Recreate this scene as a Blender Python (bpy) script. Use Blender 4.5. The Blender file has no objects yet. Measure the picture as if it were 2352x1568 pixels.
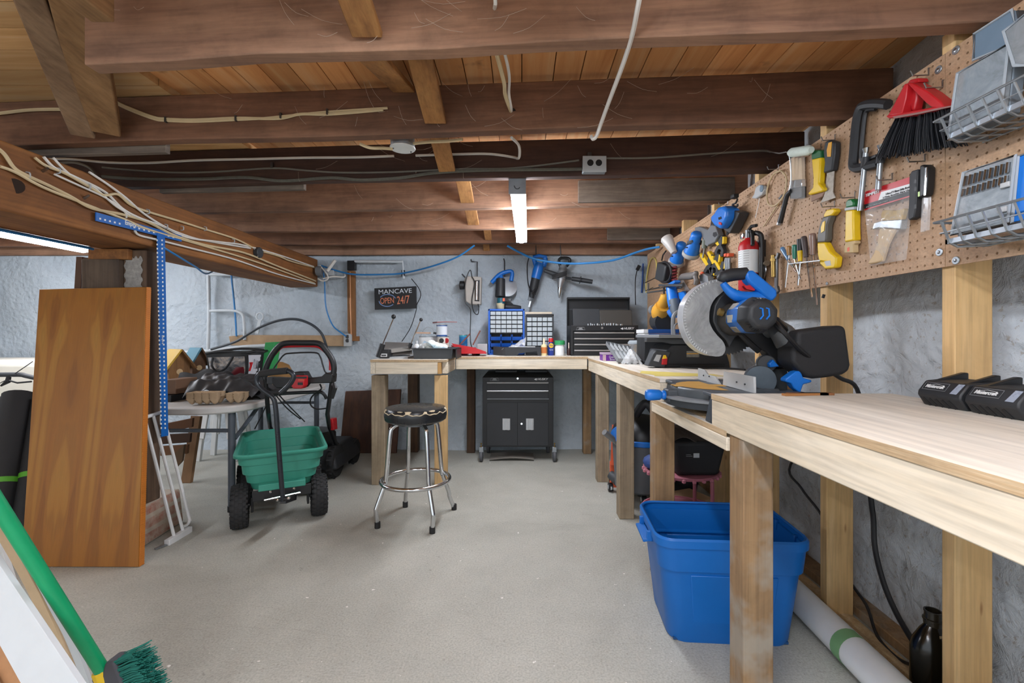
import bpy, bmesh, math, random
from mathutils import Vector, Matrix, Euler
random.seed(7)
R = math.radians
SC = bpy.context.scene
COL = SC.collection
# ---- camera model (image taken as 2352x1568) ----
FPX, CX, CY, H = 1050.0, 1195.0, 770.0, 1.10
def W(px, py, Y): return Vector(((px-CX)*Y/FPX, Y, H-(py-CY)*Y/FPX))
def PX(px, py, X):
    Y = X*FPX/(px-CX)
    return Vector((X, Y, H-(py-CY)*Y/FPX))
def PZ(px, py, Z=0.0):
    Y = FPX*(H-Z)/(py-CY)
    return Vector(((px-CX)*Y/FPX, Y, Z))
def V(*a): return Vector(a)
def lerp(a, b, t): return a+(b-a)*t

def cr(pts, n=6, closed=False):
    P = [Vector(p) for p in pts]
    if len(P) < 3: return P
    out = []; m = len(P); segs = m if closed else m-1
    for i in range(segs):
        if closed: p0, p1, p2, p3 = P[i-1], P[i], P[(i+1) % m], P[(i+2) % m]
        else: p0, p1, p2, p3 = P[max(i-1, 0)], P[i], P[i+1], P[min(i+2, m-1)]
        for k in range(n):
            t = k/n
            out.append(0.5*((2*p1)+(p2-p0)*t+(2*p0-5*p1+4*p2-p3)*t*t+(3*p1-p0-3*p2+p3)*t**3))
    if not closed: out.append(P[-1])
    return out

class MB:
    def __init__(s): s.v = []; s.f = []; s.mi = []; s.cur = 0
    def m(s, i): s.cur = i; return s
    def add(s, vs, fs):
        b = len(s.v); s.v += [Vector(p) for p in vs]
        for f in fs: s.f.append([b+i for i in f]); s.mi.append(s.cur)
        return s
    def box(s, c, d, rot=None):
        c = Vector(c); x, y, z = d[0]/2, d[1]/2, d[2]/2
        P = [V(-x,-y,-z), V(x,-y,-z), V(x,y,-z), V(-x,y,-z), V(-x,-y,z), V(x,-y,z), V(x,y,z), V(-x,y,z)]
        if rot is not None:
            M = Euler(rot).to_matrix() if not isinstance(rot, Matrix) else rot.to_3x3()
            P = [M @ p for p in P]
        return s.add([c+p for p in P], [(0,3,2,1), (4,5,6,7), (0,1,5,4), (1,2,6,5), (2,3,7,6), (3,0,4,7)])
    def b2(s, lo, hi):
        lo, hi = Vector(lo), Vector(hi)
        return s.box((lo+hi)/2, hi-lo)
    def hexa(s, P):   # 8 corners: bottom loop then top loop
        return s.add(P, [(0,3,2,1), (4,5,6,7), (0,1,5,4), (1,2,6,5), (2,3,7,6), (3,0,4,7)])
    def beam(s, a, b, w, h, up=(0,0,1)):   # bar from a to b, w sideways, h along up
        a, b = Vector(a), Vector(b); d = (b-a).normalized(); up = Vector(up)
        sd = d.cross(up)
        if sd.length < 1e-4: sd = d.cross(V(1,0,0))
        sd.normalize(); u = sd.cross(d).normalized()
        q = [(-w/2,-h/2), (w/2,-h/2), (w/2,h/2), (-w/2,h/2)]
        P = [a+sd*i+u*j for i, j in q]+[b+sd*i+u*j for i, j in q]
        return s.hexa(P)
    def prism(s, pts, off):   # 3d loop extruded by vector off
        P = [Vector(p) for p in pts]; off = Vector(off); n = len(P)
        nrm = Vector((0,0,0))
        for i in range(n): nrm += P[i].cross(P[(i+1) % n])
        if nrm.dot(off) > 0: P = P[::-1]
        return s.add(P+[p+off for p in P], [list(range(n)), list(range(2*n-1, n-1, -1))]+[(i, i+n, (i+1) % n+n, (i+1) % n) for i in range(n)])
    def prX(s, pix, X, x0, x1):  # image outline on plane X, thick from x0 to x1
        P = [PX(a, b, X) for a, b in pix]
        return s.prism([V(x0, p.y, p.z) for p in P], (x1-x0, 0, 0))
    def prY(s, pix, Y, y0, y1):
        P = [W(a, b, Y) for a, b in pix]
        return s.prism([V(p.x, y0, p.z) for p in P], (0, y1-y0, 0))
    def tube(s, pts, r, n=8, closed=False, sm=0, caps=True, flat=1.0):
        P = cr(pts, sm, closed) if sm else [Vector(p) for p in pts]
        m = len(P)
        if isinstance(r, (list, tuple)):
            k = len(r); rr = [lerp(r[min(int(i*(k-1)/(m-1)), k-2)], r[min(int(i*(k-1)/(m-1)), k-2)+1], i*(k-1)/(m-1)-min(int(i*(k-1)/(m-1)), k-2)) for i in range(m)]
        else: rr = [r]*m
        T = []
        for i in range(m):
            a = P[i-1] if (i or closed) else P[0]; b = P[(i+1) % m] if (i < m-1 or closed) else P[-1]
            t = b-a; T.append(t.normalized() if t.length > 1e-9 else V(0,0,1))
        nv = T[0].orthogonal().normalized()
        if abs(T[0].z) < .95:
            nv = (V(0,0,1)-T[0]*T[0].z).normalized()
        base = len(s.v); vs = []
        for i in range(m):
            nv = nv-T[i]*nv.dot(T[i])
            if nv.length < 1e-6: nv = T[i].orthogonal()
            nv.normalize(); bn = T[i].cross(nv)
            for k in range(n):
                a = 2*math.pi*k/n
                vs.append(P[i]+(nv*math.cos(a)*flat+bn*math.sin(a))*rr[i])
        fs = []
        for i in range(m if closed else m-1):
            j = (i+1) % m
            for k in range(n):
                l = (k+1) % n
                fs.append((i*n+k, i*n+l, j*n+l, j*n+k))
        if caps and not closed: fs += [tuple(range(n-1, -1, -1)), tuple((m-1)*n+k for k in range(n))]
        return s.add(vs, fs)
    def cyl(s, a, b, r0, r1=None, n=20): return s.tube([a, b], [r0, r0 if r1 is None else r1], n)
    def lathe(s, prof, c=(0,0,0), n=24, M=None, sx=1, sy=1):   # prof: (r,z)
        c = Vector(c); vs = []; fs = []; m = len(prof)
        for r, z in prof:
            for k in range(n):
                a = 2*math.pi*k/n; p = V(r*math.cos(a)*sx, r*math.sin(a)*sy, z)
                if M is not None: p = M @ p
                vs.append(c+p)
        for i in range(m-1):
            for k in range(n):
                l = (k+1) % n; fs.append((i*n+k, i*n+l, (i+1)*n+l, (i+1)*n+k))
        fs += [tuple(range(n-1, -1, -1)), tuple((m-1)*n+k for k in range(n))]
        return s.add(vs, fs)
    def ball(s, c, r, n=16, M=None):
        r = (r, r, r) if isinstance(r, (int, float)) else r
        k = n//2; prof = [(max(math.sin(math.pi*i/k), .001), -math.cos(math.pi*i/k)) for i in range(k+1)]
        S = Matrix.Diagonal(r)
        return s.lathe(prof, c, n, (M.to_3x3() @ S) if M is not None else S)
    def surf(s, fn, nu, nv, thick=0.0, up=(0,0,1)):
        up = Vector(up); vs = [Vector(fn(i/nu, j/nv)) for i in range(nu+1) for j in range(nv+1)]
        st = nv+1; N = len(vs)
        fs = [(i*st+j, (i+1)*st+j, (i+1)*st+j+1, i*st+j+1) for i in range(nu) for j in range(nv)]
        if thick:
            vs = vs+[p-up*thick for p in vs]
            fs += [(i*st+j+N, i*st+j+1+N, (i+1)*st+j+1+N, (i+1)*st+j+N) for i in range(nu) for j in range(nv)]
            ring = [i*st for i in range(nu+1)]+[nu*st+j for j in range(1, nv+1)]+[i*st+nv for i in range(nu-1, -1, -1)]+[j for j in range(nv-1, 0, -1)]
            for a, b in zip(ring, ring[1:]+ring[:1]): fs.append((a, a+N, b+N, b))
        return s.add(vs, fs)
    def xf(s, M):
        s.v = [M @ p for p in s.v]; return s

def raw(name, mb, mats, parent=None, world=True, bev=0, seg=2, ang=38, sub=0, solid=0):
    me = bpy.data.meshes.new(name)
    vs = mb.v
    if parent is not None and world:
        root = parent
        while root.parent is not None: root = root.parent
        Mi = WM[root.name].inverted(); vs = [Mi @ p for p in vs]
    me.from_pydata([tuple(p) for p in vs], [], mb.f); me.update()
    mats = mats if isinstance(mats, (list, tuple)) else [mats]
    for q in mats: me.materials.append(q)
    if len(mats) > 1: me.polygons.foreach_set('material_index', [min(i, len(mats)-1) for i in mb.mi])
    me.polygons.foreach_set('use_smooth', [True]*len(me.polygons))
    bm = bmesh.new(); bm.from_mesh(me); bmesh.ops.recalc_face_normals(bm, faces=bm.faces); bm.to_mesh(me); bm.free()
    me.set_sharp_from_angle(angle=R(ang))
    o = bpy.data.objects.new(name, me); COL.objects.link(o)
    if parent is not None: o.parent = parent
    if solid:
        k = o.modifiers.new('s', 'SOLIDIFY'); k.thickness = solid; k.offset = 0
    if bev:
        k = o.modifiers.new('b', 'BEVEL'); k.width = bev; k.segments = seg; k.limit_method = 'ANGLE'; k.angle_limit = R(35); k.harden_normals = False
    if sub:
        k = o.modifiers.new('u', 'SUBSURF'); k.levels = sub; k.render_levels = sub
    return o
WM = {}
def thing(name, label, cat, loc=(0,0,0), rotz=0, group=None):
    o = bpy.data.objects.new(name, None); COL.objects.link(o); o.empty_display_size = .05
    o.location = loc; o.rotation_euler = (0, 0, R(rotz))
    WM[o.name] = Matrix.Translation(Vector(loc)) @ Matrix.Rotation(R(rotz), 4, 'Z')
    o['label'] = label; o['category'] = cat
    if group: o['group'] = group
    return o
def part(t, name, mb, mat, world=True, label=None, **k):
    o = raw(name, mb, mat, t, world, **k)
    if label: o['label'] = label
    return o
def single(name, mb, mat, label, cat, loc=None, group=None, kind=None, **k):
    if loc is None: loc = sum(mb.v, Vector((0,0,0)))/len(mb.v); loc.z = min(p.z for p in mb.v)
    loc = Vector(loc); mb.v = [p-loc for p in mb.v]
    o = raw(name, mb, mat, None, False, **k); o.location = loc
    o['label'] = label; o['category'] = cat; WM[o.name] = Matrix.Translation(loc)
    if group: o['group'] = group
    if kind: o['kind'] = kind
    return o
def struct(name, mb, mat, **k):
    o = raw(name, mb, mat, None, False, **k); o['kind'] = 'structure'; return o
def copy_tree(o, parent=None):
    c = o.copy(); COL.objects.link(c); c.parent = parent
    for ch in list(o.children): copy_tree(ch, c)
    if parent is None: WM[c.name] = WM[o.name]
    return c
def place(c, loc, rotz=None, label=None):
    c.location = loc
    if rotz is not None: c.rotation_euler = (0, 0, R(rotz))
    WM[c.name] = Matrix.Translation(Vector(loc)) @ Matrix.Rotation(c.rotation_euler.z, 4, 'Z')
    if label: c['label'] = label
    return c
def text(t, name, body, a, b, mat, face=(0,-1,0), up=(0,0,1), hgt=None, ext=.0006, shear=0, world=True, off=.001, bold=0):
    """lettering whose baseline runs from a (left end) to b (right end)"""
    a, b = Vector(a), Vector(b)
    if world:
        root = t
        while root.parent is not None: root = root.parent
        Mi = WM[root.name].inverted(); a = Mi @ a; b = Mi @ b; face = Mi.to_3x3() @ Vector(face); up = Mi.to_3x3() @ Vector(up)
    cu = bpy.data.curves.new(name, 'FONT'); cu.body = body; cu.size = 1; cu.extrude = 0; cu.shear = shear; cu.offset = bold
    tmp = bpy.data.objects.new('tmp_text', cu); COL.objects.link(tmp)
    bpy.context.view_layer.update()
    xs = tmp.dimensions.x
    w = max(xs, 1e-3); L = (b-a).length
    x = (b-a).normalized(); z = Vector(face).normalized(); y = z.cross(x).normalized(); z = x.cross(y)
    s = L/w; sy = s if hgt is None else hgt/.70
    cu.extrude = ext/s
    bpy.context.view_layer.update()
    me = bpy.data.meshes.new_from_object(tmp.evaluated_get(bpy.context.evaluated_depsgraph_get()))
    me.name = name
    bpy.data.objects.remove(tmp); bpy.data.curves.remove(cu)
    x0 = min((v.co.x for v in me.vertices), default=0)
    M = Matrix((x, y, z)).transposed().to_4x4() @ Matrix.Diagonal((s, sy, s, 1))
    M.translation = a+z*off-x*x0*s
    me.transform(M)
    me.materials.clear(); me.materials.append(mat)
    o = bpy.data.objects.new(name, me); COL.objects.link(o); o.parent = t
    return o

# ------------------------------------------------------------------ materials
def lin(h):
    h = h.lstrip('#'); c = [int(h[i:i+2], 16)/255 for i in (0, 2, 4)]
    return tuple(x/12.92 if x <= .04045 else ((x+.055)/1.055)**2.4 for x in c)+(1,)
class NT:
    def __init__(s, name):
        s.m = bpy.data.materials.new(name); s.m.use_nodes = True; s.t = s.m.node_tree; s.t.nodes.clear()
        s.out = s.n('ShaderNodeOutputMaterial'); s.b = s.n('ShaderNodeBsdfPrincipled'); s.l(s.b.outputs[0], s.out.inputs[0])
        s.tc = s.n('ShaderNodeTexCoord')
    def n(s, t, **k):
        q = s.t.nodes.new(t)
        for a, b in k.items():
            if a in q.inputs: q.inputs[a].default_value = b
            else: setattr(q, a, b)
        return q
    def l(s, a, b): s.t.links.new(a, b)
    def map(s, scale, src=None, rnd=False, loc=(0,0,0)):
        q = s.n('ShaderNodeMapping'); q.inputs['Scale'].default_value = scale if isinstance(scale, tuple) else (scale,)*3
        q.inputs['Location'].default_value = loc
        s.l(src or s.tc.outputs['Object'], q.inputs[0])
        return q.outputs[0]
    def noise(s, vec, scale=1, detail=4, rough=.55, dist=0, rnd=False):
        q = s.n('ShaderNodeTexNoise'); q.inputs['Scale'].default_value = scale; q.inputs['Detail'].default_value = detail
        q.inputs['Roughness'].default_value = rough; q.inputs['Distortion'].default_value = dist
        if rnd:
            q.noise_dimensions = '4D'; oi = s.n('ShaderNodeObjectInfo'); mu = s.n('ShaderNodeMath', operation='MULTIPLY'); mu.inputs[1].default_value = 61.7
            s.l(oi.outputs['Random'], mu.inputs[0]); s.l(mu.outputs[0], q.inputs['W'])
        s.l(vec, q.inputs['Vector']); return q.outputs['Fac']
    def ramp(s, fac, *stops):
        q = s.n('ShaderNodeValToRGB'); e = q.color_ramp.elements
        while len(e) < len(stops): e.new(.5)
        for i, (p, c) in enumerate(stops): e[i].position = p; e[i].color = lin(c) if isinstance(c, str) else (c, c, c, 1)
        s.l(fac, q.inputs[0]); return q.outputs[0]
    def mix(s, fac, a, b, mode='MIX'):
        q = s.n('ShaderNodeMix', data_type='RGBA', blend_type=mode)
        for sock, x in ((q.inputs['Factor'], fac), (q.inputs[6], a), (q.inputs[7], b)):
            if hasattr(x, 'links'): s.l(x, sock)
            elif isinstance(x, str): sock.default_value = lin(x)
            else: sock.default_value = x if not (sock.type == 'RGBA' and isinstance(x, (int, float))) else (x, x, x, 1)
        return q.outputs[2]
    def math(s, op, a, b=0):
        q = s.n('ShaderNodeMath', operation=op)
        for i, x in enumerate((a, b)):
            if hasattr(x, 'links'): s.l(x, q.inputs[i])
            else: q.inputs[i].default_value = x
        return q.outputs[0]
    def bump(s, hgt, st=.3, dist=.01, prev=None):
        q = s.n('ShaderNodeBump'); q.inputs['Strength'].default_value = st; q.inputs['Distance'].default_value = dist
        s.l(hgt, q.inputs['Height'])
        if prev is not None: s.l(prev, q.inputs['Normal'])
        return q.outputs[0]
    def fin(s, col=None, rough=.6, metal=0, nrm=None, **k):
        if col is not None:
            if hasattr(col, 'links'): s.l(col, s.b.inputs['Base Color'])
            else: s.b.inputs['Base Color'].default_value = lin(col)
        if hasattr(rough, 'links'): s.l(rough, s.b.inputs['Roughness'])
        else: s.b.inputs['Roughness'].default_value = rough
        s.b.inputs['Metallic'].default_value = metal
        if nrm is not None: s.l(nrm, s.b.inputs['Normal'])
        for a, b in k.items(): s.b.inputs[a].default_value = b
        return s.m
_pl = {}
def plain(c, rough=.5, metal=0, var=.12, sc=18, bump=0, name=None):
    key = (c, rough, metal, var, sc, bump)
    if key in _pl: return _pl[key]
    t = NT(name or 'plain_'+c.lstrip('#'))
    f = t.noise(t.map(sc), 1, 5, .6)
    d = t.ramp(f, (.3, 1-var), (.75, 1+0.0))
    col = t.mix(1.0, c, d, 'MULTIPLY')
    nr = t.bump(t.noise(t.map(sc*14), 1, 2), bump, .002) if bump else None
    rr = t.math('ADD', t.math('MULTIPLY', f, .25), max(rough-.12, 0.02))
    _pl[key] = t.fin(col, rr, metal, nr); return _pl[key]
def wood(name, c, axis=0, along=1.2, across=16, rough=.7, var=.25, spots=None, knots=None, bump=.15, wear=None):
    t = NT(name)
    sc = [across]*3; sc[axis] = along
    sf = [across*7]*3; sf[axis] = along*5
    g = t.noise(t.map(tuple(sc)), 1, 5, .6, .8, rnd=True)
    fi = t.noise(t.map(tuple(sf)), 1, 3, .5, .3, rnd=True)
    col = t.ramp(g, (.25, c[0]), (.5, c[1]), (.75, c[2]))
    col = t.mix(.45, col, t.ramp(fi, (.3, .48), (.6, 1.0)), 'MULTIPLY')
    big = t.noise(t.map(2.3), 1, 3, .5, 0, rnd=True)
    col = t.mix(1.0, col, t.ramp(big, (.3, 1-var), (.7, 1.0)), 'MULTIPLY')
    bl = t.noise(t.map(8.0), 1, 6, .65, .4, rnd=True); col = t.mix(min(1, var*2.4), col, t.ramp(bl, (.32, .62), (.55, 1.0)), 'MULTIPLY')
    if spots: col = t.mix(t.ramp(t.noise(t.map(spots[1]), 1, 4, .6, 0, rnd=True), (spots[2], 0.0), (spots[2]+.12, spots[3])), col, spots[0])
    if knots:
        ks = [13]*3; ks[axis] = 3.2
        v = t.n('ShaderNodeTexVoronoi', feature='F1'); v.inputs['Scale'].default_value = 1; v.inputs['Randomness'].default_value = 1
        t.l(t.map(tuple(ks)), v.inputs['Vector'])
        col = t.mix(t.ramp(v.outputs['Distance'], (.035, .8), (.085, 0.0)), col, knots)
    nr = t.bump(fi, bump, .002) if bump else None
    return t.fin(col, rough, 0, nr)
def emis(name, c, st):
    t = NT(name); e = t.n('ShaderNodeEmission'); e.inputs[0].default_value = lin(c); e.inputs[1].default_value = st
    t.l(e.outputs[0], t.out.inputs[0]); return t.m
def clear(name, c='#e8eef2', alpha=.35, rough=.12, cloudy=None):
    t = NT(name)
    col = c
    a = alpha
    if cloudy:
        f = t.noise(t.map(cloudy), 1, 5, .7, 1.0)
        a = t.ramp(f, (.3, alpha*.6), (.7, min(1, alpha*1.5)))
    tr = t.n('ShaderNodeBsdfTransparent'); mx = t.n('ShaderNodeMixShader')
    t.fin(col, rough)
    if hasattr(a, 'links'): t.l(a, mx.inputs[0])
    else: mx.inputs[0].default_value = a
    t.l(tr.outputs[0], mx.inputs[1]); t.l(t.b.outputs[0], mx.inputs[2]); t.l(mx.outputs[0], t.out.inputs[0]); return t.m

# room surfaces
def m_floor():
    t = NT('concrete_floor'); p = t.tc.outputs['Object']
    a = t.noise(t.map(.9), 1, 6, .6, .5); b = t.noise(t.map(6), 1, 6, .65); c = t.noise(t.map(140), 1, 2, .6)
    col = t.ramp(a, (.28, '#a2a197'), (.5, '#b7b6ac'), (.72, '#c5c4ba'))
    col = t.mix(.5, col, t.ramp(b, (.25, .78), (.7, 1.0)), 'MULTIPLY')
    col = t.mix(.55, col, t.ramp(c, (.32, .55), (.62, 1.0)), 'MULTIPLY')
    sp = t.noise(t.map(75, loc=(5, 7, 0)), 1, 3, .65); col = t.mix(t.ramp(sp, (.62, 0.0), (.70, .5)), col, '#7d766c')
    st = t.noise(t.map(13, loc=(3, 1, 0)), 1, 3, .7, .4)
    col = t.mix(t.ramp(st, (.70, 0.0), (.78, .55)), col, '#5f5850')
    st2 = t.noise(t.map(32, loc=(9, 4, 0)), 1, 2, .5)
    col = t.mix(t.ramp(st2, (.735, 0.0), (.76, .8)), col, '#efece6')
    w = t.noise(t.map((.5, 2.4, 1)), 1, 3, .5, 2.0)   # old trowel lines and hairline cracks
    cr_ = t.math('ABSOLUTE', t.math('SUBTRACT', w, .5))
    col = t.mix(t.ramp(cr_, (.0, .16), (.004, 0.0)), col, '#786f66')
    n = t.bump(b, .25, .01); n = t.bump(c, .2, .002, n)
    return t.fin(col, .62, 0, n)
def m_wall(name, base, dirt, chip=.0, big=1.0):
    t = NT(name)
    a = t.noise(t.map(1.3), 1, 5, .6, .3); b = t.noise(t.map(16), 1, 5, .7, .6); c = t.noise(t.map(48), 1, 3, .6)
    v = t.n('ShaderNodeTexVoronoi', feature='SMOOTH_F1'); t.l(t.map(26), v.inputs['Vector']); v.inputs['Scale'].default_value = 1
    col = t.ramp(a, (.3, base[0]), (.7, base[1]))
    col = t.mix(.35, col, t.ramp(b, (.28, .75), (.55, 1.0)), 'MULTIPLY')
    col = t.mix(t.ramp(t.noise(t.map((1.1, 1.1, 3.0)), 1, 6, .7), (.66, 0.0), (.78, .45)), col, dirt)
    if chip: col = t.mix(t.ramp(t.noise(t.map(55), 1, 3, .7), (.60, 0.0), (.68, chip)), col, '#8d7a63')
    n = t.bump(a, .6*big, .06); n = t.bump(b, .75*big, .02, n); n = t.bump(v.outputs['Distance'], .6*big, .014, n); n = t.bump(c, .3, .003, n)
    return t.fin(col, .7, 0, n)
M_FLOOR = m_floor()
M_WALLB = m_wall('painted_stone_back', ('#afbac3', '#c0c9cf'), '#989fa2')
M_WALLR = m_wall('painted_stone_right', ('#b7bdc3', '#c6cbcf'), '#8f887c', .55)
M_JOIST = wood('old_joist_wood', ('#7d5c4a', '#a37b61', '#bb9072'), 0, .7, 13, .78, .3, ('#d0b79c', 40, .74, .35))
M_JOISTD = wood('dark_joist_wood', ('#3a2419', '#50352a', '#64442f'), 0, .7, 13, .8, .3, ('#b98a5e', 26, .74, .3))
M_JOISTM = wood('brown_joist_wood', ('#664531', '#845c44', '#9b7054'), 0, .7, 13, .78, .3, ('#d0b79c', 40, .74, .3))
M_JOISTY = wood('old_bridging_wood', ('#86592f', '#b07a45', '#c89254'), 1, 1.2, 16, .75, .3, ('#4a3524', 9, .66, .6))
M_BEAM = wood('old_beam_wood', ('#6c4122', '#96602f', '#b3793f'), 1, .7, 11, .75, .25, ('#4a3322', 7, .7, .5))
M_TRIM2 = wood('rough_header_wood', ('#7d5c3d', '#a27a50', '#b98f62'), 1, 1.0, 14, .8, .3, ('#cdb79b', 11, .66, .5))
M_TRIM3 = wood('grey_header_wood', ('#7b6048', '#96775a', '#ab8d6e'), 1, 1.0, 14, .85, .3, ('#c9b49a', 11, .7, .4))
M_POST = wood('dark_post_wood', ('#3f332a', '#58483b', '#6f5d4c'), 2, .7, 12, .8, .3)
M_POST2 = wood('brown_post_wood', ('#4b3a2d', '#6a5341', '#8a6f54'), 2, .7, 12, .8, .3)
M_PINEX = wood('new_pine_x', ('#dccbb0', '#e8dac2', '#f0e6d4'), 0, 1.1, 13, .6, .08, None, '#9a6b3c', .06)
M_PINEY = wood('new_pine_y', ('#dccbb0', '#e8dac2', '#f0e6d4'), 1, 1.1, 13, .6, .08, None, '#9a6b3c', .06)
M_PINEZ = wood('new_pine_z', ('#cda46c', '#ddb67e', '#e6c594'), 2, .9, 13, .6, .12, None, '#7a4a22', .06)
M_PLYX = wood('plywood_top', ('#ddd3c2', '#e8e0d2', '#efe9de'), 1, .6, 7, .6, .08, ('#b99b6c', 5, .7, .45), None, .04)
M_EDGE = wood('plywood_edge', ('#b3936a', '#cfb18a', '#e4cca8'), 1, 3, 130, .7, .2, None, None, .1)
M_OLD4 = wood('weathered_post', ('#857766', '#a8957a', '#c2b094'), 2, .6, 18, .8, .25, ('#6a5d50', 9, .6, .6), None, .2)
M_OLD4B = wood('weathered_post_brown', ('#7a6147', '#a07f5a', '#b8976e'), 2, .6, 18, .8, .25, ('#9a958a', 5, .52, .65), None, .2)
M_DKLEG = wood('dark_leg', ('#3b2a1e', '#58402d', '#6d523a'), 2, .8, 15, .8, .3)
M_SISTER = wood('grey_sister_board', ('#59504a', '#74675b', '#8b7c6c'), 0, .8, 16, .85, .25)
M_PLANK = None
def m_plank(ax, C=('#d48c50', '#edaa6c', '#f4c28c')):
    t = NT('subfloor_boards')
    sc = [18]*3; sc[ax] = 1.4
    g = t.noise(t.map(tuple(sc)), 1, 5, .6, .7)
    ge = t.n('ShaderNodeNewGeometry')
    col = t.ramp(g, (.25, C[0]), (.5, C[1]), (.75, C[2]))
    col = t.mix(1.0, col, t.ramp(ge.outputs['Random Per Island'], (0, .62), (1, 1.0)), 'MULTIPLY')
    col = t.mix(t.ramp(t.noise(t.map(6), 1, 4, .6), (.66, 0.0), (.78, .55)), col, '#4c3020')
    return t.fin(col, .75, 0, t.bump(g, .1, .002))
M_PLANKY = m_plank(1); M_PLANKX = m_plank(0, ('#d9a468', '#f0c084', '#f6d3a2'))
def m_lam():
    t = NT('figured_wood_veneer')
    ox = t.n('ShaderNodeSeparateXYZ'); t.l(t.tc.outputs['Object'], ox.inputs[0])
    ax = t.math('ABSOLUTE', t.math('SUBTRACT', ox.outputs[0], .0))
    ax = t.math('PINGPONG', ax, .135)
    cx = t.n('ShaderNodeCombineXYZ'); t.l(ax, cx.inputs[0]); t.l(ox.outputs[2], cx.inputs[2])
    g = t.noise(t.map((9, 1, 1.25), cx.outputs[0]), 1, 2, .45, .5)
    w = t.math('SINE', t.math('MULTIPLY', g, 60.0))
    fi = t.noise(t.map((240, 1, 9), cx.outputs[0]), 1, 2, .5)
    col = t.ramp(g, (.3, '#7f4a10'), (.48, '#98601a'), (.62, '#a8762a'), (.75, '#855316'))
    col = t.mix(.4, col, t.ramp(t.math('ADD', t.math('MULTIPLY', w, .5), .5), (0, .70), (.55, 1.0)), 'MULTIPLY')
    col = t.mix(.35, col, t.ramp(fi, (.3, .7), (.6, 1.0)), 'MULTIPLY')
    return t.fin(col, .42)
M_LAM = m_lam()
M_LEDGE = plain('#c8792a', .5)
M_PEG = wood('hardboard_tan', ('#b08c6b', '#ba9776', '#c4a282'), 1, 30, 30, .6, .06, None, None, .03)
M_BLACK = plain('#1c1d1f', .45, 0, .25); M_BLK2 = plain('#2b2d30', .55, 0, .25); M_DGREY = plain('#3d4043', .55, 0, .2)
M_GREY = plain('#7d8083', .5, 0, .15); M_LGREY = plain('#b7babb', .5, 0, .12); M_WHITE = plain('#e4e6e6', .45, 0, .08)
M_TABLE = plain('#c9c7c3', .5, 0, .1)
M_BLUE = plain('#1873d0', .38, 0, .15); M_BLUE2 = plain('#1a4f96', .4, 0, .15); M_TOTE = plain('#0064b6', .45, 0, .12, 5)
M_TSQ = plain('#1a66b8', .35, 0, .1); M_BIN = plain('#1f5fc0', .4, 0, .1)
M_GREEN = plain('#3d9681', .5, 0, .14, 6); M_BROOMG = plain('#0e9a63', .35, 0, .12); M_BRIS = plain('#1d7a6c', .7, 0, .3, 60)
M_RED = plain('#c21f26', .4, 0, .15); M_YEL = plain('#e8c01a', .42, 0, .12); M_YEL2 = plain('#e0a43a', .4, 0, .12); M_ORG = plain('#e0603a', .5)
M_CHROME = plain('#d7d9db', .14, 1, .1); M_STEEL = plain('#b4b6b8', .32, 1, .25); M_ALU = plain('#c2c4c6', .38, .9, .12); M_DSTEEL = plain('#6c6e70', .4, .9, .3)
M_GALV = plain('#a9b0b5', .4, .8, .2); M_BRASS = plain('#a88a4e', .4, .9, .3)
M_RUB = plain('#2a2a2b', .8, 0, .3, 30); M_RUBG = plain('#77767a', .75, 0, .2)
M_CBL_C = plain('#d8c39a', .5, 0, .12); M_CBL_W = plain('#e2ded6', .45, 0, .08); M_CBL_B = plain('#2a7fc0', .45); M_CBL_G = plain('#77736a', .55, 0, .2); M_CBL_K = plain('#1d1d1f', .5)
M_CARD = plain('#b99773', .75, 0, .15); M_EGG = plain('#c2a888', .85, 0, .15, 40); M_CREAM = plain('#e5e0d2', .5, 0, .06)
M_WHPIPE = plain('#cfd6da', .6, 0, .1, 30, .3); M_BRN = wood('dark_board', ('#3a1f12', '#52301d', '#6b4227'), 2, .8, 10, .55, .3)
M_PINK = plain('#b06a78', .6, 0, .15); M_PURP = plain('#6b1f93', .4); M_TEAL = plain('#2aa0b0', .45); M_LIME = plain('#5aa82c', .6)
M_GLASSY = clear('clear_plastic', '#f2f6f8', .28, .1); M_FROST = clear('frosted_plastic', '#98a2a9', .66, .32, 9); M_BAGC = clear('clear_bag', '#f0f2f2', .22, .12, 30)
M_DIRTY = clear('dusty_guard', '#a6a7a6', .66, .3, 10); M_DRAWER = clear('drawer_clear', '#cfd8dc', .6, .12)
M_LED = emis('led_diffuser', '#eef3fd', 37)
M_FLAB = plain('#dedcd6', .5, 0, .12, 60); M_BAR = plain('#e9e9e6', .45)
M_NEONW = plain('#d9dfe6', .4, 0, 0); M_NEONO = plain('#e0845f', .4, 0, 0); M_NEONB = plain('#7f9ac9', .4, 0, 0)
M_TARP = plain('#3b3b3d', .42, 0, .3, 12, .2); M_BAGK = plain('#232325', .7, 0, .2, 30, .4)
M_SAWD = wood('sawdust', ('#c4a070', '#d9b98c', '#e8cfa8'), 0, 60, 60, .95, .2)
M_BRICK = None
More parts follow.
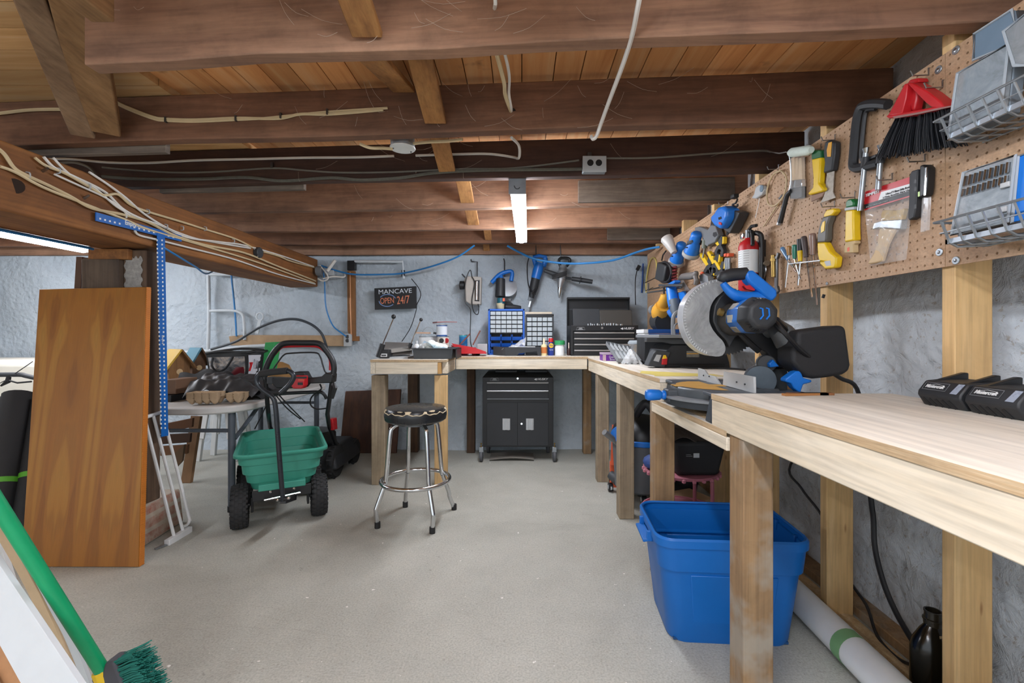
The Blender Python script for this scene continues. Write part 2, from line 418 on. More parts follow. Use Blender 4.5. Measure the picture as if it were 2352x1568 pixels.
def m_brick():
    t = NT('old_brick')
    b = t.n('ShaderNodeTexBrick'); b.inputs['Scale'].default_value = 1; b.inputs['Brick Width'].default_value = .2; b.inputs['Row Height'].default_value = .07; b.inputs['Mortar Size'].default_value = .012
    b.inputs['Color1'].default_value = lin('#9a4f3f'); b.inputs['Color2'].default_value = lin('#b07460'); b.inputs['Mortar'].default_value = lin('#b3a596')
    mp = t.n('ShaderNodeMapping'); mp.inputs['Rotation'].default_value = (R(90), 0, 0); t.l(t.tc.outputs['Object'], mp.inputs[0])
    t.l(mp.outputs[0], b.inputs['Vector'])
    f = t.noise(t.map(14), 1, 5, .7)
    col = t.mix(t.ramp(f, (.36, .1), (.6, .9)), b.outputs['Color'], '#b9aa98')
    return t.fin(col, .85, 0, t.bump(f, .5, .01))
M_BRICK = m_brick()
EXPO = 1.22
# ------------------------------------------------------------------ setting
YB, XR = 4.45, 1.42
struct('floor', MB().b2((-7, -2.2, -.1), (XR+.3, YB+.3, 0)), M_FLOOR)
def lump(p, k): return .012*math.sin(p[0]*3.1+p[1]*2.3+k)+.009*math.sin(p[2]*7.3+p[0]*4.1+p[1]*5.7)+.006*math.sin(p[0]*13+p[1]*11+p[2]*9)
def wb(u, v):
    x, z = -7+(XR+7.1)*u, 2.2*v
    y = YB+lump((x, 0, z), 0)-.05*max(0, 1-z/.10)
    if z > 1.83: y -= .0
    return (x, y, z)
struct('wall_back', MB().surf(wb, 150, 44, .15, (0, -1, 0)), M_WALLB, ang=80)
def wr(u, v):
    y, z = -2.2+(YB+2.3)*u, 2.2*v
    return (XR+lump((0, y, z), 2)-.03*max(0, 1-z/.10), y, z)
struct('wall_right', MB().surf(wr, 120, 40, .15, (-1, 0, 0)), M_WALLR, ang=80)
struct('wall_left', MB().b2((-7.1, -2.2, 0), (-7, YB+.2, 2.2)), M_WALLB)
ZC = 2.13
mb = MB(); x = -1.45
while x < XR+.1:
    w = random.uniform(.105, .13); mb.b2((x, -2.2, ZC), (x+w-.004, YB+.2, ZC+.025)); x += w
struct('ceiling', mb, M_PLANKY)
mb = MB(); y = -2.2
while y < YB+.1:
    w = random.uniform(.10, .125); mb.b2((-7, y, ZC-.03), (-1.45, y+w-.005, ZC)); y += w
struct('ceiling.001', mb, M_PLANKX)

struct('ceiling.002', MB().b2((-7, -2.2, ZC+.03), (XR+.2, YB+.3, ZC+.06)), M_PLANKX)  # extra layer added above the boards to block sky light in their gaps
# ---- joists (front bottom edge: left point, right point)
def joist(x0, y0, x1, y1, zb, label, th=.052, mat=None, zt=None):
    y0, y1 = float(y0), float(y1); zt = zt or (ZC-.003 if x0 > -1.4 else ZC-.033)
    mb = MB(); n = 10
    c = V((x0+x1)/2, (y0+y1)/2, zb)
    mb.surf(lambda u, v: (0, 0, 0), 0, 0) if 0 else None
    P = []
    for i in range(n+1):
        t = i/n; X = lerp(x0, x1, t); Yv = lerp(y0, y1, t); zz = zb+.004*math.sin(i*1.7+y0*3); yy = Yv+.003*math.sin(i*2.3)
        P += [V(X, yy, zz), V(X, yy+th, zz), V(X, yy+th, zt), V(X, yy, zt)]
    fs = []
    for i in range(n):
        for k in range(4): fs.append((i*4+k, i*4+(k+1) % 4, (i+1)*4+(k+1) % 4, (i+1)*4+k))
    fs += [(0, 1, 2, 3), tuple(n*4+k for k in (3, 2, 1, 0))]
    mb.add(P, fs)
    return single('ceiling_joist', mb, mat or M_JOIST, label, 'joist', c, 'ceiling joists', bev=.004)
ZJ = 1.91
J = [(-1.30, 1.362, 1.39, 1.168, 'old brown ceiling joist nearest the viewer, above the hanging white cable end'),
     (-4.2, 2.09, 1.39, 1.703, 'old brown ceiling joist carrying the stapled double cable and the two braided cables'),
     (-6.9, 2.83, 1.39, 2.235, 'dark ceiling joist carrying the round white box and the metal outlet box'),
     (-6.9, 3.35, 1.39, 2.79, 'ceiling joist with a grey sister board, just behind the lamp front bracket'),
     (-6.9, 3.83, 1.39, 3.39, 'ceiling joist crossing behind the middle of the glowing tube lamp'),
     (-6.9, 4.2, 1.39, 3.99, 'ceiling joist right behind the far end of the tube lamp'),
     (-6.9, 4.385, 1.39, 4.36, 'last ceiling joist lying against the painted back wall')]
for i, (a, b, c, d, lab) in enumerate(J): joist(a, b, c, d, ZJ if i < 6 else 1.872, lab, .052 if i < 6 else .05, M_JOISTD if i == 2 else M_JOISTM if i in (1, 5) else M_JOIST)
def jy(i, x): a = J[i]; return a[1]+(a[3]-a[1])*(x-a[0])/(a[2]-a[0])
def sister(x0, x1, i, z0, z1, dy, lab):
    single('sister_board', MB().hexa([V(x0, jy(i, x0)+dy, z0), V(x1, jy(i, x1)+dy, z0), V(x1, jy(i, x1)+dy+.028, z0), V(x0, jy(i, x0)+dy+.028, z0),
        V(x0, jy(i, x0)+dy, z1), V(x1, jy(i, x1)+dy, z1), V(x1, jy(i, x1)+dy+.028, z1), V(x0, jy(i, x0)+dy+.028, z1)]), M_SISTER, lab, 'board', None, 'boards nailed beside joists', bev=.003)
sister(.36, 1.3, 3, 1.925, 2.06, -.029, 'grey rough sister board nailed to a joist behind the outlet box')
sister(.76, 1.3, 5, 1.93, 2.05, -.029, 'short grey board on the joist above the blue cable at the pegboard end')
sister(-2.3, -1.52, 1, 1.885, 2.0, .054, 'thin grey plank under the joist at the upper left, above the cable bundle')
sister(-2.0, -1.17, 2, 1.89, 1.98, .054, 'rough splintered plank under the joist with the grey cables')
single('wood_block', MB().b2((-1.20, 1.19, 1.975), (-1.135, 1.28, 2.12)), M_TRIM2, 'stubby wood block above the left end of the nearest joist', 'block', bev=.004)

# ---- cross bridging
def bridging(a, b, w, h, lab, mat=None):
    a, b = Vector(a), Vector(b)
    return single('cross_brace', MB().beam(a, b, w, h), mat or M_JOISTY, lab, 'brace', None, 'cross braces between joists', bev=.003)
bx = [-.43, -.335, -.375, -.335, -.355, -.28, -.32]
blab = ['short cross brace at the top edge of the photo, ending on the nearest joist', 'cross brace running down to the joist left of the two braided cables', 'cross brace beside the cobwebs right of the round white box',
        'cross brace in the third gap, left of the lamp bracket', 'cross brace in the fourth gap, beside the lamp middle', 'small cross brace in the gap beside the lamp far end', 'smallest cross brace, touching the wall end joist']
for k in range(7):
    y1 = jy(k, bx[k]); y0 = jy(k-1, bx[k])+.055 if k else y1-.5
    zt = 2.08; zb = 1.945 if k < 6 else 1.91
    bridging((bx[k]-.0, y0+.01, zt), (bx[k], y1-.012, zb), .085 if k not in (5, 6) else .06, .02, blab[k])
bridging((-.46, jy(0, -.4)+.075, 1.95), (-.46, jy(1, -.4)-.02, 2.07), .085, .02, 'cross brace slanting the other way, half hidden above the nearest joist')
# ---- doubled rough header at the upper left
for k, (pa, pb, lab, ya) in enumerate([((62, 0), (203, 318), 'grey rough half of the doubled timber brace at the upper left', 1.36),
                                   ((140, 0), (222, 310), 'whitish splintered half of the doubled timber brace at the upper left', 1.38)]):
    a = W(pa[0], pa[1]-60, ya-.07); b = W(pb[0], pb[1]-6, 1.86+.0*k)
    w = .076 if k == 0 else .118
    a, b = a+V(-.02 if k == 0 else .022, 0, 0), b+V(-.02 if k == 0 else .022, 0, 0)
    single('timber_brace', MB().beam(a+V(0, 0, .02), b+V(0, 0, .02), w, .06, (0, 0, 1)), M_TRIM3 if k == 0 else M_TRIM2, lab, 'brace', None, 'doubled timber brace', bev=.005)

# ---- beam on post, at the left
def beamY(Y): return 0.0
t = single('support_beam', MB().hexa([V(-2.22, .9, 1.555), V(-1.957, .9, 1.575), V(-1.957, 4.42, 1.568), V(-2.22, 4.42, 1.56), V(-2.2, .9, 1.84), V(-1.957, .9, 1.84), V(-1.957, 4.42, 1.832), V(-2.2, 4.42, 1.832)]),
           M_BEAM, 'heavy old timber beam carrying the cable bundle along the left', 'beam', bev=.008)
t = thing('timber_post', 'dark timber post on a brick stub under the heavy beam', 'post', (-2.12, 2.52, 0))
part(t, 'post_timber', MB().b2((-2.245, 2.43, .20), (-1.99, 2.53, 1.555)), M_POST2, bev=.008)
part(t, 'side_board', MB().b2((-2.30, 2.395, .2), (-2.105, 2.43, 1.50)), M_POST, bev=.004)
part(t, 'top_plate', MB().b2((-2.27, 2.40, 1.50), (-2.06, 2.43, 1.555)), M_BEAM, bev=.003)
part(t, 'white_paint_patch', MB().surf(lambda u, v: (-2.10+.09*u+.006*math.sin(v*23)*abs(2*u-1), 2.4285, 1.33+.185*v+.008*math.sin(u*21)*abs(2*v-1)), 16, 16, .001, (0, 1, 0)), plain('#aaa6a0', .8, 0, .45, 60), label='worn white paint patch')
part(t, 'brick_base', MB().hexa([V(-2.33, 2.375, 0), V(-1.955, 2.385, 0), V(-1.985, 2.70, 0), V(-2.33, 2.70, 0), V(-2.31, 2.39, .195), V(-1.975, 2.40, .205), V(-2.0, 2.69, .20), V(-2.31, 2.69, .195)]), M_BRICK, bev=.012, label='crumbling brick base')

# ---- studs behind the pegboard
studs = [(1.79, 'pale pine stud behind the near bench, between saw dust bag and chargers'), (1.262, 'pale pine stud standing behind the two black chargers'),
         (2.30, 'pine stud hidden mostly by the mitre saw, under the long pegboard'), (2.83, 'pine stud behind the table saw and the storage stool'), (3.36, 'pine stud near the orange vacuum, behind the far bench'), (4.02, 'last pine stud, in the corner by the open tool chest')]
for k, (y, lab) in enumerate(studs):
    single('wall_stud', MB().b2((1.20, y, 0.0), (1.305, y+.04, ZJ+.04)), M_PINEZ, lab, 'stud', None, 'pine studs of the right wall', bev=.003)
single('sole_plate', MB().b2((1.315, .2, 0), (1.40, 4.3, .035)), M_OLD4B, 'dusty board lying on the floor along the right wall', 'board', bev=.003)

# ---- pegboards with real holes
XPB = 1.19
def zt(y): return 1.911-.0172*y
def zb(y): return 1.292
def pegboard(y0, y1, lab, holes=True):
    mb = MB(); S = .0254; r = .0036; th = .006
    ny = int(round((y1-y0)/S)); nz = 23
    def pos(u, v, x):   # u along y, v in 0..1
        y = y0+(y1-y0)*u
        return V(x, y, zb(y)+(zt(y)-zb(y))*v)
    vs = []; fs = []
    idx = {}
    def vid(key, p):
        if key not in idx: idx[key] = len(vs); vs.append(p)
        return idx[key]
    for i in range(ny):
        for j in range(nz):
            c = [vid(('c', a, b), pos(a/ny, b/nz, XPB)) for a, b in ((i, j), (i+1, j), (i+1, j+1), (i, j+1))]
            m = pos((i+.5)/ny, (j+.5)/nz, XPB)
            o = [len(vs)+k for k in range(8)]
            for k in range(8):
                a = math.pi*(.25*k+.125)-math.pi; vs.append(m+V(0, r*math.cos(a), r*math.sin(a)))
            b = [len(vs)+k for k in range(8)]
            for k in range(8): vs.append(vs[o[k]]+V(th, 0, 0))
            # ring: angle order starts at -157deg, corners at -135,-45,45,135
            q = c
            for s, (k0, k1, k2) in enumerate(((0, 1, 2), (2, 3, 4), (4, 5, 6), (6, 7, 0))):
                fs.append((q[s], o[k0], o[k1])); fs.append((q[s], o[k1], o[k2], q[(s+1) % 4]))
            for k in range(8): fs.append((o[k], b[k], b[(k+1) % 8], o[(k+1) % 8]))
    mb.add(vs, fs)
    B = [pos(0, 0, XPB+th), pos(1, 0, XPB+th), pos(1, 1, XPB+th), pos(0, 1, XPB+th)]
    Fv = [pos(0, 0, XPB), pos(1, 0, XPB), pos(1, 1, XPB), pos(0, 1, XPB)]
    mb.add(Fv+B, [(0, 1, 5, 4), (1, 2, 6, 5), (2, 3, 7, 6), (3, 0, 4, 7)])
    me = bpy.data.meshes.new('pegboard'); o0 = V(XPB, (y0+y1)/2, 1.292)
    me.from_pydata([tuple(p-o0) for p in mb.v], [], mb.f); me.materials.append(M_PEG)
    o = bpy.data.objects.new('pegboard', me); COL.objects.link(o); o.location = o0
    o['label'] = lab; o['category'] = 'pegboard'; o['group'] = 'pegboards above the bench'
    return o
pegboard(.25, 1.279, 'tan pegboard with the two wire baskets')
pegboard(1.281, 2.634, 'tan pegboard with brushes, scrapers, saws and screwdrivers')
pegboard(2.637, 4.02, 'tan pegboard with the blue sanders and yellow clamps, nearest the corner')
single('hardboard_panel', MB().b2((1.196, 3.42, 1.0), (1.202, 4.30, 1.86)), M_PEG, 'plain tan hardboard panel in the corner behind the orange tool', 'panel')
for k, (px, py, lab) in enumerate([(2196, 115, 'upper screw washer on the pegboard with wire baskets'), (2156, 160, 'upper screw washer near the dustpan brush'), (2196, 598, 'lower screw washer under the wire basket'), (2158, 579, 'lower screw washer right of the bagged brush'), (1900, 651, 'small screw washer below the yellow mini saw')]):
    p = PX(px, py, XPB-.001); M = Matrix.Rotation(R(-90), 3, 'Y')
    t = thing('screw_washer', lab, 'washer', p, 0, 'screw washers on the pegboards'); q = .011 if k < 4 else .006
    part(t, 'washer_ring', MB().lathe([(q*.3, 0), (q, 0), (q, .0015), (q*.9, .0025), (q*.3, .0025)], p, 18, M), M_GALV)
    part(t, 'screw_head', MB().lathe([(q*.45, 0), (q*.45, .003), (q*.2, .004)], p, 10, M), M_STEEL)

# ---- benches
def xf(y): return .655-.024*y
ZT = .912
def bench(name, lab, y0, y1, top, x1=1.2):
    t = thing(name, lab, 'workbench', (xf((y0+y1)/2)+.25, (y0+y1)/2, 0)); return t
def slab(t, y0, y1, z, th=.018, x1=1.2, nm='plywood_top', ov=.0):
    a, b = xf(y0)-ov, xf(y1)-ov
    return part(t, nm, MB().m(0).hexa([V(a, y0, z-th+.0012), V(x1, y0, z-th+.0012), V(x1, y1, z-th+.0012), V(b, y1, z-th+.0012), V(a, y0, z), V(x1, y0, z), V(x1, y1, z), V(b, y1, z)]), [M_PLYX])
def edge(t, y0, y1, z, th=.018):
    a, b = xf(y0)-.0016, xf(y1)-.0016
    return part(t, 'plywood_edge', MB().hexa([V(a, y0, z-th), V(a+.0015, y0, z-th), V(b+.0015, y1, z-th), V(b, y1, z-th), V(a, y0, z-.0005), V(a+.0015, y0, z-.0005), V(b+.0015, y1, z-.0005), V(b, y1, z-.0005)]), M_EDGE, label='layered raw plywood edge')
def apron(t, y0, y1, z, h, th=.038):
    a, b = xf(y0), xf(y1)
    return part(t, 'apron_board', MB().hexa([V(a, y0, z-h), V(a+th, y0, z-h), V(b+th, y1, z-h), V(b, y1, z-h), V(a, y0, z), V(a+th, y0, z), V(b+th, y1, z), V(b, y1, z)]), M_PINEY, bev=.003)
def leg(t, x, y, z, w=.089, mat=None, d=None):
    return part(t, 'leg', MB().b2((x, y, 0), (x+w, y+(d or w), z)), mat or M_OLD4, bev=.004)
t = bench('workbench', 'near pine workbench section under the two black chargers', .15, 1.48, ZT)
slab(t, .15, 1.48, ZT); edge(t, .15, 1.48, ZT); apron(t, .15, 1.48, ZT-.018, .089)
leg(t, xf(1.3)+.003, 1.285, .895-.09, .086, M_OLD4B)
part(t, 'end_board', MB().b2((xf(1.47)+.04, 1.442, .805), (1.2, 1.48, .894)), M_PINEX, bev=.003)
t = bench('workbench', 'far pine workbench section under the table saw', 1.99, 3.78, ZT)
slab(t, 1.99, 3.79, ZT, x1=1.2); edge(t, 1.99, 3.79, ZT); apron(t, 1.99, 3.79, ZT-.018, .085)
part(t, 'end_board', MB().b2((xf(2)+.04, 1.991, .81), (1.2, 2.03, .894)), plain('#b48f60', .65, 0, .2), bev=.003)
part(t, 'paint_stain', MB().surf(lambda u, v: (lerp(.615, .93, u)+.02*math.sin(v*9), 2.05+.34*v*(1-.7*u)+.05, ZT+.0006), 10, 6), plain('#e9d774', .6, 0, .2), label='faint yellow paint stain')
for y in (2.735, 3.425): leg(t, xf(y)+.004, y, .81)
t = bench('saw_shelf', 'lowered pine shelf between the bench sections carrying the mitre saw', 1.48, 1.99, .81); t['category'] = 'shelf'
slab(t, 1.481, 1.989, .812); edge(t, 1.378, 2.11, .812)
a, b = xf(1.375)-.0, xf(2.11)
part(t, 'apron_board', MB().hexa([V(a-.002, 1.375, .752), V(a+.03, 1.375, .752), V(b+.03, 2.10, .752), V(b-.002, 2.10, .752), V(a-.002, 1.375, .793), V(a+.03, 1.375, .793), V(b+.03, 2.10, .793), V(b-.002, 2.10, .793)]), M_PINEY, bev=.003)
leg(t, xf(2.1)+.003, 2.06, .793, .089, M_OLD4B, .085)
# sawdust heaps on the shelf
single('sawdust', MB().surf(lambda u, v: (lerp(.64, .95, u), lerp(1.5, 1.95, v), .8123+.022*max(0, math.sin(u*3.1)*math.sin(v*3.1))*(.6+.4*math.sin(u*23)*math.sin(v*19))), 20, 24), M_SAWD, 'pale sawdust heaped under the mitre saw on the lowered shelf', 'sawdust', kind='stuff')

ZBK = .924
t = thing('back_workbench', 'pine workbench along the back wall holding the small-parts cabinets', 'workbench', (0, 4.1, 0))
part(t, 'plywood_top', MB().b2((-.535, 3.791, ZBK-.017), (1.19, 4.42, ZBK)), M_PLYX)
part(t, 'plywood_edge', MB().b2((-.535, 3.789, ZBK-.018), (.562, 3.7905, ZBK-.0005)), M_EDGE, label='layered raw plywood edge')
part(t, 'apron_board', MB().b2((-.535, 3.7915, ZBK-.105), (.555, 3.83, ZBK-.018)), M_PINEX, bev=.003)
for x, y, mt in ((-.50, 4.27, M_DKLEG), (.585, 4.24, M_OLD4B)): part(t, 'leg', MB().b2((x, y, 0), (x+.075, y+.085, .81)), mt, bev=.004)
t = thing('side_workbench', 'pine workbench return at the left holding the black tray of supplies', 'workbench', (-.8, 3.8, 0))
part(t, 'plywood_top', MB().b2((-1.088, 3.32, ZBK-.017), (-.537, 4.42, ZBK)), M_PLYX)
part(t, 'plywood_edge', MB().b2((-1.09, 3.3185, ZBK-.018), (-.535, 3.32, ZBK-.0005)).b2((-.537, 3.32, ZBK-.018), (-.5355, 3.78, ZBK-.0005)), M_EDGE, label='layered raw plywood edge')
part(t, 'apron_board', MB().b2((-1.052, 3.32, ZBK-.105), (-.60, 3.358, ZBK-.018)), M_PINEX, bev=.003)
part(t, 'apron_board', MB().b2((-.575, 3.362, ZBK-.105), (-.537, 3.779, ZBK-.018)), M_PINEY, bev=.003)
part(t, 'apron_board', MB().b2((-1.09, 3.322, ZBK-.105), (-1.053, 4.42, ZBK-.018)), M_PINEY, bev=.003)
part(t, 'corner_block', MB().b2((-.60, 3.318, ZBK-.105), (-.5755, 3.362, ZBK-.022)), plain('#c89a5c', .6, 0, .2), bev=.002)
part(t, 'leg', MB().b2((-1.095, 3.36, 0), (-.995, 3.45, .806)), M_OLD4, bev=.004)
part(t, 'leg', MB().b2((-.632, 3.36, 0), (-.537, 3.40, .806)), M_PINEZ, bev=.003)
part(t, 'leg', MB().b2((-1.06, 4.3, 0), (-.965, 4.39, .806)), M_DKLEG, bev=.004)

# ---- lamps
def batten(name, a, b, w, lab, br=True):
    a, b = Vector(a), Vector(b)
    t = thing(name, lab, 'lamp', (a+b)/2)
    d = (b-a).normalized()
    part(t, 'housing', MB().beam(a+V(0, 0, .035), b+V(0, 0, .035), w*.9, .03), M_WHITE, bev=.003)
    mb = MB(); n = 12; pr = [(math.cos(math.pi*k/n)*w/2, -math.sin(math.pi*k/n)*.045) for k in range(n+1)]
    sd = d.cross(V(0, 0, 1)).normalized()
    P = [p+sd*x+V(0, 0, .022+z) for p in (a, b) for x, z in pr]; m = n+1
    mb.add(P, [(k, k+1, m+k+1, m+k) for k in range(n)]+[tuple(range(n, -1, -1)), tuple(range(m, 2*m)), (0, m, 2*m-1, m-1)])
    part(t, 'diffuser', mb, M_LED)
    part(t, 'end_cap', MB().beam(a-d*.018+V(0, 0, .018), a+V(0, 0, .018), w*1.04, .075), M_LGREY, bev=.004)
    part(t, 'end_cap', MB().beam(b+V(0, 0, .018), b+d*.018+V(0, 0, .018), w*1.04, .075), M_LGREY, bev=.004)
    if br:
        q = part(t, 'bracket', MB().beam(a-d*.02+V(0, 0, .01), a-d*.022+V(0, 0, .01), w*1.05, .10), M_GALV, bev=.001)
        part(q, 'bracket_hole', MB().tube([a-d*.024+V(.016*math.cos(k*.6), 0, .012+.02*math.sin(k*.6)-.006) for k in range(-5, 0)], .0025, 6), M_DSTEEL)
    return t
batten('tube_lamp', (-.015, 2.38, 1.868), (.01, 3.69, 1.868), .085, 'glowing white tube lamp under the joists in the middle of the room')
batten('tube_lamp', (-3.84, 2.35, 1.845), (-3.82, 4.0, 1.845), .085, 'glowing white tube lamp at the far left beyond the post')
batten('tube_lamp', (.05, -.55, 1.868), (.05, .80, 1.868), .085, 'white tube lamp under the joists right above the viewer')
batten('tube_lamp', (-1.2, -1.75, 1.868), (-1.2, -.4, 1.868), .085, 'added fill tube lamp, unseen under the joists behind the viewer, on the post side')  # added unseen fill lamp, brightens the near part of the room
single('extension_joist', MB().b2((-1.3, .66, ZJ), (1.39, .71, ZC-.005)), M_JOIST, 'ceiling joist overhead just above the viewer', 'joist', bev=.004)
single('extension_joist', MB().b2((-4.2, -.36, ZJ), (1.39, -.31, ZC-.035)), M_JOIST, 'ceiling joist overhead behind the viewer', 'joist', bev=.004)
single('extension_joist', MB().b2((-4.2, -1.8, ZJ), (1.39, -1.75, ZC-.035)), M_JOIST, 'ceiling joist overhead, farther behind the viewer', 'joist', bev=.004)

# ---- camera, world, view
cam = bpy.data.cameras.new('camera'); co = bpy.data.objects.new('camera', cam); COL.objects.link(co)
co.location = (0, 0, H); co.rotation_euler = (R(90), 0, 0); cam.sensor_width = 36; cam.lens = FPX/2352*36
cam.shift_x = -(CX-1176)/2352; cam.shift_y = (CY-784)/2352; cam.clip_start = .02
SC.camera = co
w = bpy.data.worlds.new('world'); SC.world = w; w.use_nodes = True
w.node_tree.nodes['Background'].inputs[0].default_value = (.86, .93, 1.0, 1); w.node_tree.nodes['Background'].inputs[1].default_value = .75
SC.view_settings.view_transform = 'Standard'; SC.view_settings.look = 'None'; SC.view_settings.gamma = 1; SC.view_settings.use_curve_mapping = False
SC.view_settings.exposure = EXPO
# ------------------------------------------------------------------ back wall and back bench
ZK = ZBK
def pbox(mb, x0, y0, x1, y1, Y, d): # box from image rect at depth Y (front), depth d
    a, b = W(x0, y1, Y), W(x1, y0, Y)
    return mb.b2((a.x, Y, a.z), (b.x, Y+d, b.z))
# lit sign board
t = thing('wall_sign', 'black sign board reading MANCAVE OPEN 24/7 on the back wall', 'sign', W(908, 684, 4.38))
part(t, 'sign_board', MB().prY([(860, 662), (956, 657), (957, 708), (861, 711)], 4.37, 4.365, 4.385), M_BLACK, bev=.002)
FY = 4.363
text(t, 'lettering', 'MANCAVE', W(870, 675.5, FY), W(946, 672, FY), M_NEONW, hgt=.043)
text(t, 'lettering', 'OPEN', W(874, 697.5, FY), W(905, 695.5, FY), M_NEONO, hgt=.056)
text(t, 'lettering', '24/7', W(912, 698.5, FY), W(942, 695.5, FY), M_NEONO, hgt=.075, shear=.12)
def arc(cx_, cy_, rx, ry, a0, a1, n=14): return [W(cx_+rx*math.cos(R(lerp(a0, a1, k/n))), cy_-ry*math.sin(R(lerp(a0, a1, k/n))), FY) for k in range(n+1)]
part(t, 'neon_arc', MB().tube(arc(890, 689.5, 19, 13.5, 20, 150), .004, 6), M_NEONB); part(t, 'neon_arc', MB().tube(arc(889, 690, 18.5, 13.5, 185, 320), .004, 6), M_NEONB)
single('sign_cord', MB().tube([W(945, 640, 4.39), W(962, 662, 4.38), W(966, 680, 4.38), W(957, 700, 4.37), W(956, 712, 4.37), W(943, 752, 4.35), W(923, 784, 4.3)], .004, 6, sm=6), M_CBL_K, 'thin black cord running down from the sign to the cutter', 'cord')

# ---- things hanging on the back wall
def hook(pts, lab, Y=4.36): single('wall_hook', MB().tube([W(a, b, y) for a, b, y in pts], .0055, 6), M_DSTEEL, lab, 'hook', None, 'wire hooks on the back wall')
hook([(1082, 596, 4.42), (1083, 600, 4.4), (1096, 601, 4.38), (1096, 640, 4.38)], 'bent wire hook above the beige sander')
hook([(1157, 594, 4.42), (1159, 600, 4.4), (1159, 636, 4.38)], 'straight wire hook above the blue circular saw')
hook([(1231, 560, 4.37), (1231, 592, 4.36)], 'thin wire hanger above the blue reciprocating saw')
hook([(1287, 560, 4.37), (1288, 594, 4.36)], 'thin wire hanger above the grey mixing drill')
Y = 4.34
t = thing('bench_sander', 'beige boxy power sander hanging on the back wall', 'power tool', W(1086, 700, Y))
part(t, 'body', MB().prY([(1068, 640), (1074, 635), (1107, 637), (1105, 700), (1082, 700), (1071, 693)], Y, Y-.05, Y+.05), plain('#b3aca3', .5), bev=.008)
part(t, 'drum_slot', MB().prY([(1089, 644), (1102, 643), (1101, 692), (1090, 691)], Y-.051, Y-.053, Y-.049), M_BLACK, bev=.004)
part(t, 'drum', MB().cyl(W(1095, 646, Y-.05), W(1095, 689, Y-.05), .02, n=16), M_CHROME)
part(t, 'knob', MB().cyl(W(1068, 655, Y), W(1056, 655, Y), .038, .042, 16), M_BLACK, bev=.006)
part(t, 'lever', MB().tube([W(1068, 637, Y-.02), W(1061, 629, Y-.03)], .007, 8), M_DGREY)
part(t, 'power_cord', MB().tube([W(1084, 636, Y-.05), W(1080, 620, Y-.06), W(1071, 640, Y-.065), W(1067, 675, Y-.065), W(1069, 695, Y-.07), W(1079, 707, Y-.07), W(1081, 720, Y-.08), W(1080, 770, Y-.1), W(1083, 795, Y-.16), W(1094, 811, Y-.28)], .0045, 6, sm=6)
     .tube([W(1084, 636, Y-.06), W(1090, 650, Y-.065), W(1084, 690, Y-.07), W(1088, 715, Y-.07), W(1097, 722, Y-.07), W(1100, 708, Y-.07), W(1098, 698, Y-.05)], .0045, 6, sm=6), M_CBL_K)
part(t, 'plug', MB().tube([W(1089, 800, Y-.24), W(1098, 814, Y-.33)], [.012, .018], 10), M_BLACK)
t = thing('circular_saw', 'blue and black circular saw hanging above the blue drawer cabinet', 'power tool', W(1160, 680, Y))
part(t, 'handle', MB().tube([W(1129, 649, Y), W(1146, 632, Y), W(1160, 625, Y), W(1176, 624, Y), W(1174, 645, Y)], [.02, .022, .02, .018, .02], 10, sm=4).tube([W(1150, 632, Y), W(1152, 640, Y)], .02, 8), M_BLUE, label='blue plastic handle')
part(t, 'blade_guard', MB().lathe([(.0, -.02), (.10, -.02), (.104, 0), (.10, .02), (0, .02)], W(1163, 660, Y+.01), 28, Matrix.Rotation(R(72), 3, 'X') @ Matrix.Rotation(R(10), 3, 'Y')), M_GALV)
part(t, 'motor', MB().cyl(W(1150, 640, Y-.03), W(1149, 682, Y-.05), .042, .048, 18).cyl(W(1149, 682, Y-.05), W(1148, 686, Y-.05), .03, .02, 14), M_BLK2, bev=.004)
part(t, 'base_plate', MB().prY([(1172, 652), (1185, 645), (1184, 648), (1172, 690), (1160, 682)], Y, Y+.035, Y+.04), M_DSTEEL)
part(t, 'power_cord', MB().tube([W(1146+6*math.sin(k*.9), 674-k*.6, Y-.09+.05*abs(math.cos(k*.9))) for k in range(14)], .005, 6, sm=4), M_CBL_K)
t = thing('angle_grinder', 'teal and cream angle grinder hanging just above the blue drawer cabinet', 'power tool', W(1150, 705, Y-.05))
part(t, 'body', MB().cyl(W(1150, 684, Y-.08), W(1151, 698, Y-.08), .034, .036, 16), plain('#1d5f6e', .45), bev=.004)
part(t, 'gear_head', MB().tube([W(1149, 696, Y-.08), W(1150, 706, Y-.08), W(1153, 712, Y-.085)], [.04, .036, .02], 12), plain('#d6c9a0', .5), label='cream gear head')
part(t, 'badge', MB().box(W(1157, 688, Y-.118), (.02, .004, .03)), M_ORG)
part(t, 'side_handle', MB().tube([W(1160, 704, Y-.07), W(1178, 706, Y-.05), W(1196, 707, Y-.03)], [.018, .03, .02], 10), M_BLK2)
part(t, 'disc', MB().cyl(W(1163, 712, Y-.03), W(1164, 712, Y-.015), .085, n=24), M_BLACK)
t = thing('reciprocating_saw', 'blue and black reciprocating saw hanging by the blue cable', 'power tool', W(1235, 640, Y))
part(t, 'handle', MB().tube([W(1226, 592, Y), W(1229, 604, Y), W(1232, 612, Y)], .022, 10).tube([W(1252, 592, Y), W(1253, 600, Y), W(1248, 612, Y)], .024, 10).tube([W(1224, 590, Y), W(1238, 587, Y), W(1256, 590, Y)], [.014, .017, .014], 8), M_BLUE, label='blue loop handle')
part(t, 'body', MB().tube([W(1240, 604, Y), W(1235, 622, Y), W(1230, 640, Y)], [.045, .05, .045], 12), M_BLUE)
part(t, 'gear_housing', MB().tube([W(1231, 636, Y), W(1226, 660, Y), W(1220, 684, Y)], [.044, .042, .026], 12), M_BLK2, label='black rubber gear housing')
part(t, 'shoe', MB().tube([W(1222, 676, Y), W(1216, 690, Y)], [.03, .018], 8), M_GALV)
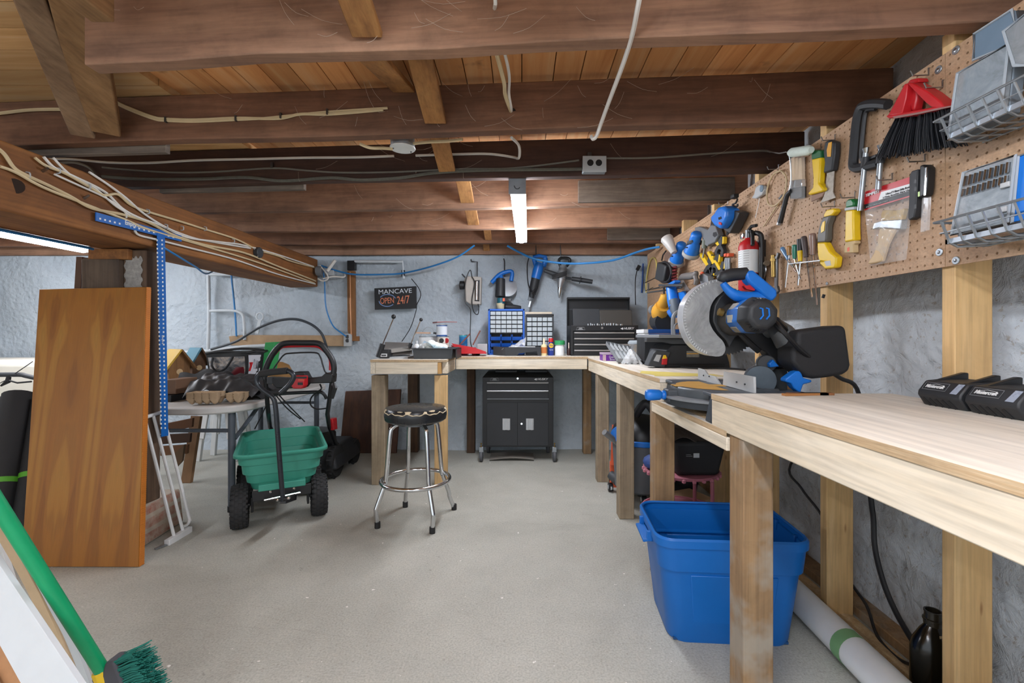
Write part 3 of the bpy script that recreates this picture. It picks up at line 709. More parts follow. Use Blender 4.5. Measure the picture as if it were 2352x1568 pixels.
part(t, 'blade', MB().beam(W(1220, 684, Y), W(1215, 705, Y), .004, .016, (1, 0, 0)), M_STEEL)
part(t, 'power_cord', MB().tube([W(1216, 588, Y-.02), W(1211, 610, Y), W(1213, 650, Y-.02), W(1222, 668, Y-.06), W(1233, 660, Y-.06), W(1222, 672, Y-.06), W(1231, 676, Y-.06)], .005, 6, sm=6), M_CBL_K)
t = thing('mixing_drill', 'grey two-handed drill with long black side handle on the back wall', 'power tool', W(1295, 640, Y))
part(t, 'loop_handle', MB().tube([W(1288, 614, Y), W(1284, 600, Y), W(1288, 593, Y), W(1305, 593, Y), W(1309, 600, Y), W(1301, 612, Y)], .014, 8, sm=4), M_BLACK, label='black loop handle')
part(t, 'motor', MB().tube([W(1293, 610, Y), W(1292, 626, Y), W(1289, 642, Y)], [.034, .044, .04], 14), M_GREY)
part(t, 'grip', MB().tube([W(1286, 634, Y-.02), W(1262, 625, Y-.03), W(1250, 621, Y-.03)], [.024, .02, .016], 10), M_DGREY)
part(t, 'gear_head', MB().tube([W(1289, 640, Y), W(1287, 652, Y), W(1286, 660, Y)], [.042, .03, .024], 14), M_ALU)
part(t, 'chuck', MB().tube([W(1286, 658, Y), W(1285, 670, Y), W(1284, 684, Y)], [.022, .02, .006], 12), M_CHROME)
part(t, 'side_handle', MB().tube([W(1300, 638, Y-.02), W(1314, 640, Y-.05)], .012, 8).tube([W(1313, 640, Y-.05), W(1314, 640, Y-.05), W(1335, 643, Y-.08), W(1361, 647, Y-.1)], [.014, .02, .022, .02], 12).cyl(W(1332.5, 642.6, Y-.08), W(1333.5, 642.8, Y-.08), .036, n=14), M_BLK2, label='long black side handle')
part(t, 'power_cord', MB().tube([W(1268+34*(k % 2), 640-k*1.2+3*(k % 2)*-3, Y-.055) for k in range(8)], .006, 6, sm=5), M_CBL_K)
# round pipe stub on the wall, plug and cord by corner
single('hanging_plug', MB().tube([W(1470, 611, 4.36), W(1463, 622, 4.35), W(1459, 650, 4.34), W(1460, 700, 4.33)], .005, 6, sm=5).box(W(1466, 615, 4.36), (.03, .02, .05), (0, .5, 0)), M_CBL_K, 'black cord with plug hanging in the corner above the open tool chest', 'cord')

# ---- small-parts cabinets
t = thing('parts_cabinet', 'blue small-parts cabinet with clear drawers and open blue bins', 'cabinet', (W(1162, 810, 4.13).x, 4.2, ZK))
x0, x1 = W(1121, 0, 4.12).x, W(1205, 0, 4.12).x; z1 = W(0, 709, 4.12).z; wv = x1-x0
part(t, 'frame', MB().b2((x0, 4.13, ZK), (x0+.016, 4.27, z1)).b2((x1-.016, 4.13, ZK), (x1, 4.27, z1)).b2((x0, 4.13, z1-.018), (x1, 4.27, z1)).b2((x0, 4.13, ZK), (x1, 4.27, ZK+.014)).b2((x0, 4.262, ZK), (x1, 4.27, z1)), M_BIN, bev=.003)
zc = lerp(ZK, z1, .475)
part(t, 'divider', MB().b2((x0+.016, 4.14, zc-.004), (x1-.016, 4.262, zc)), M_BLACK)
for r in range(5):
    for c in range(6):
        w_ = (wv-.036)/6; h_ = (z1-.02-zc)/5; xx = x0+.018+c*w_; zz = zc+r*h_
        q = part(t, 'drawer', MB().b2((xx+.003, 4.133, zz+.004), (xx+w_-.003, 4.137, zz+h_-.004)).b2((xx+.003, 4.137, zz+.004), (xx+w_-.003, 4.25, zz+.007)), M_DRAWER)
        part(q, 'pull', MB().b2((xx+.008, 4.126, zz+.006), (xx+w_-.008, 4.134, zz+.009)), M_DRAWER)
for r in range(3):
    for c in range(3):
        w_ = (wv-.036)/3; h_ = (zc-.008-ZK-.014)/3; xx = x0+.018+c*w_; zz = ZK+.015+r*h_
        mb = MB()
        mb.b2((xx+.003, 4.135, zz), (xx+w_-.003, 4.255, zz+.004)); mb.b2((xx+.003, 4.14, zz), (xx+.007, 4.255, zz+h_-.006)); mb.b2((xx+w_-.007, 4.14, zz), (xx+w_-.003, 4.255, zz+h_-.006))
        mb.hexa([V(xx+.003, 4.135, zz), V(xx+w_-.003, 4.135, zz), V(xx+w_-.003, 4.14, zz), V(xx+.003, 4.14, zz), V(xx+.003, 4.118, zz+h_*.55), V(xx+w_-.003, 4.118, zz+h_*.55), V(xx+w_-.003, 4.123, zz+h_*.55), V(xx+.003, 4.123, zz+h_*.55)])
        part(t, 'bin', mb, M_BIN, label='open blue bin')
part(t, 'back_panel', MB().b2((x0+.016, 4.255, ZK+.014), (x1-.016, 4.261, z1-.018)), M_BLACK)
t = thing('parts_cabinet', 'dark grey small-parts cabinet with thirty clear drawers', 'cabinet', (W(1239, 810, 4.15).x, 4.2, ZK))
x0, x1 = W(1207.5, 0, 4.14).x, W(1272, 0, 4.14).x; z1 = W(0, 724, 4.14).z; wv = x1-x0
part(t, 'frame', MB().b2((x0, 4.14, ZK), (x0+.009, 4.28, z1)).b2((x1-.012, 4.14, ZK), (x1, 4.28, z1)).b2((x0, 4.14, z1-.012), (x1, 4.28, z1)).b2((x0, 4.14, ZK), (x1, 4.28, ZK+.075)).b2((x0, 4.272, ZK), (x1, 4.28, z1)), M_DGREY, bev=.002)
zc = ZK+.078
for r in range(6):
    for c in range(5):
        w_ = (wv-.022)/5; h_ = (z1-.014-zc)/6; xx = x0+.010+c*w_; zz = zc+r*h_
        q = part(t, 'drawer', MB().b2((xx+.003, 4.143, zz+.005), (xx+w_-.003, 4.147, zz+h_-.004)).b2((xx+.003, 4.147, zz+.005), (xx+w_-.003, 4.26, zz+.008)), M_DRAWER)
        part(q, 'pull', MB().b2((xx+.007, 4.135, zz+.006), (xx+w_-.007, 4.144, zz+.009)), M_DRAWER)
        if (r*7+c*3) % 4 == 0: part(q, 'contents', MB().b2((xx+.008, 4.15, zz+.008), (xx+w_-.008, 4.2, zz+.008+h_*.4)), [M_BRASS, M_GALV, M_RED, M_CARD][(r+c) % 4])
part(t, 'back_panel', MB().b2((x0+.009, 4.265, ZK+.075), (x1-.012, 4.271, z1-.012)), M_BLACK)
zt_ = z1
single('tan_stick', MB().b2((W(1206, 0, 4.2).x, 4.19, zt_+.012), (W(1268, 0, 4.2).x, 4.215, zt_+.034)), M_PINEX, 'short pale wooden stick lying on top of the grey drawer cabinet', 'stick', bev=.004)
single('black_rod', MB().tube([V(W(1209, 0, 4.15).x, 4.16, zt_+.007), V(W(1272, 0, 4.15).x, 4.15, zt_+.007)], .0065, 8), M_BLACK, 'black rod lying on top of the grey drawer cabinet', 'rod')

# ---- black letter trays
def tray(t, x0, x1, y0, y1, z, h, mat, slope=.012, ft=None, cut=True):
    th = .004
    part(t, 'tray_floor', MB().b2((x0+slope, y0+slope, z+.028), (x1-slope, y1-slope, z+.032)), mat)
    a = .028
    def wall(p, q, n):
        p, q, n = Vector(p), Vector(q), Vector(n)
        P = [p, q, q+n*th, p+n*th]; up = V(0, 0, h)
        return [P[0], P[1], P[2], P[3], P[0]+up-n*slope, P[1]+up-n*slope, P[2]+up-n*slope, P[3]+up-n*slope]
    part(t, 'front_wall', MB().hexa(wall((x0+.01, y0+slope, z), (x1-.01, y0+slope, z), (0, 1, 0))), mat, bev=.002)
    part(t, 'back_wall', MB().hexa(wall((x0+.01, y1-slope, z), (x1-.01, y1-slope, z), (0, -1, 0))), mat)
    part(t, 'side_wall', MB().hexa(wall((x0+slope, y0+.012, z), (x0+slope, y1-.012, z), (1, 0, 0))), mat)
    part(t, 'side_wall', MB().hexa(wall((x1-slope, y0+.012, z), (x1-slope, y1-.012, z), (-1, 0, 0))), mat)
    rim = [V(x0-.004, y0-.004, z+h), V(x1+.004, y0-.004, z+h), V(x1+.004, y1+.004, z+h), V(x0-.004, y1+.004, z+h)]
    part(t, 'rim', MB().tube(rim, .004, 6, closed=True), mat)
t = thing('storage_tray', 'dark grey tray full of filler and supplies, on the left bench return', 'tray', (-.72, 3.5, ZK))
tray(t, W(947, 0, 3.4).x, W(1040, 0, 3.4).x, 3.39, 3.72, ZK, .078, M_DGREY)
part(t, 'ledge', MB().b2((W(1040, 0, 3.4).x, 3.42, ZK+.072), (W(1052, 0, 3.5).x, 3.70, ZK+.078)).b2((W(1050, 0, 3.5).x, 3.42, ZK), (W(1052, 0, 3.5).x, 3.70, ZK+.078)), M_BLACK)
for px in (957, 976): part(t, 'rivet', MB().ball(W(px, 810, 3.402), .006, 8), M_WHITE)
zt0 = ZK+.034
mb = MB()
for px, py, r in ((985, 792, .03), (993, 789, .034), (1001, 793, .032), (1010, 795, .03), (1018, 797, .028), (979, 796, .024), (1004, 799, .035), (990, 799, .03)):
    p = W(px, py, 3.52); mb.ball((p.x, 3.5+random.uniform(-.02, .06), max(p.z, zt0+r*.8)), (r*1.1, r, r*.85), 12)
single('white_filler', mb, plain('#eef2ea', .8, 0, .08, 30, .3), 'heap of white fluffy filler in the dark tray', 'filler', kind='stuff')
single('clear_film', MB().surf(lambda u, v: V(W(lerp(975, 1028, u), 0, 3.5).x, 3.43+.22*v, ZK+.115-.055*u+.02*math.sin(u*7+v*5)), 14, 8, .0015), clear('blue_film', '#a9cbe0', .5, .1), 'crumpled pale blue plastic film draped over the white filler', 'plastic film')
def bottle(name, lab, x, y, z, r, h, bm, cap=None, neck=.45, ch=.2, cat='bottle', n=18, label_m=None, group=None, sy=1, lz=(.2, .7)):
    t = thing(name, lab, cat, (x, y, z), 0, group)
    hb = h*(1-ch)
    part(t, 'body', MB().lathe([(r*.92, 0), (r, h*.03), (r, hb*.78), (r*.85, hb*.88), (r*neck, hb*.97), (r*neck, hb)], (x, y, z), n, None, 1, sy), bm)
    if cap: part(t, 'cap', MB().lathe([(r*neck*1.15, hb*.97), (r*neck*1.15, h*.96), (r*neck*.95, h)], (x, y, z), n, None, 1, sy), cap)
    if label_m: part(t, 'paper_label', MB().lathe([(r*1.015, hb*lz[0]), (r*1.015, hb*lz[1])], (x, y, z), n, None, 1, sy), label_m)
    return t
bottle('spray_bottle', 'small white bottle at the left end inside the dark tray', W(957, 0, 3.55).x, 3.55, zt0, .02, .10, M_WHITE, M_LGREY)
bottle('spray_bottle', 'little bottle with pale label beside the white filler', W(966, 0, 3.5).x, 3.5, zt0, .018, .075, M_LGREY, M_WHITE, label_m=plain('#7f96b5'))
bottle('glue_jar', 'small olive jar between bottles and white filler', W(972, 0, 3.46).x, 3.46, zt0, .016, .06, plain('#8e8a5c'), M_WHITE)
def can(name, lab, x, y, z, r, h, bm, lm=None, lid=True, group=None, handle=False):
    t = thing(name, lab, 'can', (x, y, z), 0, group)
    part(t, 'body', MB().lathe([(r*.97, 0), (r, .004), (r, h-.004), (r*.97, h)], (x, y, z), 24), bm)
    if lid: part(t, 'lid', MB().lathe([(r*1.02, h-.004), (r*1.02, h+.003), (r*.9, h+.003), (r*.88, h-.001), (0.001, h-.001)], (x, y, z), 24), M_GALV)
    if lm: part(t, 'paper_label', MB().lathe([(r*1.012, h*.12), (r*1.012, h*.88)], (x, y, z), 24), lm)
    if handle: part(t, 'wire_handle', MB().tube([(x-r*1.03, y-.01, z+h*.8), (x-r*.5, y-.02, z+h*1.35), (x, y-.03, z+h*1.5), (x+r*.5, y-.02, z+h*1.35), (x+r*1.03, y-.01, z+h*.8)], .002, 6, sm=5), M_STEEL)
    return t
Yc = 4.05
t = can('paint_can', 'white paint pail with wire handle behind the dark tray', W(985, 0, Yc).x, Yc, ZK, .085, .165, M_WHITE, None, True, None, True)
t = can('paint_can', 'paint can with black and red round marks, under the blue can', W(1018, 0, Yc-.12).x, Yc-.12, ZK, .05, .165, plain('#cfc8bd'), None)
p = W(1014, 782, Yc-.175); part(t, 'black_mark', MB().lathe([(.0205, 0), (.0205, .001)], p, 16, Matrix.Rotation(R(90), 3, 'X') @ Matrix.Rotation(R(18), 3, 'Y')), M_BLACK)
p = W(1026, 782, Yc-.168); part(t, 'red_mark', MB().lathe([(.022, 0), (.022, .001)], p, 16, Matrix.Rotation(R(90), 3, 'X') @ Matrix.Rotation(R(-26), 3, 'Y')), M_RED)
can('spray_can', 'blue and white labelled can standing on top of the paint cans', W(1015, 0, Yc-.12).x, Yc-.12, ZK+.168, .046, .098, M_BLUE2, plain('#cfd6dc'))
t = thing('paint_brush', 'thin paint brush lying across the blue and white can', 'brush', W(1015, 740, Yc-.1))
part(t, 'handle', MB().tube([W(1003, 740, Yc-.11), W(1024, 739, Yc-.11), W(1050, 739.5, Yc-.11)], [.005, .004, .003], 8), plain('#b0706a')); part(t, 'bristles', MB().beam(W(994, 741, Yc-.11), W(1004, 740, Yc-.11), .02, .012), plain('#5a3230'))
t = thing('paint_brush', 'wide paint brush lying on the white paint pail', 'brush', W(985, 764, Yc-.07))
part(t, 'handle', MB().beam(W(955, 764, Yc-.07), W(990, 764.5, Yc-.07), .03, .014), plain('#c9a489')); part(t, 'ferrule', MB().beam(W(990, 764.5, Yc-.07), W(996, 764.6, Yc-.07), .036, .016), M_STEEL); part(t, 'bristles', MB().beam(W(996, 764.6, Yc-.07), W(1003, 765, Yc-.07), .034, .014), M_BLACK)
can('spray_can', 'dark blue and teal can standing behind the red dustpan', W(1064, 0, 4.12).x, 4.12, ZK+.055, .037, .125, M_TEAL, plain('#1f6fa8'))
single('white_box', MB().b2((W(1052, 0, 4.1).x, 4.07, ZK), (W(1074, 0, 4.1).x, 4.2, ZK+.054)), plain('#8f2a4c', .5), 'low dark pink box carrying the teal can', 'box', bev=.002)
single('white_box', MB().b2((W(1096, 0, 4.1).x, 4.1, ZK), (W(1119, 0, 4.1).x, 4.2, ZK+.10)), M_LGREY, 'pale box between the red dustpan and the blue cabinet', 'box', bev=.002)
t = thing('red_dustpan', 'red plastic dustpan lying on the back bench', 'dustpan', (W(1075, 0, 3.95).x, 3.95, ZK))
part(t, 'pan', MB().surf(lambda u, v: (lerp(W(1040, 0, 3.95).x, W(1117, 0, 3.95).x, u), 3.86+.2*v, ZK+.010+(.085*(1-u)**.8*(.35+.65*abs(2*v-1)**1.5))*(1-.15*u)+.012*u), 14, 14, .003), M_RED)
part(t, 'front_wall', MB().prY([(1037, 788), (1046, 790), (1086, 797), (1116, 807), (1116, 812), (1060, 812), (1052, 806)], 3.86, 3.855, 3.862), M_RED)
for k, (a, b, c, d) in enumerate(((1056, 792, 1080, 766), (1086, 792, 1103, 759))):
    single('stir_stick', MB().tube([W(a, b, 4.0), W(c, d, 4.02)], .006, 8), plain('#7c4a3e', .6), ('reddish stick leaning beside the sander cord', 'reddish stick leaning between the sander cord and the blue cabinet')[k], 'stick', None)
single('jar', MB().lathe([(.02, 0), (.022, .004), (.022, .05), (.018, .056), (.018, .07)], (W(1089, 0, 4.05).x, 4.05, ZK), 16), plain('#a8322f'), 'small red jar holding up the reddish sticks', 'jar')
# tile cutters (two lever arms with ball knobs)
t = thing('guillotine_cutter', 'grey guillotine cutter with two ball-topped levers', 'cutter', (W(905, 0, 3.6).x, 3.6, ZK))
part(t, 'end_block', MB().prY([(870, 803), (893, 803), (894, 822), (873, 822)], 3.45, 3.44, 3.60), M_BLACK, bev=.003)
part(t, 'barcode_label', MB().prY([(874, 812), (889, 812), (889, 819), (874, 819)], 3.439, 3.4385, 3.4395), M_WHITE)
part(t, 'barcode', MB().prY([(876, 814), (887, 814), (887, 817.5), (876, 817.5)], 3.438, 3.4378, 3.4386), M_DGREY)
part(t, 'top_plate', MB().hexa([W(882, 804, 3.5), W(946, 798, 3.62), W(946, 790, 3.85), W(884, 788, 3.78), W(882, 801, 3.5), W(946, 795, 3.62), W(946, 787, 3.85), W(884, 785, 3.78)]), plain('#6d6a66', .55), bev=.002)
part(t, 'front_strip', MB().hexa([W(893, 811, 3.5), W(948, 804, 3.64), W(948, 803, 3.66), W(893, 810, 3.52), W(893, 802, 3.5), W(948, 796, 3.64), W(948, 795.5, 3.66), W(893, 801.5, 3.52)]), plain('#8a867f', .5))
part(t, 'dark_core', MB().hexa([W(893, 818, 3.52), W(947, 812, 3.66), W(947, 806, 3.9), W(893, 808, 3.8), W(893, 808, 3.52), W(947, 803, 3.66), W(947, 797, 3.9), W(893, 800, 3.8)]), plain('#4a443e', .7))
part(t, 'base_board', MB().b2((W(874, 0, 3.5).x, 3.46, ZK), (W(947, 0, 3.6).x, 3.9, ZK+.012)), M_LGREY)
for (a, b, c, d, e, f_, rr, yy) in ((879, 790, 869, 820, 904, 731, .016, 3.45), (944, 788, 940, 798, 967, 734, .0125, 3.62)):
    q = part(t, 'lever_grip', MB().tube([W(c, d, yy), W(a, b, yy)], .021 if yy < 3.5 else .016, 12), M_BLACK)
    part(q, 'lever_rod', MB().tube([W(a, b, yy), W(e, f_, yy+.02)], .0045, 8), M_CHROME)
    part(q, 'ball_knob', MB().ball(W(e, f_-(4 if yy < 3.5 else 0), yy+.02), .0175 if yy < 3.5 else .0145, 16), M_BLACK)
# second black tray with bag
t = thing('storage_tray', 'black tray holding a clear bag, in front of the blue cabinet', 'tray', (0, 3.95, ZK))
mb = MB().prY([(1162, 797), (1241, 797), (1243, 817.5), (1235, 817.5), (1233, 806), (1192, 811.5), (1185, 818), (1161, 818)], 3.93, 3.926, 3.931)
part(t, 'front_wall', mb, M_BLK2, bev=.001)
part(t, 'side_wall', MB().hexa([W(1161, 818, 3.93), W(1162, 818, 3.93), W(1134, 814.5, 4.08), W(1133, 814.5, 4.08), W(1161, 797, 3.93), W(1162, 797, 3.93), W(1134, 795, 4.08), W(1133, 795, 4.08)]), M_DGREY)
part(t, 'side_wall', MB().hexa([V(.172, 3.93, ZK), V(.176, 3.93, ZK), V(.176, 4.1, ZK), V(.172, 4.1, ZK), V(.172, 3.93, ZK+.075), V(.176, 3.93, ZK+.075), V(.176, 4.1, ZK+.075), V(.172, 4.1, ZK+.075)]), M_BLK2)
part(t, 'tray_floor', MB().hexa([V(-.12, 3.932, ZK+.048), V(.17, 3.932, ZK+.048), V(.17, 4.1, ZK+.048), V(-.235, 4.1, ZK+.048), V(-.12, 3.932, ZK+.052), V(.17, 3.932, ZK+.052), V(.17, 4.1, ZK+.052), V(-.235, 4.1, ZK+.052)]), M_BLK2)
single('clear_bag', MB().surf(lambda u, v: (lerp(-.16, .04, u)+.01*math.sin(v*8), 3.95+.12*v, ZK+.055+.10*(u**1.5)*math.sin(math.pi*min(1, .15+v))+.012*math.sin(u*17)*math.cos(v*13)), 18, 12, .002), M_BAGC, 'crumpled clear plastic bag in the black tray before the blue cabinet', 'bag')
single('paper_stack', MB().b2((-.08, 3.96, ZK+.053), (.13, 4.08, ZK+.078)), M_WHITE, 'white papers lying in the black tray before the blue cabinet', 'paper')
# bottles row
bottle('glue_bottle', 'cream glue bottle with orange label and pointed cap', W(1249.5, 0, 3.97).x, 3.97, ZK, .0255, .150, plain('#e3d3a0'), plain('#e6d7b5'), .28, .3, label_m=plain('#c9783c'), sy=.7)
t = bottle('spray_can', 'blue and yellow spray can with red cap', W(1265.5, 0, 4.0).x, 4.0, ZK, .0255, .152, plain('#16358f', .3), M_RED, .72, .2, cat='can')
xc = W(1265.5, 0, 4.0).x
part(t, 'yellow_shield', MB().lathe([(.0245, 0), (.0245, .001)], (xc, 3.9755, ZK+.088), 20, Matrix.Rotation(R(90), 3, 'X') @ Matrix.Diagonal((.85, 1, 1)), 1, .85), M_YEL)
text(t, 'lettering', 'WD-40', (xc-.017, 3.973, ZK+.082), (xc+.017, 3.973, ZK+.082), plain('#16358f', .3), hgt=.015)
text(t, 'lettering', 'MULTI USE', (xc-.016, 3.973, ZK+.045), (xc+.016, 3.973, ZK+.045), M_WHITE, hgt=.01)
t = bottle('plastic_jar', 'white plastic jar with green screw lid', W(1285.5, 0, 4.0).x, 4.0, ZK, .042, .132, M_WHITE, plain('#2f9a5c', .4), .95, .26, cat='jar')
bottle('sauce_bottle', 'dark glass bottle with slim neck half behind the tool chest', W(1308, 0, 4.2).x, 4.2, ZK, .022, .2, plain('#2d3136', .25), None, .4, .02)
bottle('oil_bottle', 'small brown oil bottle with white nozzle left of the tool chest', W(1306.5, 0, 4.0).x, 4.0, ZK, .0155, .112, plain('#3a2320', .3), plain('#d9c7b8'), .3, .42)

# ---- tool chests
def chest_text(t, x0, x1, y, z, lw):
    text(t, 'lettering', 'HUSKY', (x1-lw, y, z), (x1-.035, y, z), M_WHITE, hgt=.018, shear=.25, bold=.015)
    part(t, 'maker_badge', MB().tube([V(x0+.045, y, z-.004), V(x0+.125, y, z-.004), V(x0+.115, y, z+.018), V(x0+.055, y, z+.018)], .001, 5, closed=True), M_LGREY)
    part(t, 'badge_marks', MB().b2((x0+.065, y-.0005, z), (x0+.105, y+.0003, z+.004)).b2((x0+.072, y-.0005, z+.008), (x0+.098, y+.0003, z+.013)), M_LGREY)
    part(t, 'logo', MB().add([V(x1-lw-.03, y-.0003, z+.006), V(x1-lw-.012, y-.0003, z+.016), V(x1-lw-.004, y-.0003, z+.014), V(x1-lw-.008, y-.0003, z-.004), V(x1-lw-.018, y-.0003, z+.002)], [(0, 1, 2, 3, 4)]), M_WHITE)
t = thing('tool_chest', 'black open-lidded tool chest standing on the back bench', 'tool chest', (.75, 4.0, ZK))
x0, x1 = W(1311, 0, 3.95).x, W(1466, 0, 3.95).x; yF = 3.95; zb_, zt_ = ZK, W(0, 747, 3.95).z
part(t, 'body', MB().b2((x0, yF, zb_), (x1, yF+.36, zb_+.01)).b2((x0, yF, zb_), (x0+.022, yF+.36, zt_)).b2((x1-.03, yF, zb_), (x1, yF+.36, zt_)).b2((x0, yF+.35, zb_), (x1, yF+.36, zt_)).b2((x0, yF, zt_-.05), (x1, yF+.01, zt_)).b2((x0+.01, yF+.012, zb_), (x1-.01, yF+.02, zt_-.05)).b2((x0, yF, zt_-.05), (x1, yF+.36, zt_-.045)), M_BLACK, bev=.003)
zr = [(739+200/4.704, 0)]
for k in range(4):
    h_ = (zt_-.05-zb_-.01)/4.0; zz = zb_+.008+k*h_
    d = part(t, 'drawer', MB().b2((x0+.026, yF-.002, zz), (x1-.034, yF+.011, zz+h_-.006)), M_BLACK, bev=.001)
    part(d, 'drawer_pull', MB().tube([V(x0+.03, yF-.007, zz+h_-.012), V(x1-.038, yF-.007, zz+h_-.012)], .0075, 8, flat=1.0), M_ALU, label='long aluminium drawer pull')
chest_text(t, x0, x1, yF-.0015, zt_-.035, .125)
part(t, 'lock', MB().cyl((x0+.27, yF-.004, zt_-.022), (x0+.27, yF, zt_-.022), .010, n=16), M_CHROME)
part(t, 'side_handle', MB().tube([(x1+.002, yF+.12, zt_-.11), (x1+.02, yF+.12, zt_-.10), (x1+.02, yF+.24, zt_-.10), (x1+.002, yF+.24, zt_-.11)], .006, 8), M_DGREY)
lt = W(0, 683, 4.28).z
lid = part(t, 'lid', MB().b2((x0+.0, yF+.35, zt_-.01), (x1+.0, yF+.358, lt)).b2((x0, yF+.30, lt-.02), (x1, yF+.358, lt)).b2((x0, yF+.30, zt_), (x0+.006, yF+.358, lt)).b2((x1-.006, yF+.30, zt_), (x1, yF+.358, lt)), M_BLACK, bev=.002)
part(lid, 'lid_seam', MB().b2((x0+.006, yF+.345, lt-.115), (x1-.006, yF+.35, lt-.105)), M_DGREY)
part(t, 'tool_case', MB().box((x0+.17, yF+.25, zt_+.075), (.25, .035, .17), (R(-12), 0, 0)), M_DGREY, label='dark socket case standing in the chest', bev=.006)
part(t, 'tool_case', MB().box((x0+.43, yF+.20, zt_+.065), (.29, .03, .16), (R(-16), 0, 0)), plain('#4b4843', .6), label='dusty grey case leaning in the chest', bev=.005)
for k in range(16):
    px = lerp(x0+.16, x1-.12, k/15)+random.uniform(-.006, .006); part(t, 'socket', MB().cyl((px, yF+.06+.02*(k % 2), zt_-.03), (px, yF+.06+.02*(k % 2), zt_+.012+.01*random.random()), .009, n=10), M_CHROME)
# ---- rolling cabinet under bench
t = thing('rolling_cabinet', 'black rolling tool cabinet with two drawers and two doors, under the back bench', 'tool chest', (0, 4.15, 0))
x0, x1 = W(1108.5, 0, 4.0).x, W(1271, 0, 4.0).x; yF = 3.99; z0, z1 = .125, W(0, 866, 4.0).z
part(t, 'body', MB().b2((x0, yF+.004, z0), (x1, yF+.37, z1)).hexa([V(x0, yF+.002, z1), V(x1, yF+.002, z1), V(x1, yF+.37, z1), V(x0, yF+.37, z1), V(x0+.03, yF+.06, z1+.035), V(x1-.03, yF+.06, z1+.035), V(x1-.03, yF+.36, z1+.035), V(x0+.03, yF+.36, z1+.035)]), M_BLACK, bev=.003)
zz = [W(0, y, 4.0).z for y in (877, 895, 896, 916, 924, 1022)]
for k in (0, 2):
    d = part(t, 'drawer', MB().b2((x0+.04, yF-.004, zz[k+1]), (x1-.045, yF+.004, zz[k])), M_BLK2, bev=.001)
    part(d, 'drawer_pull', MB().tube([V(x0+.04, yF-.011, zz[k]-.004), V(x1-.045, yF-.011, zz[k]-.004)], .008, 8), M_ALU, label='long aluminium drawer pull')
part(t, 'shelf_edge', MB().tube([V(x0+.04, yF-.002, W(0, 915.5, 4).z), V(x1-.04, yF-.002, W(0, 915.5, 4).z)], .003, 6), M_GALV)
xm = W(1188.5, 0, 4).x
for a, b, px in ((x0+.04, xm-.001, 1163), (xm+.001, x1-.045, 1217)):
    d = part(t, 'door', MB().b2((a, yF-.004, zz[5]), (b, yF+.004, zz[4])), M_BLK2, bev=.001)
    p = W(px, 974, yF-.006)
    part(d, 'recess_handle', MB().b2((p.x-.033, yF-.008, p.z-.05), (p.x+.033, yF-.005, p.z+.05)).b2((p.x-.022, yF-.016, p.z-.05), (p.x-.012, yF-.007, p.z+.05)).b2((p.x+.01, yF-.016, p.z-.05), (p.x+.024, yF-.007, p.z+.05)), M_LGREY, label='pale vertical door handle', bev=.002)
part(t, 'lock', MB().cyl(W(1198, 973, yF-.010), W(1198, 973, yF), .009, n=14), M_CHROME); part(t, 'lock', MB().cyl(W(1189, 869, yF-.006), W(1189, 869, yF+.004), .009, n=14), M_CHROME)
chest_text(t, x0+.02, x1-.01, yF+.0025, W(0, 872.5, 4).z, .13)
for px, yy, sx in ((x0-.01, 4.0, -1), (x1+.008, 4.0, 1), (x0+.03, 4.3, -1), (x1-.03, 4.3, 1)):
    c = part(t, 'caster', MB().b2((px-.018, yy-.03, .085), (px+.018, yy+.03, .13)).b2((px-.02, yy-.022, .03), (px-.016, yy+.022, .1)).b2((px+.016, yy-.022, .03), (px+.02, yy+.022, .1)), M_GALV, bev=.003)
    part(c, 'wheel', MB().cyl((px-.013, yy-.01, .047), (px+.013, yy-.01, .047), .047, n=22), plain('#55565a', .6), bev=.004)
    part(c, 'bolt', MB().ball((px, yy-.034, .14), .008, 8).ball((px, yy-.034, .16), .008, 8), M_BRASS)
for k, (a, b) in enumerate(((1150, 1178), (1219, 1247))):
    single('power_pack', MB().b2((W(a-13, 0, 4.05).x, 4.06, z1+.0345), (W(b+10, 0, 4.05).x, 4.25, z1+.056)), M_DGREY, ('left dark grey case lying on top of the rolling cabinet', 'right dark grey case lying on top of the rolling cabinet')[k], 'case', None, 'cases on the rolling cabinet', bev=.006)
single('cardboard_sheet', MB().surf(lambda u, v: (lerp(-.27, .12, u), 4.0+.22*v, .012+.016*math.sin(u*3.0)), 10, 4, .003), plain('#8a847b', .8), 'grey curled cardboard sheet lying under the rolling cabinet', 'cardboard')
single('brown_board', MB().hexa([W(779, 1036, 4.27), W(912, 1036, 4.27), V(W(912, 0, 4.27).x, 4.29, 0), V(W(779, 0, 4.27).x, 4.29, 0), W(783, 898, 4.38), W(918, 893, 4.38), V(W(918, 0, 4.38).x, 4.40, W(0, 893, 4.38).z), V(W(783, 0, 4.38).x, 4.40, W(0, 898, 4.38).z)]) if 0 else
   MB().hexa([V(-1.69, 4.265, 0), V(-1.155, 4.265, 0), V(-1.155, 4.287, 0), V(-1.69, 4.287, 0), V(-1.675, 4.372, .565), V(-1.14, 4.372, .585), V(-1.14, 4.394, .585), V(-1.675, 4.394, .565)]), M_BRN, 'dark brown stained board leaning on the back wall under the bench return', 'board', bev=.006)

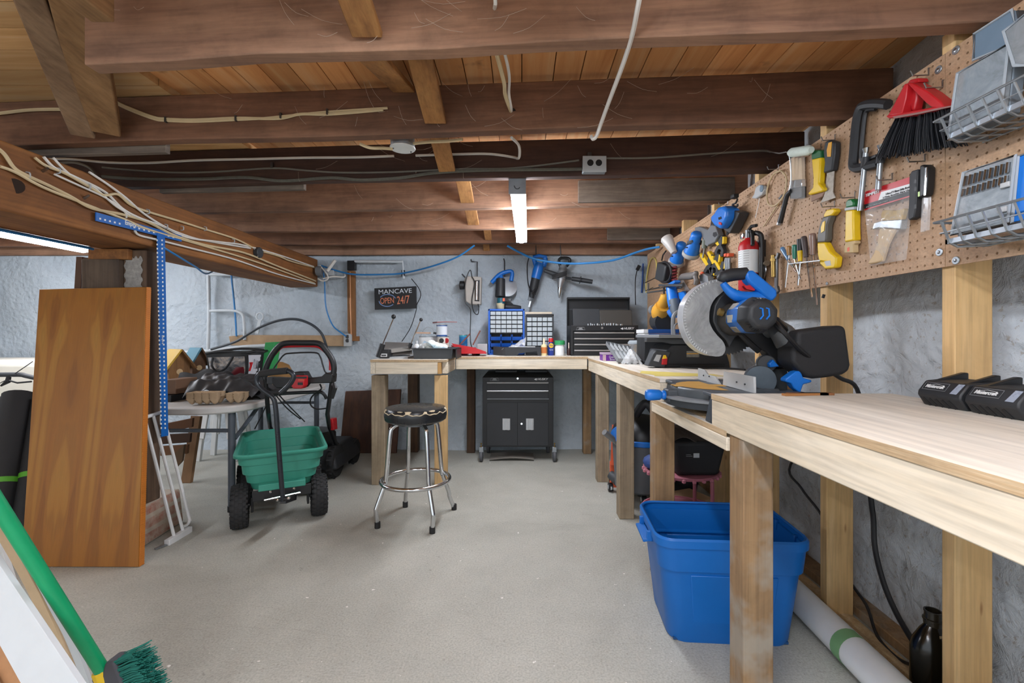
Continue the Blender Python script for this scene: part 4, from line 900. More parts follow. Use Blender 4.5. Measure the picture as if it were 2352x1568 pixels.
# ---- wall strips, outlets, conduits at back left
t = thing('wall_board', 'long pale timber strip fixed to the back wall behind the mower', 'board', W(670, 797, 4.4))
part(t, 'strip', MB().prY([(526, 772), (560, 769), (790, 770), (791, 795), (530, 793)], 4.39, 4.385, 4.43), plain('#b89a77', .75, 0, .3, 9), bev=.004)
t = thing('wall_outlet', 'grey double outlet with black sockets at the foot of the brown strip', 'outlet', W(798, 780, 4.38))
part(t, 'cover_plate', MB().prY([(790, 766), (808, 766), (808, 795), (790, 795)], 4.38, 4.37, 4.40), M_LGREY, bev=.003)
for py in (773, 782): part(t, 'socket', MB().cyl(W(798, py, 4.366), W(798, py, 4.371), .018, n=16), M_BLACK)
single('wall_batten', MB().prY([(798, 622), (815, 622), (816, 772), (824, 772), (824, 783), (808, 783), (799, 760)], 4.4, 4.39, 4.43), plain('#96663a', .75, 0, .35, 8), 'brown vertical timber strip on the back wall left of the sign', 'board', bev=.003)
single('copper_pipe', MB().tube([W(804, 624, 4.37), W(805, 700, 4.37), W(807, 768, 4.37)], .0065, 8), plain('#c08a63', .45, .6), 'thin copper pipe running down the brown vertical strip', 'pipe')
single('pipe_sleeve', MB().b2(W(797, 620, 4.38), W(816, 598, 4.38)+V(0, .04, 0)), M_BLACK, 'short black sleeve at the top of the brown vertical strip', 'sleeve', bev=.004)
for lab, pts, r in (('white painted conduit standing upright on the back wall beside the T-square', [(479, 632), (480, 720), (478, 802)], .016), ('white painted conduit running across the top of the back wall corner', [(479, 630), (520, 630), (578, 632)], .016),
    ('white painted conduit bending down behind the birdhouses', [(480, 714), (530, 713), (552, 718), (560, 732), (562, 780)], .014), ('long white painted conduit sloping behind the shopping bag', [(370, 812), (470, 806), (560, 796), (640, 792)], .016)):
    single('wall_conduit', MB().tube([W(a, b, 4.38) for a, b in pts], r, 10, sm=4), M_WHPIPE, lab, 'pipe', None, 'painted conduits on the back wall')
t = thing('wall_pipe', 'white painted pipe along the top of the back wall above the sign', 'pipe', W(870, 602, 4.38))
part(t, 'pipe', MB().tube([W(815, 600, 4.39), W(925, 601, 4.39), W(927, 640, 4.39)], .014, 10), M_WHPIPE)
part(t, 'pipe_clip', MB().b2(W(922, 634, 4.38), W(929, 620, 4.38)+V(0, .02, 0)), M_BLACK)
single('spring_hose', MB().tube([W(485, 802, 4.3), W(540, 785, 4.28), W(570, 767, 4.27), W(600, 750, 4.27), W(640, 736, 4.27), (W(680, 733, 4.27)), W(715, 745, 4.27), W(738, 765, 4.28), W(748, 790, 4.3), W(750, 800, 4.34)], .012, 8, sm=6), plain('#3c4248', .5), 'dark hose arching above the mower on the back wall', 'hose')
t = thing('cleat_hook', 'pale round eye bracket on the back wall under the hose arch', 'bracket', W(597, 740, 4.4))
part(t, 'eye', MB().tube([W(597+8*math.cos(k*.63), 727+9*math.sin(k*.63), 4.38) for k in range(10)], .008, 8, closed=True).beam(W(597, 735, 4.38), W(590, 765, 4.39), .03, .012, (0, 1, 0)), M_WHPIPE)
# ------------------------------------------------------------------ left side
def PL(px, py, n, d):
    n = Vector(n); r = V((px-CX)/FPX, 1, -(py-CY)/FPX); o = V(0, 0, H)
    k = (d-n.dot(o))/n.dot(r); return o+r*k
# folding table
ZTB = .668
t = thing('folding_table', 'white plastic folding table holding tarps, birdhouses and a shopping bag', 'table', (-2.0, 3.5, 0))
def rrect(x0, y0, x1, y1, r, n=6):
    out = []
    for cx_, cy_, a in ((x1-r, y0+r, -90), (x1-r, y1-r, 0), (x0+r, y1-r, 90), (x0+r, y0+r, 180)):
        out += [(cx_+r*math.cos(R(a+90*k/n)), cy_+r*math.sin(R(a+90*k/n))) for k in range(n+1)]
    return out
part(t, 'tabletop', MB().prism([V(x, y, ZTB-.045) for x, y in rrect(-2.42, 2.72, -1.70, 4.2, .26, 10)], (0, 0, .045)), M_TABLE, bev=.01)
for x, y in ((-1.805, 2.86), (-2.30, 2.86), (-1.805, 4.05), (-2.30, 4.05)):
    l = part(t, 'leg', MB().tube([(x, y, .03), (x, y, ZTB-.046)], .021, 12), plain('#565d66', .45))
    part(l, 'leg_foot', MB().cyl((x, y, 0), (x, y, .035), .024, n=12), M_BLACK)
for y in (2.86, 4.05): part(t, 'crossbar', MB().tube([(-2.30, y, .505), (-1.805, y, .505)], .012, 10), plain('#565d66', .45))
part(t, 'brace', MB().tube([(-1.80, 2.88, .45), (-1.80, 3.0, .52), (-1.80, 3.15, ZTB-.05)], .013, 8, sm=3), plain('#565d66', .45))
# plastic garden stool behind, wooden rack under
t = thing('plastic_stool', 'white plastic stool with tapered ribbed legs under the folding table', 'stool', (-2.66, 4.1, 0))
part(t, 'seat', MB().lathe([(.19, .47), (.2, .49), (.19, .51), (.02, .515)], (-2.66, 4.1, 0), 24), M_WHITE)
for sx, sy in ((-1, 1), (1, 1), (-1, -1), (1, -1)):
    l = part(t, 'leg', MB().beam((-2.66+sx*.16, 4.1+sy*.1, 0), (-2.66+sx*.11, 4.1+sy*.08, .47), .045, .03, (0, 1, 0)).beam((-2.66+sx*.145, 4.1+sy*.1-.005, .2), (-2.66+sx*.11, 4.1+sy*.08-.005, .47), .09, .02, (0, 1, 0)), M_WHITE, bev=.004)
t = thing('wooden_rack', 'dark slatted wooden rack standing under the white table', 'rack', (-2.55, 3.2, 0))
part(t, 'post', MB().beam(PZ(429, 1108), W(452, 955, 3.5), .07, .03, (0, 1, 0)), plain('#8f6b4a', .7, 0, .25, 9))
part(t, 'post', MB().beam((-2.95, 3.42, 0), (-2.92, 3.5, .62), .07, .03, (0, 1, 0)), plain('#8f6b4a', .7, 0, .25, 9))
for k, (a, b, c, d) in enumerate(((385, 985, 445, 965), (385, 1008, 440, 1000), (390, 1034, 434, 1026))):
    part(t, 'slat', MB().prY([(a-20, b-10), (c, d-6), (c-2, d+15), (a-20, b+12)], 3.34, 3.33, 3.35), plain(('#6b4529', '#4a3020', '#7d5434')[k], .7, 0, .25, 9), bev=.003)
part(t, 'slat', MB().prY([(398, 1045), (425, 1020), (420, 1058), (404, 1075)], 3.3, 3.29, 3.31), plain('#6b5138', .7, 0, .25, 9))
# birdhouses
def birdhouse(lab, x, y, z, w, d, h, rise, roofm, wallm, rot):
    t = thing('birdhouse', lab, 'birdhouse', (x, y, z), rot, 'birdhouses on the folding table')
    k = dict(world=False)
    ring = [V(.019*math.cos(R(a)), 0, .019*math.sin(R(a))+h*.74) for a in range(0, 360, 30)]
    front = [V(-w/2, -d/2, 0), V(w/2, -d/2, 0), V(w/2, -d/2, h), V(0, -d/2, h+rise), V(-w/2, -d/2, h)]
    part(t, 'body', MB().prism(front, (0, d, 0)), wallm, bev=.002, **k)
    part(t, 'entrance_hole', MB().cyl((0, -d/2-.0015, h*.74), (0, -d/2+.004, h*.74), .021, n=18), plain('#d8b98a', .6), **k)
    ov = .03; L = math.hypot(w/2+ov, rise*(w/2+ov)/(w/2)); a = math.atan2(rise, w/2)
    for s in (-1, 1):
        m = V(s*(w/2+ov)/2, -.01, h+rise-(rise*(w/2+ov)/(w/2))/2+.007)
        part(t, 'roof_panel', MB().box(m, (L, d+.05, .013), (0, s*a, 0)), roofm if s < 0 else wallm, bev=.002, **k)
    return t
wb_ = wood('birdhouse_wood', ('#6e4c2c', '#956a3c', '#a87a4a'), 2, 1, 12, .7, .15)
wb2 = wood('birdhouse_wood_dark', ('#4f3522', '#6b4a30', '#7d5a3d'), 2, 1, 12, .7, .15)
birdhouse('brown birdhouse with yellow roof beside the blue T-square', W(402, 0, 3.42).x, 3.42, ZTB, .14, .13, .22, .10, plain('#dcb23a', .6), wb_, 62)
birdhouse('brown birdhouse with teal blue roof, next to the shopping bag', W(449, 0, 3.68).x, 3.68, ZTB, .10, .11, .235, .09, plain('#4f8aa0', .6), wb2, 62)
birdhouse('small low birdhouse between the yellow-roofed and teal-roofed ones', W(427, 0, 3.95).x, 3.95, ZTB, .08, .07, .14, .05, plain('#3c5260', .6), plain('#8a6a46', .7), 62)
# shopping bag
t = thing('shopping_bag', 'black-edged reusable shopping bag with printed panels on the folding table', 'bag', (-2.15, 3.5, ZTB))
A, B, C_, D = W(473, 812, 3.46), W(568, 809, 3.44), W(566, 872, 3.44), W(482, 876, 3.46)
E, G = W(607, 808, 3.54), W(594, 882, 3.54)
def panel(P, Q, S_, T, m, nm, off=V(0, -.002, 0), f=(0, 1, 0, 1), **k):
    fn = lambda u, v: lerp(lerp(P, Q, lerp(f[0], f[1], u)), lerp(T, S_, lerp(f[0], f[1], u)), lerp(f[2], f[3], v))+off+V(0, .008*math.sin(u*6+v*4), 0)
    return part(t, nm, MB().surf(fn, 8, 8, .0015, (0, -1, 0)), m, **k)
bgd = V(0, .16, 0); lo = V(0, 0, 1)
def low(p): return V(p.x, p.y, ZTB+.003)
mp = NT('printed_photo'); f_ = mp.noise(mp.map((9, 9, 14)), 1, 3, .6, 1.5); M_PRINT = mp.fin(mp.ramp(f_, (.3, '#2d2e33'), (.45, '#77797c'), (.55, '#a89c90'), (.68, '#c9ccd2')), .3)
C2, D2, G2 = low(C_), low(D), low(G)
panel(A, B, C2, D2, M_BLACK, 'front_panel'); panel(A, B, C2, D2, M_PRINT, 'printed_photo', V(0, -.006, 0), (.05, .95, .1, .8), label='printed photo panel')
panel(B, E, G2, C2, M_BLACK, 'side_panel'); panel(B, E, G2, C2, plain('#c9cbd2', .35), 'side_print', V(0, -.006, 0), (.1, .86, .07, .9), label='pale printed side')
panel(A, B, C2, D2, plain('#6e1f28', .35), 'red_caption', V(0, -.008, 0), (.55, .93, .36, .62), label='dark red caption panel')
panel(B, E, G2, C2, M_RED, 'red_badge', V(0, -.008, 0), (.18, .42, .25, .47)); panel(B, E, G2, C2, M_BLUE, 'blue_band', V(0, -.008, 0), (.12, .84, .58, .66))
for k in range(4): panel(B, E, G2, C2, M_DGREY, 'small_print', V(0, -.008, 0), (.5+.09*k, .52+.09*k, .17+.02*k, .42))
part(t, 'back_panel', MB().surf(lambda u, v: lerp(lerp(A+bgd*.6, E+bgd*.3, u), lerp(D2+bgd*.6, G2+bgd*.3, u), v)+V(0, 0, .012*math.sin(u*9)*(1-v)), 10, 4, .003, (0, -1, 0)), M_BLACK)
part(t, 'top_trim', MB().tube([A, lerp(A, B, .3)+V(0, 0, .012), lerp(A, B, .7)+V(0, 0, .006), B, lerp(B, E, .5)+V(0, 0, .008), E], .009, 6, sm=3).tube([A+bgd*.6+V(0, 0, .01), lerp(A, E, .5)+bgd*.5+V(0, 0, .03), E+bgd*.3+V(0, 0, .01)], .009, 6, sm=4).tube([A, A+bgd*.6+V(0, 0, .01)], .008, 6).tube([E, E+bgd*.3+V(0, 0, .01)], .008, 6), M_BLACK)
part(t, 'strap', MB().tube([lerp(A, B, .2)+V(0, -.012, -.03), lerp(A, B, .19)+V(0, -.02, -.09), lerp(A, B, .32)+V(0, -.025, -.135), lerp(A, B, .5)+V(0, -.025, -.12), lerp(A, B, .62)+V(0, -.02, -.07), lerp(A, B, .68)+V(0, -.014, -.03)], .008, 6, sm=5), M_BLACK)
single('green_box', MB().prY([(612, 786), (634, 785), (630, 812), (622, 860), (603, 860), (606, 830)], 3.6, 3.58, 3.68), plain('#2f9c52', .5), 'green cardboard box with slanted top behind the mower handle', 'box', bev=.003)
single('shipping_box', MB().b2(W(372, 905, 3.0), W(404, 872, 3.0)+V(0, .2, 0)), plain('#7a5b45', .6), 'brown glossy carton at the left end of the table under the black tarp', 'box', bev=.003)
single('black_box', MB().b2((W(360, 0, 2.98).x, 2.96, ZTB), (W(398, 0, 2.98).x, 3.2, W(0, 905, 3.0).z-.004)), M_BLACK, 'flat black printed box beneath the brown carton', 'box', bev=.003)
# tarps
def tarp(name, lab, fn, nu, nv, mat, cat): return single(name, MB().surf(fn, nu, nv, .004), mat, lab, cat)
def tf(u, v):
    x = lerp(-2.16, -1.745, u)+.02*math.sin(v*7); y = 2.92+.30*v+.05*u
    z = ZTB+.10+.045*math.sin(u*2.6+.4)*(1-.3*v)+.012*math.sin(u*8+v*9)+.006*math.sin(u*23-v*14)+.004*math.sin(u*41+v*17)-(.085*max(0, .16-v)/.16)*(1-.5*u)+.05*v*(1-u)-.10*max(0, u-.62)
    return (x, y, max(z, ZTB+.006))
tarp('tarp', 'crumpled charcoal grey tarp heaped on the front of the folding table', tf, 40, 24, M_TARP, 'tarp')
def tf2(u, v):
    x = lerp(-2.44, -2.08, u); y = 3.24+.16*v
    return (x, y, ZTB+.15+.025*math.sin(u*3.1)-.07*max(0, u-.7)/.3+.015*math.sin(u*11+v*5)-.08*max(0, .2-v)/.2)
tarp('black_bag', 'black folded bag lying in front of the birdhouses', tf2, 24, 14, M_BAGK, 'bag')
def tf3(u, v):
    x = lerp(-2.0, -1.735, u); y = 3.06+.36*v
    return (x, y, ZTB+.01+.09*math.sin(u*3.14)*(.5+.5*math.sin(v*3.14))+.018*math.sin(u*15+v*8)*math.sin(3.1*u))
tarp('black_sheet', 'black crumpled plastic sheet at the right corner of the folding table', tf3, 28, 18, M_BAGK, 'sheet')
# egg cartons
def eggbox(lab, x, y, z, n, rot, mat):
    t = thing('egg_carton', lab, 'egg carton', (x, y, z), rot, 'egg cartons on the folding table')
    mb = MB()
    def fn(u, v):
        a = abs(math.sin(math.pi*n*u)); b = abs(math.sin(math.pi*2*v))
        return (lerp(-.045*n/2, .045*n/2, u), -.05+.1*v, .040-.036*(a*b)**.6)
    part(t, 'cup_tray', mb.surf(fn, n*8, 16, .002), mat, world=False)
    return t
for k in range(5): eggbox(('lowest egg carton', 'second lowest egg carton', 'middle egg carton', 'second highest egg carton', 'topmost egg carton')[k]+' of the stack under the grey tarp edge', -1.965, 2.86, ZTB+.003+.009*k, 4, 4, M_EGG)
for k in range(4): eggbox(('lowest', 'second lowest', 'second highest', 'topmost')[k]+' short carton of the stack beside the black sheet', -1.80, 2.91, ZTB+.003+.009*k, 2, 0, M_EGG)
# olive lid and tan basket
single('tan_basket', MB().lathe([(.10, 0), (.115, .02), (.11, .08), (.08, .14), (.03, .165), (.002, .168)], (W(640, 0, 3.9).x, 3.9, ZTB+.04), 24), plain('#a57a45', .7, 0, .2, 25), 'tan domed basket behind the mower console', 'basket')
single('olive_lid', MB().lathe([(.17, 0), (.185, .015), (.185, .035), (.17, .045), (.02, .05)], (W(655, 0, 3.85).x, 3.85, ZTB+.001), 28), plain('#6f6a35', .5), 'olive green round lid under the tan basket', 'lid')

# ---- lawn mower
t = thing('lawn_mower', 'black and red battery lawn mower with tall folding handle', 'lawn mower', (-1.5, 3.55, 0))
yh = 2.93
part(t, 'handle', MB().tube([W(607, 870, yh), W(610, 848, yh), W(622, 820, yh), W(638, 798, yh), W(656, 788, yh), W(700, 787, yh), W(733, 789, yh), W(750, 806, yh), W(763, 826, yh), W(767, 845, yh), W(765, 862, yh)], .018, 12, sm=5), M_BLACK, label='thick black foam handlebar')
part(t, 'safety_bar', MB().tube([W(630, 815, yh+.03), W(645, 799, yh+.03), W(660, 795.5, yh+.03), W(722, 795, yh+.03), W(742, 804, yh+.03), W(757, 824, yh+.03), W(758, 850, yh+.03)], .008, 8, sm=5), M_RED, label='red safety bar')
part(t, 'wire_bail', MB().tube([W(622, 856, yh-.02), W(638, 832, yh-.02), W(652, 815, yh-.02), W(668, 811, yh-.02), W(722, 809.5, yh-.02), W(735, 818, yh-.02), W(742, 840, yh-.02), W(748, 855, yh-.02), W(762, 862, yh-.02)], .005, 8, sm=5), M_BLACK)
c = part(t, 'console', MB().prY([(628, 866), (674, 868), (680, 853), (702, 853), (710, 868), (742, 864), (752, 855), (768, 858), (766, 878), (708, 880), (700, 890), (640, 890), (630, 880)], yh, yh-.03, yh+.05), M_BLACK, bev=.006)
b = part(t, 'battery', MB().prY([(676, 862), (705, 862), (705, 884), (700, 891), (680, 891), (675, 884)], yh-.05, yh-.09, yh-.03), M_RED, bev=.006, label='red and black battery pack')
part(b, 'battery_band', MB().prY([(677, 864.5), (704, 864.5), (704, 869), (677, 869)], yh-.092, yh-.094, yh-.09), M_BLACK)
part(b, 'charge_lights', MB().prY([(685, 871), (699, 871), (699, 873.5), (685, 873.5)], yh-.092, yh-.094, yh-.09), M_ORG); part(b, 'battery_vent', MB().prY([(684, 878), (695, 878), (695, 884), (684, 884)], yh-.092, yh-.094, yh-.09), M_BLACK)
for (a, bb, c1, d1) in ((609, 868, 616, 945), (765, 858, 752, 950)):
    part(t, 'handle_tube', MB().tube([W(a, bb, yh), lerp(W(a, bb, yh), W(c1, d1, yh+.05), .5), W(c1, d1, yh+.05), W(c1+4, 980, 3.42), V(W(c1+4, 980, 3.42).x, 3.6, .2)], .014, 10), M_BLACK)
part(t, 'handle_crossbar', MB().tube([W(618, 907, yh+.04), W(640, 904, yh+.04), W(725, 900, yh+.04), W(742, 903, yh+.04), W(750, 915, yh+.05)], .011, 10, sm=4), M_BLACK)
part(t, 'clamp', MB().b2(W(612, 882, yh-.03), W(626, 866, yh-.03)+V(0, .05, 0)), M_DGREY, bev=.004); part(t, 'clamp_knob', MB().tube([W(766, 880, yh-.02), W(768, 890, yh-.03), W(762, 914, yh-.02)], [.012, .02, .014], 8), M_BLACK)
part(t, 'control_cable', MB().tube([W(735, 882, yh-.02), W(738, 893, yh-.04), W(725, 902, yh), W(714, 915, yh+.02), W(714, 930, yh+.04), W(728, 939, yh+.04), W(752, 937, yh+.04)], .005, 6, sm=5).tube([W(634, 908, yh), W(660, 938, yh+.05), W(690, 962, yh+.15)], .004, 6, sm=5).tube([W(612, 930, yh), W(600, 955, yh), W(585, 985, yh)], .004, 6, sm=4).tube([W(640, 906, yh), W(668, 936, yh+.06), W(700, 968, yh+.15)], .004, 6, sm=5), M_CBL_K)
part(t, 'deck', MB().hexa([V(-1.86, 3.45, .08), V(-1.38, 3.45, .08), V(-1.38, 3.98, .08), V(-1.86, 3.98, .08), V(-1.80, 3.5, .24), V(-1.44, 3.5, .24), V(-1.44, 3.93, .24), V(-1.80, 3.93, .24)]), M_BLK2, bev=.02)
part(t, 'motor_cover', MB().lathe([(.17, .24), (.17, .32), (.15, .35), (.05, .36)], (-1.64, 3.62, 0), 24), M_BLACK)
part(t, 'cover_fins', MB().b2((-1.75, 3.46, .335), (-1.55, 3.5, .352)).b2((-1.75, 3.5, .345), (-1.55, 3.56, .362)), M_DGREY)
part(t, 'side_guard', MB().prX([(758, 962), (768, 958), (770, 985), (760, 988)], -1.42, -1.44, -1.40), M_RED, bev=.006)
for x, y, r, w_ in ((-1.44, 3.56, .125, .05), (-1.86, 3.56, .125, .05), (-1.44, 3.95, .1, .05), (-1.86, 3.95, .1, .05)):
    wv = part(t, 'wheel', MB().lathe([(r*.55, -w_/2), (r*.96, -w_/2), (r, -w_/4), (r, w_/4), (r*.96, w_/2), (r*.55, w_/2)], (x, y, r), 28, Matrix.Rotation(R(90), 3, 'Y')), M_RUB)
    part(wv, 'hub', MB().cyl((x-w_*.4, y, r), (x+w_*.4, y, r), r*.56, n=20), M_RED if x > -1.6 else M_BLACK)
    mb = MB()
    for k in range(22): a = 2*math.pi*k/22; mb.box((x, y+r*math.cos(a), r+r*math.sin(a)), (w_*.8, .012, .012), Matrix.Rotation(a, 3, 'X') @ Matrix.Rotation(.5 if k % 2 else -.5, 3, 'Z'))
    part(wv, 'tread', mb, M_RUB)

# ---- garden dump cart (local frame: x across, y along)
cx0, cy0, ca = -1.56, 2.50, 28
t = thing('garden_cart', 'green plastic dump cart with black tyres and pull handle', 'cart', (cx0, cy0, 0), ca)
k_ = dict(world=False); cw, cl = .46, .74
def ring(ins, z, r=.07, n=5): return [V(x, y, z) for x, y in rrect(ins, ins, cw-ins, cl-ins*1.2, r, n)]
def loft(mb, rings, close=True):
    n = len(rings[0]); vs = [p for q in rings for p in q]; fs = []
    for i in range(len(rings)-1):
        for k in range(n): fs.append((i*n+k, i*n+(k+1) % n, (i+1)*n+(k+1) % n, (i+1)*n+k))
    fs.append(tuple((len(rings)-1)*n+k for k in range(n)))
    return mb.add(vs, fs)
out = [ring(-.012, .418), ring(-.012, .432), ring(.0, .436), ring(.006, .43), ring(.012, .375), ring(.024, .372), ring(.03, .315), ring(.042, .312), ring(.05, .262), ring(.062, .259), ring(.075, .215)]
part(t, 'tub', loft(MB(), out), M_GREEN, solid=.004, bev=.0, ang=30, **k_)
part(t, 'front_ledge', MB().b2((.11, -.0, .225), (.35, .06, .262)), M_GREEN, bev=.004, **k_)
part(t, 'frame', MB().b2((.13, .02, .175), (.33, .68, .215)).b2((.08, .005, .172), (.38, .012, .232)), M_BLACK, bev=.003, **k_)
part(t, 'release_bar', MB().tube([(.14, -.0, .185), (.14, -.03, .185), (.32, -.03, .2), (.32, -.0, .2)], .006, 8), M_CHROME, **k_)
for x in (.17, .29): part(t, 'bolt', MB().ball((x, .002, .218), .009, 8), M_CHROME, **k_)
def tyre(x, y, r=.122, w=.085):
    M = Matrix.Rotation(R(90), 3, 'Y'); c = V(x, y, r)
    q = part(t, 'wheel', MB().lathe([(r*.5, -w*.36), (r*.72, -w*.5), (r*.9, -w*.46), (r*.985, -w*.3), (r, 0), (r*.985, w*.3), (r*.9, w*.46), (r*.72, w*.5), (r*.5, w*.36)], c, 30, M), M_RUB, **k_)
    mb = MB()
    for k in range(26):
        a = 2*math.pi*k/26
        for j, xx in enumerate((-.028, -.010, .010, .028)):
            aa = a+(.12 if j % 2 else 0); mb.box(c+V(xx, (r-.003*abs(j-1.5))*math.cos(aa), (r-.003*abs(j-1.5))*math.sin(aa)), (.014, .018, .008), Matrix.Rotation(aa-math.pi/2, 3, 'X'))
        for s in (-1, 1): mb.box(c+V(s*w*.44, r*.9*math.cos(a), r*.9*math.sin(a)), (.012, .016, .014), Matrix.Rotation(a-math.pi/2, 3, 'X'))
    part(q, 'tread', mb, M_RUB, **k_)
    part(q, 'hub', MB().cyl((x-w*.25, y, r), (x+w*.25, y, r), r*.5, n=18).cyl((x-.05, y, r), (x+.05, y, r), .016, n=10), M_BLACK, **k_)
for x, y in ((.015, .13), (.43, .13), (.015, .6), (.43, .6)): tyre(x, y)
part(t, 'axle', MB().tube([(.06, .13, .122), (.09, .12, .17), (.14, .08, .2), (.32, .08, .2), (.36, .12, .17), (.385, .13, .122)], .013, 8, sm=4).tube([(.06, .6, .122), (.385, .6, .122)], .012, 8), M_BLACK, **k_)
part(t, 'axle_plate', MB().b2((.07, .095, .085), (.082, .165, .17)).b2((.363, .095, .085), (.375, .165, .17)), M_BLACK, **k_)
yy = 2.47
hs = part(t, 'pull_handle', MB().tube([W(650, 1150, yy), W(645, 1090, yy), W(638, 1000, yy), W(633, 935, yy), W(626, 912, yy), W(605, 896, yy), W(592, 882, yy), W(590, 868, yy), W(600, 857, yy), W(625, 854, yy), W(657, 851, yy), W(671, 857, yy), W(674, 868, yy), W(664, 884, yy), W(645, 902, yy)], .013, 10, sm=4), plain('#2f3338', .3, .4))
part(hs, 'foam_grip', MB().tube([W(598, 858.5, yy), W(625, 854, yy), W(660, 851, yy)], .018, 12), M_RUB)
part(t, 'hitch', MB().beam(W(650, 1150, yy), V(W(650, 1130, yy).x-.02, yy+.16, .17), .03, .03).cyl(W(640, 1147, yy), W(661, 1144, yy), .011, n=10), M_BLACK)
for px, py in ((638, 1147), (663, 1143)): part(t, 'hitch_nut', MB().ball(W(px, py, yy-.005), .010, 8), M_CHROME)

# ---- bar stool
t = thing('bar_stool', 'chrome bar stool with worn black round seat', 'stool', (W(955, 0, 2.72).x, 2.72, 0))
sx, sy = -.622, 2.72
part(t, 'seat', MB().lathe([(.165, .595), (.178, .605), (.183, .63), (.181, .66), (.172, .674), (.12, .682), (.01, .684)], (sx, sy, 0), 40), plain('#26282b', .28, 0, .3, 14))
def tear(u, v):
    a = R(200+180*u); rr = .1815-.010*v; zz = .653+.018*v+(.004*math.sin(u*37)+.003*math.sin(u*71))*(1-v)
    wob = .006*math.sin(u*23)+.004*math.sin(u*51)
    return V(sx+(rr+.0016)*math.cos(a), sy+(rr+.0016)*math.sin(a), zz+wob*.5*v)
part(t, 'torn_edge', MB().surf(tear, 60, 2, .001), plain('#d9c7a6', .8, 0, .2, 50), label='torn cream seat edge')
part(t, 'seat_plate', MB().cyl((sx, sy, .575), (sx, sy, .597), .11, n=24), M_DSTEEL)
feet = [PZ(867, 1212), PZ(993, 1224), PZ(931, 1164), PZ(1043, 1170)]
for f in feet:
    d = V(f.x-sx, f.y-sy, 0).normalized()
    l = part(t, 'leg', MB().tube([V(sx, sy, .585)+d*.06, V(sx, sy, .583)+d*.10, V(sx, sy, .565)+d*.135, V(sx, sy, .52)+d*.15, V(sx, sy, .26)+d*.175, V(sx, sy, .235)+d*.182, V(sx, sy, .12)+d*.225, V(sx, sy, .09)+d*.23, V(f.x, f.y, .012)], .0125, 12, sm=4), M_CHROME)
    part(l, 'leg_tip', MB().tube([V(f.x, f.y, 0), V(f.x, f.y, .035)], .0165, 12), M_BLACK)
    part(l, 'leg_bolt', MB().ball(V(sx, sy, .25)+d*.19, .007, 8), M_CHROME)
part(t, 'foot_ring', MB().tube([V(sx+.198*math.cos(R(a)), sy+.198*math.sin(R(a)), .245) for a in range(0, 360, 8)], .0125, 10, closed=True), M_CHROME)

# ---- tall veneer panel, T-square, white gate, boards behind
t = thing('leaning_tabletop', 'tall figured wood tabletop panel leaning against the dark post', 'panel', (-2.1, 2.2, 0))
P = [W(48, 1300, 2.17), W(318, 1303, 2.167), W(335, 659, 2.345), W(90, 664, 2.345)]
P[0].z = P[1].z = 0.002
off = V(0, .034, .004)
part(t, 'veneer_face', MB().hexa([P[0], P[1], P[1]+off, P[0]+off, P[3], P[2], P[2]+off, P[3]+off]), M_LAM, bev=.002)
mb = MB().hexa([P[1]+V(.0005, .003, 0), P[1]+V(.002, .003, 0), P[1]+V(.002, .031, 0), P[1]+V(.0005, .031, 0), P[2]+V(.0005, .003, 0), P[2]+V(.002, .003, 0), P[2]+V(.002, .031, 0), P[2]+V(.0005, .031, 0)])
for k in range(130):
    a = lerp(P[1], P[2], (k+.5)/131); mb.box(a+V(.002, .017, 0), (.003, .027, .005), (R(-8), 0, 0))
part(t, 'ribbed_edge', mb, M_LEDGE, label='orange ribbed edge band')
for k, (a, b, c, d) in enumerate(((186, 590, 150, 860), (202, 592, 168, 860))):
    single('leaning_board', MB().beam(PL(c, 1180, (0, 1, 0), 2.42), W(a, b, 2.46), .035, .02, (0, 1, 0)), plain('#5b3d2a', .6, 0, .25, 9), ('leftmost narrow brown board leaning behind the wood panel', 'narrow brown board leaning beside the dark post behind the wood panel')[k], 'board', None, bev=.002)
XT = -1.945
t = thing('drywall_square', 'blue drywall T-square hanging from the heavy beam by the post', 'T-square', PX(366, 540, XT))
part(t, 'head_bar', MB().prX([(218, 487), (415, 541), (415, 555), (218, 507)], XT, XT, XT+.006), M_TSQ, bev=.001)
part(t, 'blade', MB().prX([(357, 530), (375, 534), (383, 1000), (367, 1003)], XT, XT+.006, XT+.009), M_TSQ)
mb = MB()
for k in range(46):
    f = (k+.7)/47
    for a, b, w_ in ((360, 370, 0), (371.5, 379, 1)):
        px = lerp(a, b, f)+.5; py = lerp(545, 995, f); mb.prX([(px-1.6, py-2), (px+1.6, py-2), (px+1.6, py+2), (px-1.6, py+2)], XT+.009, XT+.009, XT+.0096)
part(t, 'number_marks', mb, M_WHITE)
mb = MB()
for k in range(16):
    if 5 <= k <= 6: continue
    px = 230+k*11.2; py = 499+(px-218)*.252; mb.prX([(px-2, py-2.2), (px+2, py-1.5), (px+2, py+2.5), (px-2, py+1.8)], XT+.006, XT+.006, XT+.0066)
part(t, 'number_marks', mb, M_WHITE)
upv = PX(300, 490, XT)-PX(300, 520, XT)
text(t, 'lettering', 'Empire', PX(287, 515, XT+.006), PX(313, 522, XT+.006), M_WHITE, face=(1, 0, 0), hgt=.022, bold=.02)
text(t, 'lettering', '48" Drywall T-Square', PX(315, 522, XT+.006), PX(348, 530, XT+.006), M_WHITE, face=(1, 0, 0), hgt=.011)
text(t, 'lettering', 'Empire', PX(371, 770, XT+.009), PX(371.5, 790, XT+.009), M_WHITE, face=(1, 0, 0), hgt=.014)
NG, DG = (1, 0, .19), -1.85
g = lambda a, b: PL(a, b, NG, DG)
t = thing('metal_gate', 'white metal gate section leaning beside the post', 'gate', PZ(410, 1235))
